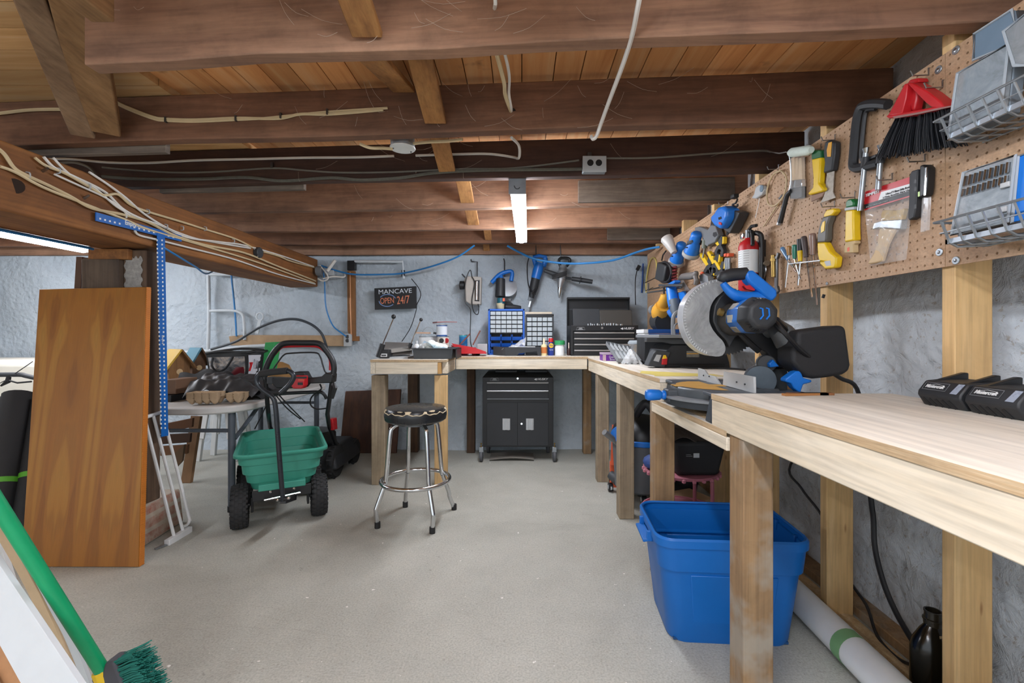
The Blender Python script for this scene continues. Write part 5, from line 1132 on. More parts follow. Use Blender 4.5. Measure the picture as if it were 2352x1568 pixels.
part(t, 'bottom_channel', MB().beam(g(383, 1249)+V(0, 0, .004), g(436, 1217)+V(0, 0, .006), .03, .032, (0, 0, 1)), M_WHITE, bev=.002)
part(t, 'rail', MB().tube([g(334, 958), g(372, 946)], .010, 8), M_WHITE)
part(t, 'bar', MB().tube([g(335, 972), g(400, 1232)], .008, 8), M_WHITE); part(t, 'bar', MB().tube([g(352, 953), g(421, 1222)], .008, 8), M_WHITE)
part(t, 'bent_bar', MB().tube([g(376, 962), g(384, 990), g(432, 1178), g(435, 1195), g(430, 1205), g(420, 1209)], .008, 8, sm=3), M_WHITE)
part(t, 'bracket_strip', MB().beam(g(383, 1250), PZ(356, 1262)+V(0, 0, .004), .02, .004), M_GALV)

# ---- far left: rolled mat, bike, tank
t = thing('rolled_mat', 'black rolled rubber mat tied with a bright green strap', 'mat', (-2.5, 2.32, 0))
a, b = V(-2.66, 2.30, 0.0), W(46, 908, 2.62)
rr = lambda u: .115
ax = (b-a); 
def roll(off, r, nm, top=1.0):
    mb = MB().tube([a+off, lerp(a, b, .5)+off, lerp(a, b, top)+off], r, 18, flat=1.25); return part(t, nm, mb, M_BAGK)
roll(V(0, 0, 0), .072, 'roll'); roll(V(.10, .04, 0), .05, 'roll_flap', .96)
m_ = lerp(a, b, .40); part(t, 'strap', MB().tube([m_, lerp(a, b, .432)], .0745, 18, flat=1.25, caps=False), M_LIME); m_ = lerp(a, b, .43)+V(.10, .04, 0); part(t, 'strap', MB().tube([m_, m_+(b-a)*.032], .052, 18, flat=1.25, caps=False), M_LIME)
t = thing('bicycle', 'dark mountain bike handlebar showing at the left edge', 'bicycle', (-3.7, 3.2, 0))
yb = 3.2
part(t, 'handlebar', MB().tube([W(-110, 872, yb), W(-40, 862, yb), W(40, 860, yb), W(60, 863, yb), W(90, 870, yb)], .016, 10, sm=4), M_DGREY)
part(t, 'brake_lever', MB().tube([W(20, 866, yb-.03), W(18, 876, yb-.04), W(2, 886, yb-.05)], [.014, .016, .006], 8).tube([W(22, 874, yb-.04), W(40, 879, yb-.05), W(72, 876, yb-.05)], .006, 6), M_BLACK)
part(t, 'brake_cable', MB().tube([W(34, 858, yb-.02), W(52, 846, yb), W(75, 830, yb+.1)], .003, 6).tube([W(15, 872, yb-.02), W(-5, 882, yb)], .003, 6), M_CBL_K)
part(t, 'stem', MB().tube([W(-60, 866, yb), W(-75, 930, yb+.1)], .02, 10), M_BLACK)
part(t, 'fork', MB().tube([W(-75, 930, yb+.1), W(-70, 1000, yb)], .018, 10).tube([W(-40, 935, yb), W(12, 912, yb-.2)], .018, 10), M_DGREY)
cw_ = V(W(-60, 0, 3.1).x, 3.1, .33)
part(t, 'wheel', MB().tube([cw_+V(.31*math.cos(R(k)), -.05*math.cos(R(k)), .31*math.sin(R(k))) for k in range(0, 360, 10)], .02, 8, closed=True), M_RUB)
part(t, 'rim', MB().tube([cw_+V(.285*math.cos(R(k)), -.046*math.cos(R(k)), .285*math.sin(R(k))) for k in range(0, 360, 10)], .010, 8, closed=True), M_ALU)
t = thing('storage_tank', 'cream rounded tank standing behind the bicycle', 'tank', (-4.6, 4.0, 0))
part(t, 'shell', MB().prY([(-200, 860), (-190, 832), (-160, 825), (120, 825), (190, 830), (200, 860), (200, 1080), (190, 1100), (-200, 1100)], 3.95, 3.75, 4.35), M_CREAM, bev=.05, seg=4)
for x in (-4.9, -3.98):
    part(t, 'leg', MB().b2((x, 3.8, 0), (x+.05, 3.85, .14)).b2((x, 4.2, 0), (x+.05, 4.25, .14)), M_DGREY)

# ---- foreground left: white trim boards and broom
M_TRIMW = plain('#cdd2d5', .5, 0, .06)
yb = 1.05
def strip(lab, pix, Y, d, mats, bv=.0015, dy=0.0):
    P = [W(a, b, Y) for a, b in pix]; ym = min(p.z for p in P)
    P = [V(p.x, p.y+dy*(p.z), p.z) for p in P]
    return P
t = thing('trim_board', 'long white painted board with raw brown edge, lying at the lower left corner', 'board', (-1.25, 1.0, 0))
def slantbox(a0, a1, b0, b1, Ya, Yb, d):   # image corners: upper a0-a1 at depth Ya, lower b0-b1 at depth Yb
    Q = [W(*b0, Yb), W(*b1, Yb), W(*a1, Ya), W(*a0, Ya)]
    o = V(0, d, 0)
    return MB().hexa([Q[0], Q[1], Q[1]+o, Q[0]+o, Q[3], Q[2], Q[2]+o, Q[3]+o])
part(t, 'white_face', slantbox((-185, 1150), (-70, 1195), (85, 1640), (228, 1640), 1.12, 1.02, .014), M_TRIMW, bev=.001)
part(t, 'raw_edge', slantbox((-215, 1190), (-183, 1150), (10, 1640), (87, 1640), 1.12, 1.02, .013), plain('#b3835a', .8, 0, .2, 30))
t = thing('trim_board', 'second white painted board underneath, cut off by the corner', 'board', (-1.4, 1.0, 0))
part(t, 'white_face', slantbox((-285, 1180), (-210, 1190), (-85, 1640), (15, 1640), 1.10, 1.0, .014), plain('#d3d6d6', .5))
t = thing('trim_board', 'bowed white moulding with cream wood edge beside the green broom handle', 'board', (-1.2, 1.2, 0))
yq = 1.28
def bow(pix, ww, dy):
    L = cr([W(a, b, yq) for a, b in pix], 6); mb = MB(); vs = []
    for i, p in enumerate(L):
        w_ = ww; vs += [p+V(-w_/2, 0, 0), p+V(w_/2, 0, 0), p+V(w_/2, dy, 0), p+V(-w_/2, dy, 0)]
    fs = []
    for i in range(len(L)-1):
        for k in range(4): fs.append((i*4+k, i*4+(k+1) % 4, (i+1)*4+(k+1) % 4, (i+1)*4+k))
    fs += [(0, 1, 2, 3), tuple(len(vs)-4+k for k in (3, 2, 1, 0))]
    return mb.add(vs, fs)
part(t, 'wood_edge', bow([(-60, 1130), (6, 1235), (60, 1330), (105, 1420), (135, 1490), (170, 1570), (205, 1645)], .030, .01), plain('#d9bd98', .7, 0, .12, 20))
part(t, 'white_face', bow([(-46, 1125), (24, 1230), (82, 1325), (130, 1415), (163, 1480), (196, 1565), (225, 1645)], .02, .01), M_TRIMW)
t = thing('trim_board', 'white moulding end standing behind the cream-edged one at the left edge', 'board', (-1.5, 1.45, 0))
part(t, 'white_face', slantbox((-40, 1180), (-15, 1200), (18, 1390), (40, 1372), 1.34, 1.30, .012), M_WHITE)
part(t, 'raw_edge', slantbox((-45, 1230), (-30, 1195), (8, 1400), (28, 1384), 1.335, 1.297, .004), plain('#b98a4e', .8))
t = thing('push_broom', 'broom with green pole, yellow collar and teal bristles', 'broom', W(280, 1560, 1.2))
Yb0, Yb1 = 1.19, 1.05
part(t, 'pole', MB().tube([W(240, 1548, Yb0), W(-40, 1103, Yb1)], .0158, 14), M_BROOMG)
part(t, 'collar', MB().tube([W(233, 1536, Yb0), W(262, 1590, Yb0+.01)], [.022, .026], 10), M_YEL, bev=.002)
hb = [(252, 1512), (272, 1510), (300, 1580), (312, 1640), (240, 1640), (228, 1600)]
part(t, 'broom_head', MB().prY(hb, Yb0, Yb0-.015, Yb0+.03), plain('#4b4b52', .6), bev=.006)
part(t, 'head_hook', MB().tube([W(232, 1565, Yb0-.01), W(220, 1553, Yb0-.01), W(218, 1562, Yb0-.01), W(226, 1568, Yb0-.01)], .005, 8, sm=3), plain('#4b4b52', .6))
mb = MB()
for k in range(420):
    u = random.random(); d = random.uniform(-.012, .028)
    a = W(lerp(268, 308, u), lerp(1512, 1630, u), Yb0); e = W(lerp(318, 372, u)+random.uniform(-6, 6), lerp(1492, 1606, u)+random.uniform(-4, 4), Yb0)
    mb.tube([a+V(0, d, 0), lerp(a, e, .6)+V(0, d, .002), e+V(0, d*1.5, 0)], .0013, 3, caps=False)
part(t, 'bristles', mb, M_BRIS)['kind'] = 'stuff'
# ------------------------------------------------------------------ mitre saw on the lowered shelf
def Z3(x, y): return (1500+x/4.356, 600+y/4.356)      # reading scale of one close look at the saw
t = thing('mitre_saw', 'blue and black sliding mitre saw with clear blade guard on the lowered shelf', 'power tool', (.9, 1.71, .812))
XF, YC, ZS = .775, 1.752, .902
M_SAWB = plain('#3a4046', .5, 0, .25)
part(t, 'base', MB().hexa([V(.66, 1.51, .842), V(1.02, 1.51, .842), V(1.02, 1.98, .842), V(.66, 1.98, .842), V(.66, 1.505, ZS-.004), V(1.02, 1.505, ZS-.004), V(1.02, 1.985, ZS-.004), V(.66, 1.985, ZS-.004)]), M_SAWB, bev=.01)
for y in (1.49, 1.935): part(t, 'base_foot', MB().hexa([V(.62, y, .813), V(.69, y, .813), V(.69, y+.05, .813), V(.62, y+.05, .813), V(.64, y, ZS+.003), V(.72, y, ZS+.003), V(.72, y+.05, ZS+.003), V(.64, y+.05, ZS+.003)]), M_SAWB, bev=.006)
for y in (1.495, 1.90): part(t, 'side_table', MB().b2((.63, y, ZS-.005), (.95, y+.085, ZS+.007)), plain('#4a5056', .5), bev=.003)
part(t, 'turntable', MB().lathe([(.01, .85), (.185, .85), (.19, .86), (.19, ZS), (.184, ZS+.006), (.01, ZS+.006)], (XF, YC, 0), 48), plain('#5a5f63', .45, .2, .25), bev=.002)
part(t, 'mitre_scale', MB().lathe([(.20, .863), (.222, .863), (.222, .872), (.20, .874)], (XF, YC, 0), 48), M_GREY)
part(t, 'scale_skirt', MB().lathe([(.20, .837), (.208, .837), (.215, .863), (.20, .863)], (XF, YC, 0), 48), plain('#33383d', .5))
part(t, 'kerf_plate', MB().b2((.585, YC-.03, ZS+.006), (.79, YC+.03, ZS+.0075)).add([V(XF+.17*math.cos(R(a)), YC+.17*math.sin(R(a)), ZS+.0068) for a in range(100, 262, 9)], [tuple(range(18))]), plain('#c99a4a', .6), label='worn yellow kerf plate')
part(t, 'control_arm', MB().hexa([V(.555, YC-.03, .848), V(.65, YC-.05, .842), V(.65, YC+.05, .842), V(.555, YC+.03, .848), V(.555, YC-.03, .895), V(.65, YC-.05, .90), V(.65, YC+.05, .90), V(.555, YC+.03, .895)]), M_SAWB, bev=.006)
part(t, 'lock_handle', MB().lathe([(.012, 0), (.018, .01), (.017, .018), (.014, .022), (.020, .03), (.0215, .06), (.021, .075), (.016, .082), (.002, .084)], (.563, YC, .872), 16, Matrix.Rotation(R(-90), 3, 'Y')), M_BLUE, label='ribbed blue lock handle')
part(t, 'fence_plate', MB().prX([(1603, 845), (1617, 849), (1624, 860), (1641, 864), (1653, 883), (1603, 873)], XF, XF, XF+.008), M_LGREY, bev=.001)
part(t, 'fence_plate', MB().prX([(1662, 853), (1731, 865), (1732, 903), (1660, 884)], XF, XF, XF+.008), M_LGREY, bev=.001)
for a, b in ((1692, 877), (1711, 882), (1616, 862), (1629, 864)): part(t, 'fence_bolt', MB().ball(PX(a, b, XF-.001), .0035, 8), M_BLACK)
part(t, 'fence_support', MB().b2((XF+.008, 1.515, ZS), (XF+.035, 1.985, ZS+.02)), M_SAWB)
Yb = 1.76
cb = W(1670, 737.7, Yb); rb = 77.6*Yb/FPX
mb = MB(); nt = 60; vs = []
for k in range(nt):
    a = 2*math.pi*k/nt; vs += [cb+V(rb*.94*math.cos(a), 0, rb*.94*math.sin(a)), cb+V(rb*math.cos(a+.07), 0, rb*math.sin(a+.07)), cb+V(rb*.985*math.cos(a+.09), 0, rb*.985*math.sin(a+.09))]
part(t, 'blade', mb.prism([p+V(0, .0, 0) for p in vs], (0, .003, 0)), plain('#4c4c4c', .4, .6, .3))
go = [(690, 172), (600, 185), (520, 215), (455, 252), (400, 300), (352, 358), (320, 420), (300, 490), (295, 560), (303, 630), (320, 700), (347, 765), (380, 820), (424, 865), (470, 900), (525, 928), (580, 945), (625, 952), (660, 950), (692, 940), (712, 915), (722, 885), (720, 850), (708, 820), (690, 790), (640, 740), (600, 690), (578, 650), (562, 605), (560, 560), (562, 505), (575, 450), (595, 405), (625, 365), (700, 300), (712, 270)]
part(t, 'clear_guard', MB().prY([Z3(*p) for p in go], 1.73, 1.728, 1.732).prY([Z3(*p) for p in go], 1.785, 1.783, 1.787), M_DIRTY, label='dusty clear blade guard')
rim = [Z3(*p) for p in go[:17]]
def rimf(u, v):
    k = u*(len(rim)-1); i = min(int(k), len(rim)-2); f = k-i
    p = W(lerp(rim[i][0], rim[i+1][0], f), lerp(rim[i][1], rim[i+1][1], f), 1.73); return (p.x, 1.728+.058*v, p.z)
part(t, 'guard_rim', MB().surf(rimf, 40, 2, .0015, (1, 0, 0)), clear('guard_rim_plastic', '#cfd2d6', .9, .25))
mb = MB(); cg = W(*Z3(620, 560), 1.726)
for k in range(34):
    f = k/33; q = rimf(.04+.9*f, 0); q = V(q[0], 1.727, q[2]); d = (cg-q).normalized(); mb.beam(q+d*.002, q+d*.010, .0015, .004, (0, 1, 0))
part(t, 'guard_teeth_marks', mb, M_WHITE)
hs = [(712, 270), (1000, 350), (960, 520), (900, 700), (780, 760), (722, 860), (690, 790), (640, 740), (600, 690), (562, 605), (560, 560), (575, 450), (625, 365), (700, 300)]
part(t, 'upper_guard', MB().prY([Z3(*p) for p in hs], 1.76, 1.722, 1.79), plain('#2f3133', .45, 0, .25), bev=.004)
# motor: faceted barrel running toward the viewer
def barrel(yx, rads, n=10, ph=.3, sq=1.0):
    mb = MB(); vs = []; fs = []
    for (x, y, z), r in zip(yx, rads):
        for k in range(n):
            a = 2*math.pi*k/n+ph; vs.append(V(x+r*math.cos(a), y, z+r*math.sin(a)*sq))
    for i in range(len(rads)-1):
        for k in range(n): fs.append((i*n+k, i*n+(k+1) % n, (i+1)*n+(k+1) % n, (i+1)*n+k))
    fs += [tuple(range(n-1, -1, -1)), tuple((len(rads)-1)*n+k for k in range(n))]
    return mb.add(vs, fs)
def mc(y): f = (1.74-y)/.28; return V(.803-.026*f, y, 1.160+.008*f)
part(t, 'gear_case', barrel([mc(1.73), mc(1.68), mc(1.65)], [.062, .064, .055], 12), plain('#3b3834', .5, 0, .3), bev=.004)
part(t, 'motor_casing', barrel([mc(1.66), mc(1.64), mc(1.56), mc(1.532)], [.052, .058, .061, .06], 8), M_BLUE, bev=.004, label='blue motor casing')
part(t, 'motor_cap', barrel([mc(1.535), mc(1.505), mc(1.47), mc(1.46)], [.062, .063, .052, .04], 8), M_BLK2, bev=.004)
mb = MB()
for s in (-1, 1):
    mb.tube([mc(1.458)+V(s*.010-.003, 0, .019), mc(1.458)+V(s*.010+.006, 0, .017), mc(1.458)+V(s*.010+.008, 0, -.005), mc(1.458)+V(s*.010-.002, 0, -.017)], .0028, 6)
part(t, 'blue_emblem', mb, M_BLUE)
mb = MB()
for k in range(7):
    a = R(-150+10*k); mb.beam(mc(1.486)+V(.053*math.cos(a), 0, .053*math.sin(a)), mc(1.472)+V(.049*math.cos(a), 0, .049*math.sin(a)), .004, .006, (0, 1, 0))
    a = R(60+10*k); mb.beam(mc(1.486)+V(.053*math.cos(a), 0, .053*math.sin(a)), mc(1.472)+V(.049*math.cos(a), 0, .049*math.sin(a)), .004, .006, (0, 1, 0))
part(t, 'vent_slots', mb, M_BLACK)
a_ = math.pi*2/8*5.5+.3-math.pi*2/8
for k, ang in enumerate((R(230), R(186), R(140))):
    c = mc(1.595)+V(.0575*math.cos(ang), 0, .0575*math.sin(ang)); part(t, 'spec_label', MB().box(c, (.004, .04, .026), Matrix.Rotation(-ang, 3, 'Y')), plain(('#8f8877', '#b9b5a8', '#a8a6a0')[k], .5))
part(t, 'brush_cap', MB().cyl(mc(1.66)+V(-.06, 0, .02), mc(1.66)+V(-.075, 0, .024), .014, n=12), M_BRASS)
Yh = 1.63
part(t, 'grip', MB().tube([W(1657, 645, Yh), W(1662, 637, Yh), W(1680, 631, Yh), W(1700, 629, Yh), W(1714, 628, Yh)], [.015, .022, .023, .022, .022], 12, sm=4), M_BLK2, label='black rubber grip')
part(t, 'handle_block', MB().prY([(1707, 627), (1715, 622), (1724, 623), (1777, 667), (1778, 681), (1768, 692), (1759, 690), (1712, 648), (1706, 636)], Yh, Yh-.024, Yh+.024), M_BLUE, bev=.008, label='blue handle block')
part(t, 'handle_bar', MB().tube([W(1660, 650, Yh), W(1672, 665, Yh), W(1690, 678, Yh), W(1715, 682, Yh), W(1742, 680, Yh), W(1760, 684, Yh)], [.011, .015, .02, .02, .017, .02], 10, sm=4), M_BLUE)
part(t, 'trigger', MB().prY([(1706, 657), (1720, 655), (1732, 664), (1730, 668), (1712, 664)], Yh, Yh-.008, Yh+.008), M_RED, label='red trigger')
arm = [(820, 700), (1130, 690), (1250, 760), (1300, 850), (1312, 930), (1290, 1060), (1040, 1062), (1060, 1010), (1135, 965), (1100, 910), (1000, 860), (900, 760)]
part(t, 'arm', MB().prY([Z3(*p) for p in arm], 1.74, 1.71, 1.77), plain('#2b2b2d', .5, 0, .25), bev=.006)
part(t, 'arm_rail', MB().tube([W(*Z3(840, 700), 1.72), W(*Z3(1000, 850), 1.7), W(*Z3(1060, 900), 1.7)], .011, 8).tube([W(*Z3(1215, 590), 1.58), W(*Z3(1300, 680), 1.61), W(*Z3(1340, 720), 1.66)], .016, 8), M_BLACK)
part(t, 'pivot', MB().cyl(V(W(*Z3(1110, 1020), 1.7).x, 1.68, W(*Z3(1110, 1020), 1.7).z), V(W(*Z3(1230, 1030), 1.7).x, 1.78, W(*Z3(1200, 1030), 1.7).z), .032, n=16), M_DGREY, bev=.003)
part(t, 'pivot_knob', MB().prY([Z3(1150, 1020), Z3(1190, 980), Z3(1250, 1050), Z3(1160, 1060)], 1.66, 1.65, 1.67), M_BLUE, bev=.003)
q = W(*Z3(1060, 1180), 1.7)
part(t, 'bevel_housing', MB().lathe([(.001, -.04), (.035, -.036), (.052, -.015), (.052, .04), (.001, .04)], q, 24, Matrix.Rotation(R(90), 3, 'X') @ Matrix.Rotation(R(-20), 3, 'Y')), plain('#525d66', .4, .4, .25))
part(t, 'rear_block', MB().prY([Z3(1110, 1080), Z3(1290, 1060), Z3(1290, 1310), Z3(1020, 1320), Z3(1120, 1250)], 1.74, 1.7, 1.8), plain('#34383b', .55, 0, .35, 30), bev=.006)
part(t, 'blue_lock_knob', MB().prY([Z3(1295, 1170), Z3(1390, 1100), Z3(1440, 1090), Z3(1470, 1160), Z3(1555, 1185), Z3(1550, 1205), Z3(1470, 1225), Z3(1440, 1310), Z3(1375, 1260), Z3(1350, 1215), Z3(1295, 1200)], 1.58, 1.56, 1.595), M_BLUE, bev=.006, label='winged blue lock knob')
part(t, 'dust_port', MB().tube([W(*Z3(1130, 690), 1.71), W(*Z3(1220, 660), 1.68), W(*Z3(1290, 720), 1.64), W(*Z3(1350, 800), 1.64)], [.03, .035, .04, .045], 14), plain('#55585a', .4, 0, .3))
bag = [(1812, 760), (1860, 754), (1905, 748), (1919, 749), (1922, 760), (1926, 790), (1932, 836), (1928, 850), (1914, 858), (1880, 864), (1850, 867), (1832, 863), (1801, 832), (1800, 798), (1812, 786)]
part(t, 'dust_bag', MB().prY(bag, 1.6, 1.55, 1.65), M_BAGK, bev=.018, seg=4, label='black cloth dust bag')
part(t, 'power_cord', MB().tube([W(1772, 728, 1.56), W(1800, 762, 1.50), W(1840, 805, 1.54), W(1885, 838, 1.58), W(1930, 868, 1.62), W(1968, 892, 1.64), V(1.26, 1.66, .75)], .0075, 8, sm=5), M_CBL_K)
for k, (a, b, c, d) in enumerate(((1790, 900, 1858, 894), (1800, 906, 1868, 902), (1806, 897, 1872, 899))):
    p, q = PZ(a, b, ZT+.004), PZ(c, d, ZT+.004); p.y = min(p.y, 1.44); q.y = min(q.y, 1.44)
    single('wood_offcut', MB().beam(p, q, .018, .007), plain(('#8a5a34', '#a5713f', '#6f4526')[k], .7), ('darkest thin offcut strip by the blue lock knob', 'longest thin offcut strip by the blue lock knob', 'middle thin offcut strip by the blue lock knob')[k], 'offcut', None, 'offcut strips by the saw')

# ---- table saw
t = thing('table_saw', 'black benchtop table saw with red and yellow switch on the far bench section', 'power tool', (1.0, 2.85, ZT))
YS = 2.66
part(t, 'base', MB().prY([(1518, 845), (1520, 835), (1530, 806), (1545, 790), (1660, 790), (1668, 806), (1676, 832), (1678, 845.5)], YS, YS, YS+.34), M_BLK2, bev=.008)
part(t, 'base_foot', MB().b2((.80, YS-.012, ZT), (1.185, YS+.36, ZT+.022)), M_BLACK, bev=.004)
part(t, 'switch_panel', MB().prY([(1488, 840), (1500, 812), (1508, 803), (1541, 808), (1527, 844), (1490, 841)], YS-.03, YS-.03, YS+.06), M_DGREY, bev=.006)
part(t, 'rating_plate', MB().prY([(1501, 828), (1508, 814), (1519, 815), (1513, 831)], YS-.032, YS-.034, YS-.031), M_LGREY)
sw = part(t, 'switch', MB().prY([(1521, 823), (1524, 815), (1529, 815), (1532, 822), (1531, 837), (1519, 837)], YS-.034, YS-.044, YS-.03), M_RED, bev=.003, label='red and yellow safety switch')
part(sw, 'switch_tab', MB().prY([(1521, 824), (1524, 815), (1529, 815), (1532, 823)], YS-.046, YS-.05, YS-.044), M_YEL, bev=.002)
mb = MB()
for k in range(6): mb.prY([(1578+k*5, 792), (1581+k*5, 792), (1581+k*5, 802), (1578+k*5, 802)], YS-.001, YS-.002, YS)
part(t, 'vent_slots', mb, M_BLACK)
part(t, 'warning_label', MB().prY([(1577, 806), (1606, 806), (1606, 820), (1577, 820)], YS-.001, YS-.002, YS), plain('#8c8a80', .5, 0, .4, 90)); part(t, 'yellow_line', MB().prY([(1577, 811), (1604, 811), (1604, 813), (1577, 813)], YS-.0025, YS-.003, YS-.002), M_YEL2)
part(t, 'tabletop', MB().prY([(1511, 768), (1700, 768), (1700, 776), (1511, 776)], 2.6, 2.58, 3.1), M_GREY, bev=.003)
part(t, 'table_rail', MB().prY([(1482, 776), (1590, 777), (1590, 790), (1540, 790), (1520, 785), (1482, 785)], 2.66, 2.63, 2.68), M_DGREY, bev=.003)
part(t, 'guard_arch', MB().tube([W(1546, 768, 2.72), W(1546, 735, 2.72), W(1550, 722, 2.72), W(1560, 716, 2.72), W(1590, 712, 2.72)], .013, 8, sm=4).tube([W(1550, 768, 2.7), W(1550, 747, 2.7), W(1562, 743, 2.7), W(1566, 768, 2.7)], .005, 6, sm=3), M_GREY)
part(t, 'power_cord', MB().tube([V(.92, 2.62, ZT+.006), V(1.0, 2.55, ZT+.006), V(1.1, 2.56, ZT+.006), V(1.16, 2.5, ZT+.006), V(1.19, 2.42, ZT+.006)], .005, 6, sm=6), M_CBL_K)
# stacked items behind the table saw, near the corner
t = thing('blue_carton', 'upper flat blue and white carton stacked behind the table saw', 'box', (.9, 3.2, 1.0), 0, 'blue cartons behind the table saw')
for k in range(2):
    if k: t = thing('blue_carton', 'lower flat blue and white carton stacked behind the table saw', 'box', (.9, 3.2, 1.0), 0, 'blue cartons behind the table saw')
    y0, y1 = (756, 765) if k == 0 else (766, 774.5)
    part(t, 'carton', MB().prY([(1489+1*k, y0), (1560, y0), (1560, y1), (1489+k, y1)], 3.2, 3.2, 3.4), M_BLUE2, bev=.002)
    part(t, 'white_end', MB().prY([(1478+2*k, y0), (1489+k, y0), (1489+k, y1), (1478+2*k, y1)], 3.2, 3.2, 3.4), M_WHITE, bev=.002)
single('black_case', MB().b2((W(1481, 0, 3.2).x, 3.21, ZT), (W(1562, 0, 3.2).x, 3.42, W(0, 774.7, 3.2).z)), M_BLK2, 'black case under the blue cartons behind the table saw', 'case', bev=.004)
t = thing('deli_container', 'clear plastic tub with striped contents right of the tool chest', 'container', (W(1461, 0, 3.5).x, 3.5, ZT))
xc = W(1461, 0, 3.5).x
part(t, 'tub', MB().lathe([(.05, 0), (.056, .12), (.06, .125)], (xc, 3.5, ZT), 24), M_GLASSY); part(t, 'lid', MB().lathe([(.062, .122), (.063, .135), (.05, .15), (.002, .152)], (xc, 3.5, ZT), 24), clear('lid_plastic', '#b9c4ca', .7, .2))
part(t, 'contents', MB().b2((xc-.03, 3.47, ZT+.004), (xc-.008, 3.51, ZT+.085)), plain('#c9a15e', .6)); part(t, 'contents', MB().b2((xc-.004, 3.46, ZT+.004), (xc+.03, 3.51, ZT+.065)), M_BLACK)
for k in range(3):
    single('paper_packet', MB().box((W(1488, 0, 3.45).x, 3.45+.01*k, ZT+.02+.04*k), (.15, .12, .037), (0, 0, R(8*k-6))), plain(('#d6d0c4', '#dcd8d0', '#b9a184')[k], .7, 0, .2, 30), ('lowest', 'middle', 'topmost, brown-edged')[k]+' packet of the pale stack beside the clear tub', 'packet', None, 'pale packets beside the clear tub', bev=.004)
single('plastic_wrap', MB().surf(lambda u, v: (lerp(.66, .775, u), 2.9+.12*v, ZT+.004+.09*math.sin(u*3.1)*math.sin(v*3.1)+.01*math.sin(u*19+v*11)), 16, 12, .001), M_BAGC, 'crumpled clear plastic wrap at the left end of the table saw', 'plastic wrap')
t = thing('candy_tin', 'purple candy tin with white lettering under the divided tray', 'tin', (.62, 3.38, ZT))
tx0, tx1 = W(1385, 0, 3.36).x, W(1434, 0, 3.36).x
part(t, 'tin_body', MB().b2((tx0, 3.36, ZT), (tx1, 3.5, ZT+.045)), M_PURP, bev=.004); part(t, 'tin_lid', MB().b2((tx0-.002, 3.358, ZT+.045), (tx1+.002, 3.502, ZT+.06)), plain('#b8a2b8', .4), bev=.003)
part(t, 'pale_panel', MB().b2((tx0-.001, 3.3585, ZT+.002), (tx0+.022, 3.36, ZT+.045)), plain('#cbb0b6', .4))
text(t, 'lettering', 'Quality', (tx0+.045, 3.3595, ZT+.022), (tx0+.095, 3.3595, ZT+.022), M_WHITE, hgt=.017); text(t, 'lettering', 'Street', (tx0+.05, 3.3595, ZT+.006), (tx0+.09, 3.3595, ZT+.006), M_WHITE, hgt=.014)
t = thing('divided_tray', 'grey divided tray tilted over the purple tin', 'tray', (.7, 3.15, ZT))
A, B, C_, D = W(1391, 791, 3.42), V(W(1419, 0, 3.0).x, 3.02, ZT+.012), V(W(1474, 0, 2.95).x, 2.98, ZT+.003), W(1448, 803, 3.38)
A, B, C_, D = [p+V(0, 0, .0) for p in (A, B, C_, D)]
n_ = (B-A).cross(D-A).normalized(); n_ = n_ if n_.z > 0 else -n_
part(t, 'tray_floor', MB().hexa([A, B, C_, D, A+n_*.003, B+n_*.003, C_+n_*.003, D+n_*.003]), M_GREY)
def wall_(p, q): return [p, q, q+V(0, .003, 0), p+V(0, .003, 0), p+n_*.026, q+n_*.026, q+n_*.026+V(0, .003, 0), p+n_*.026+V(0, .003, 0)]
for p, q in ((A, B), (B, C_), (C_, D), (D, A)): part(t, 'side_wall', MB().hexa(wall_(p, q)), M_GREY)
for k in range(1, 6): part(t, 'divider', MB().hexa(wall_(lerp(A, D, k/6), lerp(B, C_, k/6))), M_LGREY)
part(t, 'divider', MB().hexa(wall_(lerp(A, B, .5), lerp(D, C_, .5))), M_LGREY)
for k in range(2, 5): part(t, 'compartment_shade_liner', MB().hexa([lerp(lerp(A, D, (k+.1)/6), lerp(B, C_, (k+.1)/6), f)+n_*.0035 for f in (.05, .46)]+[lerp(lerp(A, D, (k+.9)/6), lerp(B, C_, (k+.9)/6), f)+n_*.0035 for f in (.46, .05)]+[lerp(lerp(A, D, (k+.1)/6), lerp(B, C_, (k+.1)/6), f)+n_*.006 for f in (.05, .46)]+[lerp(lerp(A, D, (k+.9)/6), lerp(B, C_, (k+.9)/6), f)+n_*.006 for f in (.46, .05)]), M_BLACK)['label'] = 'dark liner painting the shade in a compartment'  # black sheets on the compartment floors, shade put in as colour

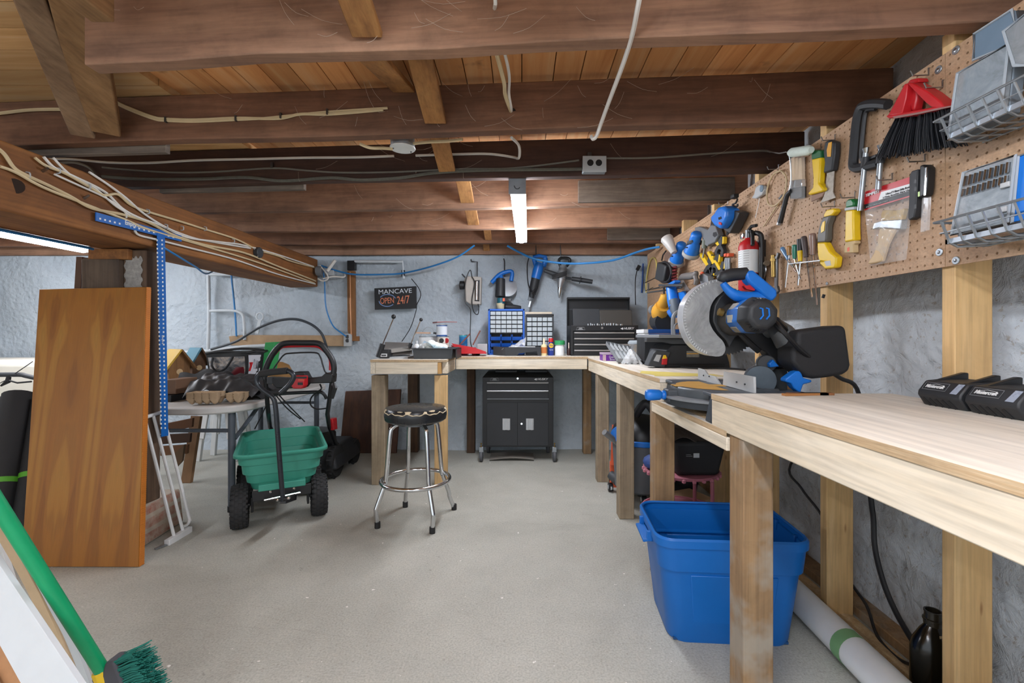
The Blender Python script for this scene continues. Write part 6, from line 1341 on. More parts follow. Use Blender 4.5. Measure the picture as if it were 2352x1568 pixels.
# ---- chargers
def charger(lab, y0):
    t = thing('battery_charger', lab, 'charger', (1.12, y0+.06, ZT), 0, 'battery chargers on the near bench'); x = 1.085
    prof = [(x+.018, ZT), (x, ZT+.028), (x+.002, ZT+.04), (x+.022, ZT+.066), (x+.06, ZT+.070), (x+.115, ZT+.072), (x+.115, ZT)]
    part(t, 'body', MB().prism([V(a, y0, b) for a, b in prof], (0, .122, 0)), M_BLK2, bev=.004)
    for yy_ in (y0+.012, y0+.094): part(t, 'battery_slot', MB().prism([V(a, yy_, b) for a, b in ((x+.03, ZT+.067), (x+.105, ZT+.088), (x+.115, ZT+.088), (x+.115, ZT+.067))], (0, .016, 0)), M_BLACK, bev=.003)
    sl = V(.020, 0, .026).normalized(); nn = V(-.026, 0, .020).normalized()
    p0 = V(x+.002, 0, ZT+.04)
    def q(y, s): return V(0, y, 0)+p0+sl*s
    part(t, 'name_plate', MB().tube([q(y0+.112, .005)+nn*.001, q(y0+.045, .005)+nn*.001, q(y0+.045, .027)+nn*.001, q(y0+.112, .027)+nn*.001], .0008, 5, closed=True), M_GREY)
    text(t, 'lettering', 'Mastercraft', q(y0+.104, .0105)+nn*.0012, q(y0+.052, .0105)+nn*.0012, M_WHITE, face=tuple(nn), hgt=.010, shear=.2, bold=.02)
    part(t, 'roof_line', MB().tube([q(y0+.098, .0195)+nn*.0012, q(y0+.08, .0235)+nn*.0012, q(y0+.056, .0205)+nn*.0012], .0005, 5), M_WHITE)
    part(t, 'side_light', MB().hexa([q(y0+.012, .000)+nn*.0005, q(y0+.03, .000)+nn*.0005, q(y0+.03, .001), q(y0+.012, .001), q(y0+.008, .031)+nn*.0005, q(y0+.024, .031)+nn*.0005, q(y0+.024, .031), q(y0+.008, .031)]), plain('#9aa4b4', .3), label='pale grey status window')
    for k in range(5): part(t, 'grip_rib', MB().beam(V(x+.0045, y0+.108-.018*k, ZT+.0215), V(x+.017, y0+.098-.018*k, ZT+.002), .006, .004, (1, 0, 0)), M_BLACK)
    return t
charger('left black battery charger on the near bench, standing before the pine stud', 1.128)
charger('right black battery charger on the near bench, cut by the photo edge', .996)
# ------------------------------------------------------------------ things on the pegboards (image outlines placed on the board plane)
XB = XPB
def pgt(name, lab, cat, px, py, grp=None): return thing(name, lab, cat, PX(px, py, XB), 0, grp)
def flat(t, nm, pix, m, a=.004, b=.022, bev=.003, X=None, **k):
    X = X or XB-(a+b)/2; return part(t, nm, MB().prX(pix, X, XB-b, XB-a), m, bev=bev, **k)
def ptube(pix, o, r, n=8, sm=0, **k): return MB().tube([PX(p[0], p[1], XB-(p[2] if len(p) > 2 else o)) for p in pix], r, n, sm=sm, **k)
def phook(px, py, lab, L=.05):
    p = PX(px, py, XB); single('pegboard_hook', MB().tube([p+V(.004, 0, .02), p+V(-.004, 0, .02), p+V(-.004, 0, 0), p+V(-L, 0, -.002), p+V(-L-.006, 0, .012)], .0022, 6), M_STEEL, lab, 'hook', None, 'steel hooks on the pegboards')
# -- dustpan brush, clamps
t = pgt('hand_broom', 'red angled broom head with black bristles hanging on the pegboard', 'broom', 2110, 270)
flat(t, 'left_strut', [(2093, 192), (2100, 192), (2096, 225), (2086, 262), (2052, 266), (2058, 258)], M_RED, .02, .06)
flat(t, 'right_strut', [(2097, 190), (2112, 190), (2150, 212), (2178, 234), (2186, 246), (2172, 248), (2155, 246), (2142, 236)], M_RED, .02, .06, label='dusty red strut')
flat(t, 'socket', [(2094, 190), (2118, 191), (2116, 226), (2109, 255), (2101, 255), (2097, 225)], M_RED, .012, .04, .006)
flat(t, 'hanging_cap', [(2096, 190), (2101, 183), (2120, 179), (2123, 188), (2112, 192)], M_RED, .01, .04)
flat(t, 'crossbar', [(2051, 266), (2105, 256), (2180, 243), (2188, 246), (2150, 256), (2105, 267), (2058, 272)], M_RED, .012, .06)
flat(t, 'dust_seam', [(2050, 268), (2108, 258), (2186, 242), (2188, 245), (2110, 262), (2056, 272)], plain('#94706a', .8), .06, .062, 0)
mb = MB()
for k in range(300):
    u = random.random(); d = random.uniform(.012, .055)
    a = PX(lerp(2056, 2186, u), lerp(271, 249, u)+random.uniform(-2, 2), XB-d*.8); e = PX(lerp(2012, 2222, u)+random.uniform(-6, 6), lerp(366, 330, u)+random.uniform(-7, 5), XB-d)
    mb.tube([a, lerp(a, e, .5)+V(-.002, 0, -.001), e], .0016, 3, caps=False)
part(t, 'bristles', mb, plain('#23262b', .6, 0, .3, 50))['kind'] = 'stuff'
t = pgt('bar_clamp', 'black deep-throat clamp frame hanging left of the red broom head', 'clamp', 1975, 320)
part(t, 'frame', ptube([(2040, 240), (2015, 238), (1985, 242), (1974, 255), (1967, 290), (1962, 350), (1960, 378), (1968, 386), (1990, 382), (2020, 374)], .025, .0155, 8, sm=4), M_BLK2)
part(t, 'frame_rib', ptube([(2012, 250), (1996, 252), (1988, 262), (1983, 300), (1979, 362), (1990, 366), (2015, 358)], .022, .007, 6, sm=4), M_BLACK)
for k, (a, b, c, d, lab) in enumerate(((1990, 343, 1975, 484, 'left steel screw rod'), (2025, 335, 2017, 436, 'right steel screw rod'))):
    q = part(t, 'screw_rod', MB().tube([PX(a, b, XB-.03), PX(c, d, XB-.03)], .0085, 10), M_GALV)
    part(q, 'rod_tip', MB().tube([PX(a, b-2, XB-.03), PX(a-.2, b+12, XB-.03)], [.013, .006], 10), M_CHROME)
    part(q, 'rod_sleeve', MB().tube([PX(a-1, b+18, XB-.03), PX(a-3.5, b+40, XB-.03)], .013, 10), M_BLK2)
# -- bagged brush
t = pgt('bagged_brush', 'clear-bagged paint brush with a red header card on the pegboard', 'paint brush', 2040, 500)
HB = [(1985, 441), (2096, 404), (2096, 450), (1986, 483)]
flat(t, 'header_card', HB, M_RED, .018, .019, 0)
flat(t, 'white_band', [(2024, 441), (2096, 420), (2096, 438), (2016, 464)], M_WHITE, .019, .0196, 0)
flat(t, 'black_band', [(1985, 470), (2096, 436), (2096, 447), (1985, 480)], M_BLACK, .0196, .0199, 0)
XX = XB-.0202
text(t, 'lettering', 'TEMPEST', PX(1989, 452, XX), PX(2022, 441.5, XX), M_WHITE, face=(-1, 0, 0), hgt=.009, shear=.2, bold=.02)
text(t, 'lettering', '3 Piece 2" / 50mm Utility Brushes', PX(2035, 448, XX), PX(2094, 430, XX), M_BLACK, face=(-1, 0, 0), hgt=.006)
text(t, 'lettering', '3 Pieza Brochas Para Usar', PX(2028, 456, XX), PX(2094, 436, XX), M_BLACK, face=(-1, 0, 0), hgt=.005)
text(t, 'lettering', 'FOR ALL PAINTS AND STAINS', PX(1990, 477, XX), PX(2040, 462, XX), M_LGREY, face=(-1, 0, 0), hgt=.003)
def bagf(s):
    def f(u, v):
        x = lerp(1986, 2096, u)+(-0.0)*v+lerp(0, lerp(14, -14, u), v); y = lerp(lerp(483, 450, u), lerp(610, 596, u), v)
        return PX(x, y, XB-.016-s*.022*math.sin(math.pi*u)*math.sin(math.pi*min(1, v*.9+.1))-.003*math.sin(u*17+v*9)-.002*math.sin(v*31-u*13))
    return f
part(t, 'clear_bag', MB().surf(bagf(1), 16, 18), M_BAGC)
part(t, 'bristle_block', MB().prX([(2030, 495), (2035, 482), (2052, 482), (2060, 484), (2085, 478), (2078, 506), (2034, 508)], XB-.014, XB-.026, XB-.008), plain('#c2a05a', .8, 0, .3, 80), bev=.004)
part(t, 'ferrule', MB().prX([(2033, 507), (2080, 504), (2078, 526), (2028, 522), (2012, 527), (2016, 512)], XB-.014, XB-.027, XB-.007), M_GALV, bev=.002)
part(t, 'brush_handle', MB().prX([(2026, 524), (2062, 526), (2044, 560), (2032, 600), (2006, 606), (1998, 606), (2014, 580), (2022, 552)], XB-.014, XB-.024, XB-.010), plain('#d0b48c', .6), bev=.004)
phook(2052, 412, 'steel hook through the red header card')
# -- torpedo level, knife
t = pgt('torpedo_level', 'black torpedo level with green vial right of the bagged brush', 'level', 2110, 450)
flat(t, 'body', [(2097, 405), (2102, 393), (2118, 388), (2112, 480), (2108, 499), (2097, 506), (2094, 500), (2097, 450)], M_BLK2, .006, .03)
flat(t, 'vial', [(2109, 441), (2116, 438), (2116, 449), (2109, 452)], plain('#a8cf4a', .3), .03, .032, 0)
for y in (412, 430, 470): flat(t, 'slot', [(2100, y), (2105, y-2), (2105, y+8), (2100, y+10)], M_BLACK, .03, .0305, 0)
t = pgt('utility_knife', 'black utility knife in a clear sleeve beside the torpedo level', 'knife', 2132, 450)
flat(t, 'handle', [(2122, 380), (2132, 377), (2140, 384), (2138, 430), (2134, 450), (2121, 455)], M_BLACK, .008, .035, .005)
flat(t, 'steel_strip', [(2125, 385), (2130, 383), (2127, 448), (2122, 450)], M_CHROME, .035, .037, .001)
flat(t, 'sleeve', [(2121, 455), (2136, 449), (2132, 528), (2117, 533)], M_BAGC, .010, .018, 0)
# -- scrapers
t = pgt('paint_scraper', 'yellow scraper with green cap and wide wooden-brown blade', 'scraper', 1878, 400)
flat(t, 'cap', [(1871, 350), (1876, 344), (1880, 348), (1886, 344), (1893, 346), (1892, 362), (1871, 366)], plain('#1f5f35', .5), .008, .034)
flat(t, 'handle', [(1871, 366), (1892, 361), (1889, 410), (1888, 420), (1899, 434), (1895, 440), (1865, 448), (1862, 444), (1874, 430), (1875, 410)], M_YEL, .008, .034, .005, label='yellow handle')
flat(t, 'blade', [(1865, 448), (1895, 440), (1890, 452), (1864, 464)], plain('#8f6f5c', .6), .016, .022)
t = pgt('putty_knife', 'paint-splattered putty knife with black and yellow grip', 'putty knife', 1910, 395)
flat(t, 'grip', [(1902, 325), (1913, 321), (1925, 326), (1924, 352), (1918, 392), (1898, 398), (1901, 374), (1898, 350)], M_BLK2, .006, .032, .006)
flat(t, 'yellow_inlay', [(1903, 328), (1911, 325), (1908, 360), (1900, 360), (1899, 345)], M_YEL2, .032, .034, .001)
flat(t, 'blade', [(1900, 397), (1917, 392), (1914, 440), (1920, 454), (1885, 466), (1892, 452), (1896, 440)], plain('#a89f92', .5, .3, .5, 60), .015, .018, .0005, label='paint-splattered blade')
phook(1920, 321, 'steel hook holding the splattered putty knife'); phook(1888, 342, 'steel hook holding the yellow scraper')
# -- mini roller and brushes
t = pgt('mini_roller', 'small white paint roller with black handle and wire frame', 'paint roller', 1830, 400)
part(t, 'roller_sleeve', MB().tube([PX(1814, 351, XB-.05), PX(1820, 350, XB-.05), PX(1858, 345, XB-.05), PX(1864, 344, XB-.05)], [.012, .019, .019, .012], 14), plain('#d5e0d6', .9, 0, .12, 60, .3), label='white fluffy sleeve')
part(t, 'wire_frame', ptube([(1763, 347, .05), (1790, 352, .05), (1812, 353, .05), (1817, 410, .035), (1812, 440, .035)], .03, .0028, 6, sm=3), M_STEEL)
part(t, 'handle', ptube([(1817, 438), (1808, 448), (1802, 470), (1791, 513)], .03, [.008, .010, .010, .012], 12, sm=3), M_BLACK)
part(t, 'handle_tip', ptube([(1791.5, 511), (1790, 516)], .03, .0125, 12), M_STEEL)
t = pgt('brush_set', 'clear pack of three wooden paint brushes under the small roller', 'paint brush', 1833, 420)
for k in range(3):
    x = 1822+k*8; flat(t, 'brush_handle', [(x, 363), (x+7, 361), (x+8, 405), (x+9, 415), (x-2, 417), (x-1, 405)], plain('#cfae82', .6), .006, .02, .002)
flat(t, 'ferrule', [(1818, 415), (1847, 411), (1847, 428), (1818, 434)], M_CHROME, .005, .026, .002)
flat(t, 'bristles', [(1818, 434), (1847, 428), (1847, 452), (1838, 456), (1819, 456)], M_BLACK, .005, .024, .002)
flat(t, 'clear_pack', [(1816, 361), (1849, 359), (1849, 456), (1816, 458)], clear('thin_wrap', '#f2f4f4', .1, .08), .027, .028, 0)
t = pgt('band_strap', 'loop of pale strap hanging left of the small roller', 'strap', 1785, 435)
part(t, 'loop', ptube([(1790, 393), (1777, 400), (1766, 420), (1761, 445), (1764, 466), (1774, 473), (1788, 466), (1800, 450), (1806, 425), (1805, 405), (1795, 393)], .014, .004, 6, sm=4, closed=True), plain('#c9b28a', .5))
part(t, 'tail', ptube([(1795, 452), (1790, 465), (1770, 495), (1754, 520)], .008, .003, 6, sm=3), plain('#c9b28a', .5))
part(t, 'clip', ptube([(1798, 447), (1790, 456)], .016, .005, 8), M_CHROME)
t = pgt('chalk_reel', 'small grey reel with white string on the pegboard', 'reel', 1748, 440)
flat(t, 'reel_body', [(1740, 430), (1748, 424), (1756, 426), (1759, 436), (1754, 447), (1740, 456), (1730, 455), (1736, 446)], M_LGREY, .006, .026, .004)
part(t, 'blue_disc', MB().lathe([(.002, 0), (.016, 0), (.016, .003), (.002, .003)], PX(1750, 433, XB-.026), 18, Matrix.Rotation(R(-90), 3, 'Y')), plain('#6d8392', .4))
part(t, 'string', ptube([(1745, 452), (1741, 475), (1735, 500)], .01, .0015, 5), M_WHITE)
# -- saws and cutters row
t = pgt('jab_saw', 'yellow and grey curved mini saw handle below the putty knife', 'saw', 1905, 550)
flat(t, 'tip', [(1898, 494), (1905, 482), (1921, 478), (1926, 484), (1918, 494), (1900, 500)], M_YEL, .008, .032, .004)
flat(t, 'grey_grip', [(1897, 498), (1915, 494), (1907, 515), (1905, 550), (1902, 556), (1884, 557), (1884, 540), (1890, 515)], plain('#5d5a52', .5), .008, .034, .005)
flat(t, 'oval_badge', [(1890, 510), (1895, 507), (1893, 530), (1886, 535), (1886, 522)], M_YEL, .034, .036, 0)
flat(t, 'yellow_body', [(1884, 557), (1902, 556), (1913, 577), (1929, 590), (1927, 608), (1924, 615), (1902, 618), (1890, 606), (1885, 585)], M_YEL, .008, .034, .005, label='yellow lower body')
flat(t, 'sticker', [(1893, 600), (1907, 598), (1909, 609), (1898, 611)], M_LGREY, .034, .0345, 0)
phook(1919, 474, 'steel hook above the yellow mini saw')
t = pgt('hand_chisel', 'yellow chisel with green ball top and pale blade guard', 'chisel', 1958, 520)
flat(t, 'green_top', [(1951, 464), (1957, 457), (1966, 456), (1971, 464), (1970, 474), (1951, 478)], plain('#1a6a35', .4), .006, .036, .005)
flat(t, 'collar', [(1949, 477), (1971, 474), (1971, 481), (1949, 484)], M_LGREY, .006, .036, .002)
flat(t, 'handle', [(1950, 483), (1969, 481), (1969, 520), (1970, 552), (1948, 556), (1949, 530)], M_YEL, .006, .034, .005)
flat(t, 'blade_guard', [(1948, 556), (1970, 552), (1971, 558), (1966, 562), (1966, 580), (1945, 581), (1946, 565)], plain('#c9b084', .7), .008, .030, .003)
flat(t, 'red_dot', [(1946, 569), (1951, 567), (1951, 576), (1946, 578)], M_ORG, .030, .0305, 0)
phook(1966, 453, 'steel hook above the green-topped chisel')
# -- screwdrivers
sd = [('blue clear-handled screwdriver leaning left in the row', [(1796, 569), (1806, 588), (1811, 596)], [(1811, 596), (1829, 625)], plain('#5f86ad', .25), .010),
      ('orange-brown clear-handled screwdriver behind the blue one', [(1811, 565), (1812, 586)], [(1812, 586), (1804, 660)], plain('#a8793f', .3), .010),
      ('green clear-handled screwdriver in the middle of the row', [(1825, 562), (1825, 594)], [(1825, 594), (1838, 640)], plain('#2f7d68', .25), .010),
      ('yellow-collared black screwdriver in the row', [(1837, 556), (1838, 600)], [(1838, 600), (1833, 655)], M_YEL, .011),
      ('brown leather-handled screwdriver with a long shaft', [(1846, 543), (1852, 590)], [(1852, 590), (1865, 682)], plain('#4b3f3c', .5), .012),
      ('tall clear-handled screwdriver with the longest shaft', [(1866, 536), (1867, 585)], [(1867, 585), (1877, 700)], plain('#8a6f63', .3), .013)]
for lab, a, b, m, r in sd:
    t = pgt('screwdriver', lab, 'screwdriver', *a[0], 'screwdrivers on the pegboard')
    P = [PX(x, y, XB-.035) for x, y in a]; part(t, 'handle', MB().tube([P[0], lerp(P[0], P[-1], .08), lerp(P[0], P[-1], .5), P[-1]], [r*.6, r, r*.92, r*.7], 10, sm=3), m)
    part(t, 'shaft', MB().tube([PX(x, y, XB-.035) for x, y in b], [.004, .0035], 8), M_CHROME)
    if 'yellow' in lab: part(t, 'black_top', MB().tube([P[0]+V(0, 0, .012), lerp(P[0], P[1], .45)], .0115, 10), M_BLACK)
t = pgt('tool_rack', 'wire rack holding the screwdrivers on the pegboard', 'rack', 1840, 600)
part(t, 'rail', ptube([(1812, 606), (1882, 598)], .045, .0028, 6).add([], []), M_STEEL); part(t, 'rail', ptube([(1812, 606), (1882, 598)], .022, .0028, 6), M_STEEL)
for x in (1812, 1832, 1858, 1882): part(t, 'cross_wire', MB().tube([PX(x, 606-(x-1812)*.114, XB-.002), PX(x, 606-(x-1812)*.114, XB-.047)], .0024, 6), M_STEEL)
# -- plumbing bits, wrench
for lab, pts, r, m in (('brass pipe fitting hanging right of the fire extinguisher', [(1752, 592), (1755, 606), (1762, 604)], .014, plain('#857a6a', .45, .5)), ('long brass valve stem next to the wrench', [(1776, 586), (1777, 636)], .010, M_BRASS)):
    t = pgt('pipe_fitting', lab, 'fitting', *pts[0]); part(t, 'body', MB().tube([PX(x, y, XB-.03) for x, y in pts], r, 10), m)
    part(t, 'collar', MB().tube([PX(pts[0][0], pts[0][1]+8, XB-.03), PX(pts[0][0], pts[0][1]+14, XB-.03)], r*1.35, 8), M_BRASS)
    if r > .012: part(t, 'tail', ptube([(1756, 606), (1759, 620), (1752, 640), (1748, 650)], .03, .006, 8, sm=3), M_STEEL)
t = pgt('spanner', 'long steel spanner left of the screwdrivers', 'spanner', 1785, 630)
flat(t, 'shaft', [(1780, 590), (1787, 588), (1786, 660), (1780, 664)], M_DSTEEL, .02, .028, .002); flat(t, 'jaw', [(1778, 584), (1781, 596), (1787, 594), (1791, 582), (1787, 580), (1785, 588), (1782, 588)], M_DSTEEL, .018, .03, .001); flat(t, 'ring_end', [(1779, 660), (1787, 656), (1790, 668), (1785, 675), (1778, 672)], M_DSTEEL, .018, .03, .002)
# -- fire extinguisher
t = pgt('fire_extinguisher', 'red fire extinguisher with white label on the pegboard', 'fire extinguisher', 1720, 590)
xe, ce = XB-.075, PX(1719, 600, XB-.075); r_ = .045
zt_, zb_ = PX(1719, 552, xe).z, PX(1719, 668, xe).z
part(t, 'cylinder', MB().lathe([(r_*.9, zb_), (r_, zb_+.012), (r_, zt_-.03), (r_*.85, zt_-.01), (r_*.4, zt_+.004), (r_*.3, zt_+.012)], (ce.x, ce.y, 0), 28), M_RED)
part(t, 'white_label', MB().lathe([(r_*1.01, PX(0+1719, 628, xe).z), (r_*1.01, PX(1719, 576, xe).z)], (ce.x, ce.y, 0), 28), M_WHITE)
mb = MB()
for k in range(9):
    z = lerp(PX(1719, 622, xe).z, PX(1719, 580, xe).z, k/8)
    for a0 in (170, 215): mb.surf(lambda u, v: (ce.x+r_*1.018*math.cos(R(a0+32*u)), ce.y+r_*1.018*math.sin(R(a0+32*u)), z+.0025*v), 6, 1)
part(t, 'label_print', mb, plain('#a8a6a4', .5))
part(t, 'strap', MB().lathe([(r_*1.03, PX(1719, 640, xe).z), (r_*1.03, PX(1719, 630, xe).z)], (ce.x, ce.y, 0), 28), M_BLACK)
part(t, 'valve', MB().cyl((ce.x, ce.y, zt_+.008), (ce.x, ce.y, zt_+.05), .014, n=14), M_DSTEEL)
part(t, 'lever', MB().tube([(ce.x, ce.y, zt_+.048), (ce.x, ce.y-.03, zt_+.062), (ce.x, ce.y-.075, zt_+.055)], .008, 8).tube([(ce.x, ce.y, zt_+.035), (ce.x, ce.y-.035, zt_+.035), (ce.x-.01, ce.y-.06, zt_-.035)], .009, 8, sm=3), M_BLACK)
part(t, 'gauge', MB().lathe([(.002, 0), (.017, 0), (.017, .01), (.002, .012)], (ce.x-.01, ce.y+.03, zt_+.03), 18, Matrix.Rotation(R(-90), 3, 'Y')), M_CHROME)
part(t, 'hose', MB().tube([(ce.x+.01, ce.y-.015, zt_+.03), (ce.x+.02, ce.y-.06, zt_+.02), (ce.x+.03, ce.y-.065, zt_-.02), (ce.x+.03, ce.y-.062, zb_+.04)], .012, 10, sm=5), M_BLACK)
part(t, 'wall_bracket', MB().b2((XB-.03, ce.y-.02, zb_+.02), (XB-.001, ce.y+.02, zt_)), M_BLACK)
# -- sanders
def sander(lab, top, bot, w, dust=None):
    t = pgt('orbital_sander', lab, 'power tool', *bot, 'blue sanders on the pegboard')
    o = .075; a, b = PX(*top, XB-o), PX(*bot, XB-o); d = (b-a)
    part(t, 'head', MB().tube([a-d*.04, a+d*.05, a+d*.35], [w*.45, w*.68, w*.7], 14, sm=3), M_BLUE, label='blue palm grip')
    part(t, 'body', MB().tube([a+d*.35, a+d*.5, a+d*.85], [w*.6, w*.78, w*.92], 16), M_BLUE)
    part(t, 'pad', MB().tube([a+d*.85, a+d*.9, a+d*1.0, a+d*1.03], [w*.98, w*1.08, w*1.06, w*.98], 20), plain('#a3a2a0', .6))
    part(t, 'vent', MB().beam(lerp(a, b, .62)+V(-w*.75, .02, .0), lerp(a, b, .66)+V(-w*.78, -.02, .0), .008, .008), M_BLACK)
    part(t, 'wound_cord', MB().tube([lerp(a, b, .36+.05*k/10)+V(w*.82*math.cos(k*.8), w*.82*math.sin(k*.8), -.004*math.sin(k*.8)) for k in range(36)], .005, 6), M_CBL_K)
    if dust: 
        p, q = PX(dust[0], dust[1], XB-.13), PX(dust[2], dust[3], XB-.17)
        part(t, 'dust_canister', MB().tube([p, lerp(p, q, .12), lerp(p, q, .9), q], [.022, .024, .044, .038], 14), clear('canister_plastic', '#c7c4be', .85, .3), label='cloudy dust canister')
    return t
sander('nearer blue orbital sander wound with its cord', (1601, 536), (1586, 586), .052)
sander('farther blue orbital sander with cloudy dust canister', (1566, 560), (1552, 604), .052, (1548, 580, 1530, 545))
t = pgt('detail_sander', 'blue sheet sander with coiled black cord near the pegboard top edge', 'power tool', 1675, 500)
part(t, 'body', MB().prX([(1646, 498), (1656, 488), (1664, 476), (1676, 473), (1685, 480), (1684, 500), (1676, 516), (1668, 526), (1655, 518), (1649, 510)], XB-.07, XB-.11, XB-.03), M_BLUE, bev=.015, seg=3)
part(t, 'switch', MB().prX([(1652, 509), (1658, 511), (1658, 517), (1652, 515)], XB-.11, XB-.114, XB-.109), M_RED, bev=.002)
for k in range(3): part(t, 'vent', MB().prX([(1650+k*2.4, 500-k), (1651.2+k*2.4, 499-k), (1652.5+k*2.4, 504-k), (1651.3+k*2.4, 505-k)], XB-.111, XB-.113, XB-.11), M_BLACK)
part(t, 'pad', MB().prX([(1668, 528), (1690, 482), (1705, 488), (1700, 500), (1682, 536)], XB-.05, XB-.065, XB-.012), M_BLK2, bev=.004)
part(t, 'cord_coil', MB().tube([PX(1678+14*math.sin(k*.7)*.55-6*math.cos(k*.7)*.5, 512-26*math.sin(k*.7)*.8+k*.2, XB-.02-.003*k/4) for k in range(40)], .0045, 6, sm=2), M_CBL_K)
part(t, 'plug', MB().b2(PX(1690, 458, XB-.05), PX(1698, 444, XB-.05)+V(-.03, 0, 0)), M_BLACK, bev=.004)
part(t, 'plug_cord', ptube([(1694, 456), (1690, 466), (1682, 470), (1692, 475), (1694, 468)], .05, .005, 6, sm=4), M_CBL_K)
# -- spring clamps
def clampy(lab, cx_, cy_, s, rot, jaw=M_BLK2):
    t = pgt('spring_clamp', lab, 'clamp', cx_, cy_, 'spring clamps on the pegboard')
    c, sn = math.cos(R(rot)), math.sin(R(rot))
    def T(pts): return [(cx_+s*(x*c-y*sn), cy_+s*(x*sn+y*c)) for x, y in pts]
    flat(t, 'handle', T([(-3, -26), (3, -27), (5, -8), (3, 0), (-4, 0), (-5, -12)]), M_BLK2, .01, .035, .003); flat(t, 'yellow_pad', T([(3.2, -25), (6.5, -24), (8, -9), (5, -6)]), M_YEL, .012, .033, .002)
    flat(t, 'second_handle', T([(-6, 0), (-1, -5), (-14, -20), (-22, -27), (-25, -23), (-17, -12)]), M_YEL, .012, .036, .003, label='yellow handle')
    flat(t, 'jaw', T([(-6, 0), (4, -3), (10, 6), (11, 16), (6, 24), (3, 22), (6, 14), (3, 7), (-2, 7), (-5, 14), (-3, 22), (-8, 22), (-11, 12)]), jaw, .012, .035, .002)
    flat(t, 'jaw_pad', T([(-2, 20), (8, 19), (9, 24), (-2, 25)]), M_YEL, .014, .032, .002)
    return t
clampy('black and yellow spring clamp at the top of the clamp group', 1657, 566, .95, 8)
clampy('left black and yellow spring clamp of the lower pair', 1632, 612, 1.05, 8)
clampy('right black and yellow spring clamp of the lower pair', 1646, 608, 1.0, 14)
clampy('small black and yellow spring clamp just above the saw handle', 1660, 622, .85, 12)
t = pgt('quick_clamp', 'grey quick-grip clamp body with dark handle above the spring clamps', 'clamp', 1640, 535)
flat(t, 'body', [(1602, 522), (1612, 520), (1632, 527), (1640, 516), (1650, 518), (1656, 540), (1648, 556), (1634, 562), (1624, 552), (1614, 536), (1602, 530)], plain('#6d7072', .5), .014, .05, .005)
flat(t, 'handle', [(1634, 528), (1638, 502), (1643, 501), (1646, 505), (1642, 530)], M_BLACK, .02, .045, .004)
flat(t, 'hole', [(1638, 534), (1645, 532), (1648, 540), (1642, 545), (1637, 541)], M_BLACK, .05, .051, 0)
flat(t, 'lower_jaw', [(1618, 545), (1628, 552), (1634, 560), (1630, 566), (1622, 560)], plain('#6d7072', .5), .014, .045, .003)
t = pgt('grey_screwdriver', 'grey-handled screwdriver hanging beside the nearer blue sander', 'screwdriver', 1618, 560)
part(t, 'handle', ptube([(1619, 550), (1618, 570)], .04, [.016, .018], 10), plain('#5f6557', .5)); part(t, 'shaft', ptube([(1618, 570), (1614, 592)], .04, .005, 8), M_STEEL)
t = pgt('nut_driver_set', 'orange and black bit holders in a small row by the fire extinguisher', 'tool', 1675, 588)
for k in range(3): part(t, 'holder', MB().b2(PX(1667+k*7, 590, XB-.01), PX(1672+k*7, 581, XB-.01)+V(-.03, 0, 0)), M_ORG if k else M_BLACK, bev=.002)
for k in range(3): part(t, 'prong', ptube([(1668+k*4, 592), (1667+k*4, 602), (1668+k*4, 640)], .03, [.007, .009, .004], 8), M_DSTEEL)
t = pgt('pipe_clamp', 'grey clamp with orange button, half hidden behind the saw guard', 'clamp', 1622, 640)
flat(t, 'body', [(1612, 632), (1622, 628), (1632, 634), (1634, 648), (1616, 652)], M_GREY, .02, .06, .004); part(t, 'button', MB().ball(PX(1613, 628, XB-.05), .013, 10), M_ORG)
# -- far corner group
t = pgt('hand_saw', 'hand saw with grey handle and bare steel blade near the corner', 'saw', 1585, 660)
part(t, 'blade', MB().prX([(1561, 640), (1566, 637), (1600, 690), (1590, 704)], XB-.10, XB-.101, XB-.099), plain('#8d8178', .45, .5, .3)); part(t, 'handle', ptube([(1562, 640), (1570, 635), (1590, 633), (1597, 630), (1599, 623)], .10, [.014, .022, .024, .02, .012], 10, sm=4).tube([PX(1597, 632, XB-.10), PX(1600, 645, XB-.10), PX(1598, 652, XB-.10)], .016, 8), plain('#6f6a66', .5))
t = pgt('wire_rack', 'dark wire shelf rack holding blue tools near the corner', 'rack', 1530, 665)
mb = MB()
for k in range(5): mb.tube([PX(1482+k*6, 668-k*1.6, XB-.20+.012*k), PX(1500+k*14, 660-k*.6, XB-.02)], .0035, 5)
mb.tube([PX(1486, 672, XB-.2), PX(1515, 668, XB-.12), PX(1566, 660, XB-.12)], .006, 6); mb.tube([PX(1480, 650, XB-.2), PX(1505, 638, XB-.05)], .004, 5); mb.tube([PX(1480, 650, XB-.2), PX(1482, 668, XB-.2)], .004, 5); mb.tube([PX(1490, 650, XB-.2), PX(1490, 668, XB-.2)], .004, 5)
mb.tube([PX(1515, 655, XB-.2), PX(1570, 655, XB-.2)], .009, 6)
part(t, 'wires', mb, M_DGREY)
t = pgt('multi_tool', 'blue oscillating multi tool hanging from the wire rack', 'power tool', 1545, 700)
part(t, 'body', ptube([(1542, 659), (1546, 690), (1550, 705)], .15, [.036, .04, .04], 12), M_BLUE); part(t, 'grip', ptube([(1549, 690), (1552, 712), (1553, 722)], .15, [.038, .036, .03], 12), plain('#56606a', .5)); part(t, 'head', ptube([(1553, 718), (1546, 722), (1538, 716)], .15, [.034, .03, .02], 10), M_BLUE); part(t, 'upper_fin', MB().prX([(1534, 655), (1555, 643), (1557, 648), (1542, 662)], XB-.15, XB-.17, XB-.13), M_BLUE, bev=.003)
t = pgt('orange_sander', 'orange corded sander hanging lowest in the corner', 'power tool', 1515, 720)
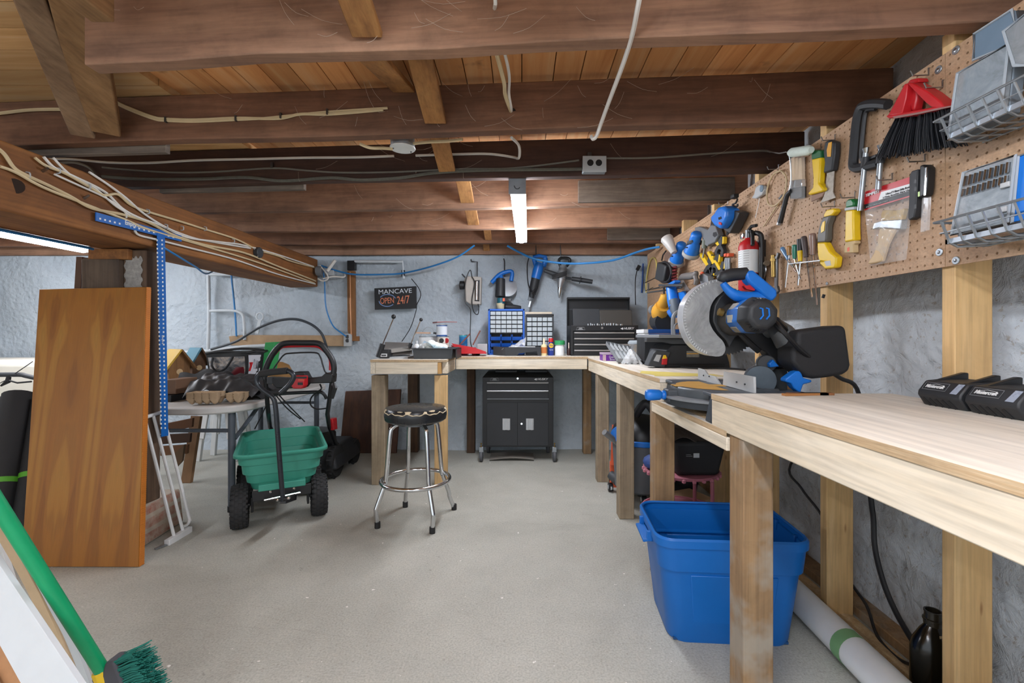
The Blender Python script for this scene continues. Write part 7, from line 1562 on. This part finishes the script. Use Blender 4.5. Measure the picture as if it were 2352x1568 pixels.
part(t, 'handle', ptube([(1527, 676), (1525, 690), (1518, 706)], .17, [.028, .036, .04], 12, sm=3), M_YEL2); part(t, 'body', ptube([(1522, 702), (1516, 716), (1513, 728)], .17, [.05, .065, .05], 12, sm=3), M_YEL2)
part(t, 'dial', ptube([(1506, 710), (1500, 712)], .2, .038, 14), M_GREY); part(t, 'cord', ptube([(1525, 676), (1525, 660)], .17, .006, 6), M_CBL_K); part(t, 'disc', MB().cyl(PX(1512, 738, XB-.16), PX(1526, 740, XB-.15), .07, n=20), M_BLK2); part(t, 'disc_face', MB().cyl(PX(1510, 737.5, XB-.163), PX(1511.5, 737.8, XB-.161), .05, n=20), M_LGREY)
t = pgt('battery_charger_bundle', 'black charger with bundled cord hanging near the corner', 'charger', 1528, 625)
part(t, 'body', MB().box(PX(1530, 626, XB-.12), (.10, .14, .13), (R(20), 0, R(10))), M_BLK2, bev=.01); part(t, 'cord_bundle', MB().tube([PX(1526+16*math.cos(k*.55), 625-24*math.sin(k*.55), XB-.10-.002*k) for k in range(36)], .008, 6), M_CBL_K); part(t, 'lead', ptube([(1520, 598), (1523, 585), (1530, 576)], .1, .006, 6), M_CBL_K)
single('battery_leads', MB().tube([PX(1548+6*math.cos(k*.8), 612+k*.9, XB-.08-.02*math.sin(k*.8)) for k in range(36)], .008, 6), plain('#8b3a3c', .5), 'red and grey bundled leads hanging beside the black charger', 'cable')
single('brown_sheet', MB().prX([(1527, 585), (1534, 577), (1552, 590), (1548, 606), (1526, 606)], XB-.02, XB-.024, XB-.02), plain('#7d6455', .8), 'brown sandpaper sheet behind the farther blue sander', 'sandpaper')
single('yellow_hose', MB().tube([PX(1484, 672, XB-.004), PX(1485, 640, XB-.006), PX(1491, 605, XB-.006), PX(1499, 592, XB-.006), PX(1507, 600, XB-.006), PX(1509, 640, XB-.006)], .007, 8, sm=6), plain('#c9b86a', .5), 'yellow hose looped on the hardboard panel in the corner', 'hose')
single('blue_strap', MB().tube([PX(1477, 605, XB-.012), PX(1476, 640, XB-.012), PX(1474, 672, XB-.012)], .008, 6), plain('#2d4f92', .6), 'dark blue strap hanging in the room corner', 'strap')
t = pgt('blue_box_cutter', 'blue tool case partly hidden behind the round saw guard', 'tool', 1575, 690); flat(t, 'body', [(1568, 672), (1580, 668), (1590, 690), (1574, 696)], M_BLUE, .05, .12, .006); flat(t, 'grip', [(1560, 671), (1570, 671), (1570, 676), (1560, 676)], M_BLACK, .06, .1, .003)

# -- wire baskets with clear cases
def basket(lab, yr, yb, x0=2145, xo=1.06):
    Yl = PX(x0, yr, xo).y; zr = PX(x0, yr, xo).z; zb_ = PX(x0+22, yb, xo+.015).z; y1 = .62
    t = thing('wire_basket', lab, 'basket', (XB-.06, .9, zb_), 0, 'wire baskets on the pegboard')
    xi = XB-.008; xb = xo+.018
    part(t, 'rim', MB().tube([(xi, Yl, zr), (xo, Yl, zr), (xo, y1, zr)], .0032, 8), M_GALV)
    part(t, 'mid_wire', MB().tube([(xi, Yl-.006, lerp(zb_, zr, .45)), (lerp(xb, xo, .45), Yl-.006, lerp(zb_, zr, .45)), (lerp(xb, xo, .45), y1, lerp(zb_, zr, .45))], .0018, 6), M_GALV)
    part(t, 'base_bar', MB().b2((xb, y1, zb_-.006), (xb+.006, Yl-.012, zb_+.006)).b2((xb, Yl-.018, zb_-.006), (xi, Yl-.012, zb_+.006)), plain('#b9c2cb', .3, .6))
    k = 0; y = Yl-.02
    while y > y1:
        part(t, 'upright', MB().tube([(xo, y, zr), (xb, y-.004, zb_-.004), (xb+.02, y-.004, zb_-.014), (xi, y-.004, zb_-.010)], .0026 if k % 2 else .0035, 6), M_GALV); y -= .034; k += 1
    part(t, 'end_upright', MB().tube([(lerp(xo, xi, .4), Yl, zr), (lerp(xb, xi, .4), Yl-.014, zb_)], .0026, 6), M_GALV)
    for f in (.3, .6, .9): part(t, 'floor_wire', MB().tube([(lerp(xb, xi, f), Yl-.014, zb_-.012), (lerp(xb, xi, f), y1, zb_-.012)], .0022, 6), M_GALV)
    return t, zb_
basket('upper wire basket on the pegboard with dusty clear cases', 280, 318)
basket('lower wire basket on the pegboard with the drill bit case', 512, 556)
def case(lab, pix, X, d, m, rim, nm='clear_case', contents=None):
    P = [PX(a, b, X) for a, b in pix]; t = thing(nm, lab, 'case', sum(P, V(0, 0, 0))/4)
    part(t, 'lid', MB().prism(P, (d*.35, 0, 0)), m, bev=.003); part(t, 'shell', MB().prism([p+V(d*.36, 0, 0) for p in P], (d*.64, 0, 0)), rim, bev=.003)
    part(t, 'lid_rim', MB().tube([p+V(-.001, 0, 0) for p in P], .0035, 6, closed=True), clear('rim_plastic', '#aab2b8', .85, .25))
    return t, P
case('frosted clear case with dusty lid in the upper basket', [(2178, 322), (2200, 168), (2318, 100), (2300, 260)], 1.095, .045, M_FROST, plain('#6e7a84', .5))
case('blue-grey case standing behind the frosted case in the upper basket', [(2236, 138), (2238, 78), (2325, 22), (2340, 95)], 1.15, .03, plain('#6f8496', .35), M_DGREY)
case('grey dusty case at the top right corner of the photo', [(2330, 150), (2306, 72), (2420, -20), (2420, 150)], 1.09, .05, clear('grey_lid', '#8f9497', .85, .3, 8), M_DGREY)
t, P = case('clear drill bit case with rows of bits in the lower basket', [(2186, 540), (2214, 396), (2334, 356), (2316, 508)], 1.095, .05, M_FROST, M_BLK2)
mb = MB()
for k in range(9):
    u = .1+.1*k
    for v0, v1 in ((.60, .72), (.76, .92)):
        a = lerp(lerp(P[0], P[3], u), lerp(P[1], P[2], u), v0); b = lerp(lerp(P[0], P[3], u), lerp(P[1], P[2], u), v1); mb.tube([a+V(-.003, 0, 0), b+V(-.003, 0, 0)], .004, 6)
part(t, 'drill_bits', mb, M_CHROME)
part(t, 'latch', MB().box(lerp(P[2], P[3], .42)+V(-.004, .012, 0), (.006, .02, .012)).box(lerp(P[2], P[3], .80)+V(-.004, .012, 0), (.006, .02, .012)), M_LGREY, bev=.002)
case('bright blue case right of the drill bit case, cut by the photo edge', [(2326, 512), (2340, 358), (2420, 330), (2420, 490)], 1.10, .06, M_BLUE, M_BLUE2, 'blue_case')
for px, py, lab in ((2136, 172, 'steel hook above the red broom head'), (2127, 370, 'steel hook above the utility knife'), (1790, 388, 'steel hook holding the strap loop'), (1673, 470, 'steel hook behind the blue sheet sander'), (2168, 200, 'bare steel hook right of the red broom head')): phook(px, py, lab)
single('hanging_string', MB().tube([PX(1893, 676, XB-.01), PX(1890, 684, XB-.012)], .006, 6), M_BLACK, 'small black peg hanging under the pegboard edge', 'peg')
# ------------------------------------------------------------------ under the right bench
t = thing('storage_tote', 'open blue plastic storage tote under the near bench', 'tote', (.762, 1.775, 0), -4)
k_ = dict(world=False)
def tr(w, d, z, r=.06): return [V(x, y, z) for x, y in rrect(-w/2, -d/2, w/2, d/2, r, 6)]
W0, D0, W1, D1, HT = .43, .30, .525, .37, .385
rings = [tr(W1-.012, D1-.012, HT-.004), tr(W1, D1, HT), tr(W1+.008, D1+.008, HT-.006), tr(W1+.008, D1+.008, HT-.03), tr(W1-.004, D1-.004, HT-.032), tr(lerp(W0, W1, .72)+.006, lerp(D0, D1, .72)+.006, HT*.70), tr(lerp(W0, W1, .70)-.008, lerp(D0, D1, .70)-.008, HT*.69), tr(W0, D0, .012), tr(W0-.01, D0-.01, .0)]
part(t, 'shell', loft(MB(), rings), M_TOTE, solid=.004, ang=30, **k_)
for s in (-1, 1): part(t, 'front_panel', MB().hexa([V(-.13, s*(D0/2+.001), .02), V(.13, s*(D0/2+.001), .02), V(.13, s*(D0/2-.01), .02), V(-.13, s*(D0/2-.01), .02), V(-.15, s*(lerp(D0, D1, .66)/2+.003), HT*.66), V(.15, s*(lerp(D0, D1, .66)/2+.003), HT*.66), V(.15, s*(lerp(D0, D1, .66)/2-.01), HT*.66), V(-.15, s*(lerp(D0, D1, .66)/2-.01), HT*.66)]), M_TOTE, bev=.003, **k_)
for s in (-1, 1):
    part(t, 'handle', MB().box((s*(W1/2+.016), 0, HT-.055), (.035, .15, .012), (0, s*.15, 0)).box((s*(W1/2+.004), -.07, HT-.04), (.03, .012, .04)).box((s*(W1/2+.004), .07, HT-.04), (.03, .012, .04)), M_TOTE, bev=.003, **k_)
part(t, 'inner_ledge', MB().tube([V(x, y, HT*.70) for x, y in rrect(-.225, -.155, .225, .155, .05, 6)], .004, 6, closed=True), M_TOTE, **k_)
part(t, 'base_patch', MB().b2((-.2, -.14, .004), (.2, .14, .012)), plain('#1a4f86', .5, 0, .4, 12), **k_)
# pink two-tier stand
t = thing('plant_stand', 'old pink two-tier round metal stand behind the blue tote', 'stand', (.85, 2.42, 0))
for z, r in ((.385, .19), (.17, .20)):
    part(t, 'tier', MB().lathe([(r*.1, z), (r, z), (r*1.01, z+.003), (r*1.01, z+.014), (r*.98, z+.014), (r*.97, z+.006), (r*.1, z+.006)], (.85, 2.42, 0), 32), M_PINK)
    mb = MB()
    for k in range(24): a = 2*math.pi*k/24; mb.ball((.85+r*math.cos(a), 2.42+r*math.sin(a), z), .012, 6)
    part(t, 'scalloped_rim', mb, M_PINK)
for k in range(4):
    a = R(45+90*k); part(t, 'leg', MB().tube([(.85+.17*math.cos(a), 2.42+.17*math.sin(a), 0), (.85+.165*math.cos(a), 2.42+.165*math.sin(a), .39)], .010, 8), M_PINK)
t = thing('tool_bag', 'black tool bag with a printed label sitting on the pink stand', 'bag', (.90, 2.40, .40))
part(t, 'bag_body', MB().hexa([V(.79, 2.30, .393), V(1.0, 2.30, .393), V(1.0, 2.52, .393), V(.79, 2.52, .393), V(.76, 2.27, .57), V(1.03, 2.27, .57), V(1.03, 2.55, .57), V(.76, 2.55, .57)]), M_BAGK, bev=.02, seg=3)
part(t, 'top_flap', MB().surf(lambda u, v: (lerp(.765, 1.02, u), lerp(2.28, 2.54, v), .575+.05*math.sin(v*3.1)+.02*math.sin(u*8+v*5)), 12, 10, .004), plain('#4a3f38', .8, 0, .4, 18))
p = W(1601, 1047, 2.262); part(t, 'barcode_label', MB().b2((p.x-.014, 2.268, p.z-.01), (p.x+.014, 2.274, p.z+.012)), M_LGREY)
part(t, 'label_lines', MB().b2((p.x-.05, 2.2685, p.z-.004), (p.x-.02, 2.274, p.z-.001)).b2((p.x-.05, 2.2685, p.z+.004), (p.x-.026, 2.274, p.z+.006)), M_GREY)
single('blue_rag', MB().ball((.70, 2.42, .43), (.05, .06, .038), 12), plain('#2f4a8a', .7, 0, .5, 40), 'blue and white wadded cloth on the pink stand', 'cloth')
# shop vacuum
t = thing('shop_vacuum', 'grey shop vacuum with blue trim and casters behind the bench legs', 'vacuum', (.78, 3.02, 0))
vx, vy = .80, 3.02
part(t, 'tank', MB().lathe([(.14, .09), (.17, .11), (.19, .40), (.19, .42)], (vx, vy, 0), 28), plain('#5d5f62', .5))
part(t, 'motor_head', MB().lathe([(.195, .42), (.2, .44), (.18, .5), (.12, .56), (.02, .58)], (vx, vy, 0), 28), M_BLACK)
part(t, 'blue_ring', MB().lathe([(.2, .405), (.205, .41), (.205, .435), (.2, .44)], (vx, vy, 0), 28), M_BLUE, label='bright blue ring')
part(t, 'hose_port', MB().cyl((vx-.16, vy-.1, .48), (vx-.19, vy-.16, .48), .045, n=18), M_BLUE)
part(t, 'hose', MB().tube([V(vx-.08, vy-.16, .6), V(vx-.02, vy-.2, .68), V(vx+.05, vy-.22, .55), V(vx+.06, vy-.23, .3), V(vx+.03, vy-.22, .12)], .026, 12, sm=6), M_BLK2)
part(t, 'wand', MB().tube([W(1388, 992, 2.84), W(1420, 1018, 2.90), V(vx-.05, vy-.15, .38)], .019, 12), plain('#6f7072', .4))
for px, py in ((1402, 1112), (1478, 1140)):
    p = PZ(px, py, .05); c = part(t, 'caster_foot', MB().tube([V(vx, vy, .13), lerp(V(vx, vy, .12), p, .6), p+V(0, 0, .07)], [.05, .045, .03], 10), M_DGREY)
    part(c, 'caster_wheel', MB().cyl(p+V(-.015, 0, -.018), p+V(.015, 0, -.018), .03, n=16), M_BLACK); part(c, 'caster_hub', MB().cyl(p+V(-.017, 0, -.018), p+V(-.012, 0, -.018), .015, n=12).cyl(p+V(-.004, -.031, -.018), p+V(.004, -.03, -.018), .012, n=8), M_LGREY)
part(t, 'rear_caster', MB().cyl((vx+.15, vy+.12, .03), (vx+.18, vy+.12, .03), .03, n=14).tube([(vx, vy, .12), (vx+.16, vy+.12, .08)], .03, 8), M_BLACK)
single('orange_board', MB().hexa([W(1402, 1068, 3.3), W(1412, 1068, 3.3), W(1412, 1068, 3.32), W(1402, 1068, 3.32), W(1406, 975, 3.36), W(1420, 975, 3.36), W(1420, 975, 3.38), W(1406, 975, 3.38)]).box((.68, 3.33, .09), (.05, .04, .18)), M_ORG, 'orange plastic handle strip behind the vacuum wand', 'tool')
single('black_bundle', MB().ball((1.09, 3.1, .13), (.10, .16, .13), 16), M_BAGK, 'dark bundled bag on the floor behind the vacuum', 'bag')
single('floor_box', MB().box((1.02, 2.75, .07), (.18, .2, .14), (0, 0, .4)), M_CARD, 'small brown carton on the floor behind the pink stand', 'box', bev=.003)
single('yellow_board', MB().box((1.12, 2.32, .02), (.14, .22, .04), (0, 0, .2)), plain('#c9a263', .6), 'pale wood offcut on the floor beside the pink stand', 'offcut', bev=.003)
# pipe, jug, cords
t = thing('drain_pipe', 'white plastic pipe with a green tape ring lying on the floor', 'pipe', (1.10, 1.3, 0))
part(t, 'pipe', MB().tube([(1.112, 1.95, .056), (1.088, .95, .056)], .054, 24), plain('#e9ebeb', .35, 0, .1, 8))
part(t, 'green_tape', MB().tube([(1.1005, 1.545, .056), (1.1, 1.50, .056)], .0548, 24, caps=False), plain('#7fae7a', .6), label='green tape ring')
single('sawdust', MB().surf(lambda u, v: (lerp(1.15, 1.30, u), lerp(1.0, 2.2, v), .004+.016*math.sin(u*3.1)*(.6+.4*math.sin(v*21+u*7))), 10, 40), M_SAWD, 'sawdust drift on the floor between the white pipe and the wall', 'sawdust', kind='stuff')
t = thing('oil_jug', 'oily black jug with open neck on the floor by the wall', 'jug', (1.27, 1.40, 0))
jc = (W(2143, 0, 1.40).x, 1.40, 0)
part(t, 'jug_body', MB().lathe([(.055, 0), (.062, .006), (.062, .14), (.056, .165), (.036, .20), (.024, .215), (.022, .222)], jc, 24, None, 1, .75), plain('#17150f', .18, 0, .5, 14))
part(t, 'neck', MB().lathe([(.023, .215), (.024, .228), (.026, .229), (.026, .234), (.022, .236), (.021, .252), (.023, .253), (.023, .258), (.0185, .258), (.0185, .225)], jc, 20), plain('#2a261d', .25))
part(t, 'dust_patch', MB().surf(lambda u, v: (jc[0]+lerp(.063, .038, v)*math.cos(R(-100+70*u)), jc[1]+.76*lerp(.063, .038, v)*math.sin(R(-100+70*u)), lerp(.125, .198, v)), 8, 5), plain('#9c8a6c', .8, 0, .4, 40), label='sawdust-coated shoulder')
single('floor_cable', MB().tube([V(1.36, 1.95, .80), W(1816, 1066, 2.2), W(1840, 1120, 2.15), W(1885, 1180, 2.05), W(1910, 1240, 1.95), W(1950, 1330, 1.85), W(1990, 1390, 1.75), W(2015, 1460, 1.66), W(2060, 1510, 1.55), W(2105, 1530, 1.46)], .0055, 8, sm=6), M_CBL_K, 'thin black cord trailing down the wall to the oil jug', 'cord')
single('floor_cable', MB().tube([V(1.32, 1.76, .80), W(2000, 1140, 1.72), W(2006, 1190, 1.71), W(2010, 1260, 1.69), W(2030, 1340, 1.64), W(2060, 1410, 1.58), W(2095, 1470, 1.5), W(2110, 1500, 1.46)], .009, 8, sm=6), M_CBL_K, 'thick black cord hanging from the bench to the oil jug', 'cord')
# ------------------------------------------------------------------ cables, boxes and clips under the joists
def cable(lab, pts, r, m, sm=6, nm='cable'):
    return single(nm, MB().tube(pts, r, 6, sm=sm), m, lab, 'cable')
XE = -1.957
def bm(px, py, o=.008): return PX(px, py, XE+o)
# on the heavy beam
BC = [('cream cable along the lowest line of the heavy beam', [(0, 382), (35, 395), (100, 430), (200, 470), (290, 505), (345, 528), (470, 565), (600, 605), (722, 650)], .006, M_CBL_C),
      ('thick cream cable crossing down the near end of the heavy beam', [(-20, 330), (8, 352), (32, 385), (60, 402), (110, 425), (160, 450), (212, 478), (280, 492), (340, 510), (400, 540), (470, 562), (560, 580), (640, 612), (725, 645)], .007, M_CBL_C),
      ('cream cable clipped along the middle of the heavy beam', [(80, 362), (105, 380), (150, 398), (210, 432), (240, 448), (270, 446), (300, 470), (340, 486), (420, 510), (470, 526), (540, 548), (580, 568)], .006, M_CBL_C),
      ('white cable slanting across the beam near the T-square', [(100, 360), (125, 385), (170, 405), (240, 440), (280, 478), (320, 500), (370, 518), (430, 545), (510, 556), (560, 563), (640, 585), (720, 612)], .006, M_CBL_W),
      ('white cable swooping from the dark joist gap down to the beam', [(122, 362), (160, 400), (215, 430), (262, 470), (285, 485), (300, 497)], .005, M_CBL_W),
      ('white cable curling down behind the T-square head', [(125, 400), (180, 425), (235, 450), (265, 468), (288, 488), (290, 500)], .0045, M_CBL_W),
      ('long pale cable from the joist bay to the beam end box', [(205, 395), (250, 425), (290, 455), (330, 490), (378, 520), (420, 538), (470, 552), (575, 570)], .0055, M_CBL_W),
      ('cream cable leaving the beam junction box toward the wall', [(605, 578), (640, 588), (670, 600), (725, 615)], .006, M_CBL_C),
      ('white cable sagging under the beam by the T-square', [(310, 530), (320, 540), (360, 550), (440, 570), (540, 596), (640, 630), (724, 652)], .0055, M_CBL_W)]
for lab, pts, r, m in BC: cable(lab, [bm(a, b, .010+.004*((i*7+len(lab)) % 3)) for i, (a, b) in enumerate(pts)], r, m)
t = thing('junction_box', 'round grey junction box on the heavy beam', 'junction box', bm(588, 580, .03))
part(t, 'box', MB().lathe([(.036, 0), (.04, .004), (.04, .03), (.036, .034), (.002, .036)], bm(588, 580, 0), 24, Matrix.Rotation(R(90), 3, 'Y')), M_DGREY)
part(t, 'cover_screw', MB().ball(bm(584, 572, .037), .005, 8).ball(bm(592, 588, .037), .005, 8), M_STEEL)
for k, (px, py) in enumerate(((62, 402), (132, 392), (202, 428), (338, 486), (380, 520), (417, 524), (470, 525), (535, 553))):
    c = bm(px, py, .010); single('cable_clip', MB().tube([c+V(-.004, .0, -.012), c+V(.010, 0, -.009), c+V(.012, 0, 0), c+V(.010, 0, .009), c+V(-.004, 0, .012)], .003, 6, sm=3), M_LGREY,
        ('first', 'second', 'third', 'fourth', 'fifth', 'sixth', 'seventh', 'eighth')[k]+' cable clip along the heavy beam, counted from the near end', 'clip', None, 'cable clips on the beam')
single('beam_bolt', MB().tube([bm(98, 393, .0), bm(110, 386, .03)], [.006, .005], 8), M_STEEL, 'steel bolt stub on the near end of the beam', 'bolt'); single('beam_bolt', MB().tube([bm(193, 455, .0), bm(205, 448, .025)], [.006, .004], 8), M_STEEL, 'steel bolt stub on the beam above the T-square', 'bolt')
single('knot_hole', MB().cyl(bm(34, 427, .0005), bm(34, 427, .002), .028, n=18), plain('#2a1a10', .9), 'dark round knot in the near end of the beam', 'knot')
# blue cables
cable('blue cable along the lower back edge of the heavy beam', [V(-2.215, 1.55, 1.55), V(-2.215, 2.0, 1.55), V(-2.22, 2.36, 1.55)], .007, M_CBL_B)
cable('second blue cable alongside it under the beam', [V(-2.20, 1.55, 1.545), V(-2.20, 2.0, 1.545), V(-2.205, 2.36, 1.545)], .006, M_CBL_B)
cable('blue cable drooping from the beam to the back wall corner', [V(-1.945, 2.45, 1.59), V(-1.95, 2.6, 1.552), V(-2.1, 2.95, 1.545), V(-2.32, 3.4, 1.56), W(515, 603, 4.2), W(527, 612, 4.36)], .006, M_CBL_B)
cable('blue cable hanging straight down the back wall left of the mower', [W(505, 600, 4.36), W(527, 614, 4.36), W(533, 650, 4.37), W(540, 720, 4.38), W(543, 772, 4.38)], .009, M_CBL_B)
cable('blue cable from the beam end down to the wall outlet', [W(738, 610, 4.36), W(745, 640, 4.36), W(747, 690, 4.36), W(752, 718, 4.36), W(765, 748, 4.36), W(785, 765, 4.36), W(795, 772, 4.36)], .007, M_CBL_B)
cable('blue cable sagging from the beam end past the sign to a joist', [W(738, 610, 4.34), W(775, 622, 4.34), W(815, 630, 4.33), W(880, 630, 4.33), W(926, 627, 4.33), W(990, 612, 4.2), W(1050, 590, 4.1), W(1090, 563, 4.06)], .008, M_CBL_B)
cable('blue cable looping from the joist over the saws to the pegboard corner', [W(1165, 564, 4.06), W(1195, 580, 4.1), W(1230, 595, 4.12), W(1290, 604, 4.1), W(1350, 604, 4.0), W(1410, 597, 3.95), W(1460, 580, 3.9), W(1490, 571, 3.85), W(1515, 567, 3.8)], .010, M_CBL_B)
# knob-and-tube style clutter at the beam end
t = thing('wire_tangle', 'tangle of loose wires and grey box at the far end of the beam', 'wiring', W(735, 625, 4.3))
part(t, 'grey_box', MB().cyl(W(728, 622, 4.33), W(740, 622, 4.33), .045, n=16), M_GREY)
part(t, 'loose_wires', MB().tube([W(735, 610, 4.32), W(750, 628, 4.3), W(753, 640, 4.3), W(742, 645, 4.3), W(730, 640, 4.3)], .007, 6, sm=5).tube([W(742, 640, 4.32), W(765, 635, 4.34), W(790, 636, 4.36), W(792, 628, 4.37)], .008, 6, sm=4).tube([W(752, 622, 4.3), W(762, 608, 4.3), W(770, 597, 4.3)], .016, 8), M_CBL_W)
part(t, 'small_box', MB().b2(W(750, 632, 4.33), W(766, 620, 4.33)+V(0, .04, 0)), M_LGREY, bev=.004)
# on joist 2 (front face)
def jf(i, px, py, o=.008):   # point on the front face of joist i seen at that place
    Y = 2.0
    for _ in range(12): Y = jy(i, (px-CX)*Y/FPX)-o
    return W(px, py, Y)
cable('pair of cream cables stapled along the second joist', [jf(1, a, b) for a, b in ((243, 222), (290, 245), (350, 268), (381, 273), (450, 275), (542, 271), (640, 272), (690, 262), (760, 262), (880, 252))], .006, M_CBL_C)
cable('second cream cable stapled just under its twin on the second joist', [jf(1, a, b) for a, b in ((243, 225), (290, 249), (350, 272), (381, 277), (450, 279), (542, 275), (600, 272), (660, 266), (750, 257), (890, 248))], .005, M_CBL_C)
cable('cream cable at the left end of the second joist', [jf(1, a, b, .012) for a, b in ((-20, 262), (0, 260), (60, 253), (110, 251), (150, 251))], .007, M_CBL_C)
for k, (px, py) in enumerate(((381, 275), (542, 272), (645, 266), (752, 257))): single('cable_staple', MB().box(jf(1, px, py, .012), (.006, .012, .022)), M_DSTEEL, 'cable staple on the second joist, %s from the left' % ('first', 'second', 'third', 'fourth')[k], 'staple', None, 'staples on the second joist')
# hanging white cable end in front of joist 1..2
Yc = 1.25
cable('white flat cable hanging loose from above, its end curled under the second joist', [W(1476, -40, 1.10), W(1466, 10, 1.14), W(1452, 80, 1.24), W(1430, 150, 1.38), W(1400, 230, 1.56), W(1380, 285, 1.70), W(1370, 312, 1.72), W(1362, 319, 1.725), W(1358, 313, 1.74)], .0068, M_CBL_W)
single('cable_stub', MB().tube([W(1137, -10, 1.22), W(1138, 8, 1.235), W(1136, 20, jy(0, -.06)+.002)], .0055, 8), M_CBL_W, 'short white cable stub entering the nearest joist at the top of the photo', 'cable')
cable('braided cream cable dropping from the boards into the second joist', [W(1139, 118, 1.50), W(1148, 150, 1.55), W(1158, 190, 1.62), W(1160, 215, 1.68), W(1168, 240, 1.74), W(1174, 256, jy(1, -.03)+.003)], .0075, M_CBL_C)
cable('white cable twisted beside the braided one above the second joist', [W(1158, 118, 1.50), W(1166, 150, 1.56), W(1170, 180, 1.62), W(1169, 215, 1.69), W(1174, 245, 1.75), W(1175, 256, jy(1, -.03)+.002)], .0055, M_CBL_W)
single('drill_hole', MB().cyl(W(1178, 256, jy(1, -.028)-.001), W(1178, 256, jy(1, -.028)+.002), .012, n=14), plain('#1a0f09', .9), 'drilled hole in the second joist where the cables enter', 'hole')
# joist 3: round white box, white cable, grey armoured cable, outlet
t = thing('ceiling_box', 'round white-lidded electrical box hanging under the second joist', 'junction box', W(925, 345, 2.0))
c = W(925, 340, 2.02)
part(t, 'box', MB().lathe([(.05, 0), (.052, .003), (.052, .04), (.05, .045)], c, 28), M_GALV)
part(t, 'lid', MB().lathe([(.001, -.004), (.054, -.004), (.056, 0), (.054, .003)], c, 32), plain('#e3e6e3', .4))
part(t, 'lid_screw', MB().ball(c+V(-.04, -.01, -.004), .005, 8).ball(c+V(.03, .03, -.004), .005, 8), M_DSTEEL)
cable('pair of cream cables entering the round white box from the left', [W(826, 330, 1.95), W(850, 339, 1.97), W(880, 340, 2.0), W(902, 342, 2.01)], .007, M_CBL_C)
cable('cream cable leaving the round white box to the right', [W(946, 330, 2.01), W(985, 326, 1.99), W(1030, 324, 1.97), W(1062, 320, 1.95)], .007, M_CBL_C)
J3 = [((60, 368), (150, 365), (250, 373), (340, 374), (450, 368), (580, 365), (700, 362), (820, 361), (905, 358))]
cable('white cable along the third joist toward the round box', [jf(2, a, b, .01) for a, b in J3[0]], .0065, M_CBL_W)
cable('white cable from the third joist up through the second joist', [jf(2, a, b, .012) for a, b in ((955, 357), (1050, 354), (1115, 353), (1150, 356), (1180, 361))]+[W(1192, 362, 2.2), W(1192, 335, 2.05), W(1175, 316, 1.90)], .0065, M_CBL_W)
cable('thin grey cable sagging along the third joist', [jf(2, a, b, .012) for a, b in ((235, 384), (300, 390), (400, 396), (500, 394), (625, 386), (700, 391), (780, 396), (900, 395), (1060, 388), (1180, 386), (1330, 368))], .005, M_CBL_G)
cable('grey armoured cable along the lower edge of the third joist', [jf(2, a, b, .014) for a, b in ((235, 405), (330, 411), (460, 411), (565, 407), (650, 415), (760, 408), (830, 413), (920, 408), (995, 397), (1100, 391), (1260, 389), (1338, 388))], .0085, plain('#6b6a60', .5, .3, .3, 90))
cable('grey cable from the outlet box to the roller at the pegboard', [jf(2, a, b, .012) for a, b in ((1392, 363), (1500, 362), (1640, 352), (1745, 346), (1770, 349))], .005, M_CBL_G)
t = thing('outlet_box', 'metal outlet box with two black sockets on the third joist', 'outlet', jf(2, 1364, 380, .03))
c = jf(2, 1364, 380, .02)
part(t, 'box', MB().box(c, (.115, .04, .078)), M_GALV, bev=.004); part(t, 'cover', MB().box(c+V(0, -.021, 0), (.118, .004, .08)), M_LGREY, bev=.003)
for s in (-1, 1): part(t, 'socket', MB().cyl(c+V(s*.021, -.0245, .005), c+V(s*.021, -.02, .005), .016, n=18), M_BLACK)
part(t, 'conduit_clip', MB().box(c+V(-.02, .01, .052), (.02, .02, .03)), M_DSTEEL)
single('timber_cable_staple', MB().box(jf(2, 625, 380, .012), (.012, .012, .03)), M_DSTEEL, 'dark bracket holding the thin grey cable on the third joist', 'bracket')
cable('grey cable loop in the dark bay above the beam', [jf(2, a, b, .02) for a, b in ((130, 375), (170, 373), (205, 385), (225, 410), (240, 430), (250, 450))], .0065, M_CBL_G)

# cobwebs: hair-thin dusty strands between the joists
mb = MB()
for k in range(90):
    j = random.choice((0, 0, 0, 1, 1, 1, 2, 3, 4)); x = random.uniform(-1.2, 1.0) if random.random() < .75 else random.uniform(-.6, -.1)
    y = jy(j, x); a = V(x, y-.006, random.uniform(1.93, 2.08)); b = a+V(random.uniform(-.14, .14), random.uniform(-.05, -.0), random.uniform(-.09, .09))
    b.z = min(max(b.z, 1.90), 2.1); m = lerp(a, b, .5)+V(0, -.004, -.012)
    mb.tube([a, m, b], .00045 if j < 3 else .0006, 3, sm=3, caps=False)
single('cobweb', mb, plain('#cdbfae', .9), 'dusty hair-thin cobweb strands across the joist faces', 'cobweb', kind='stuff')
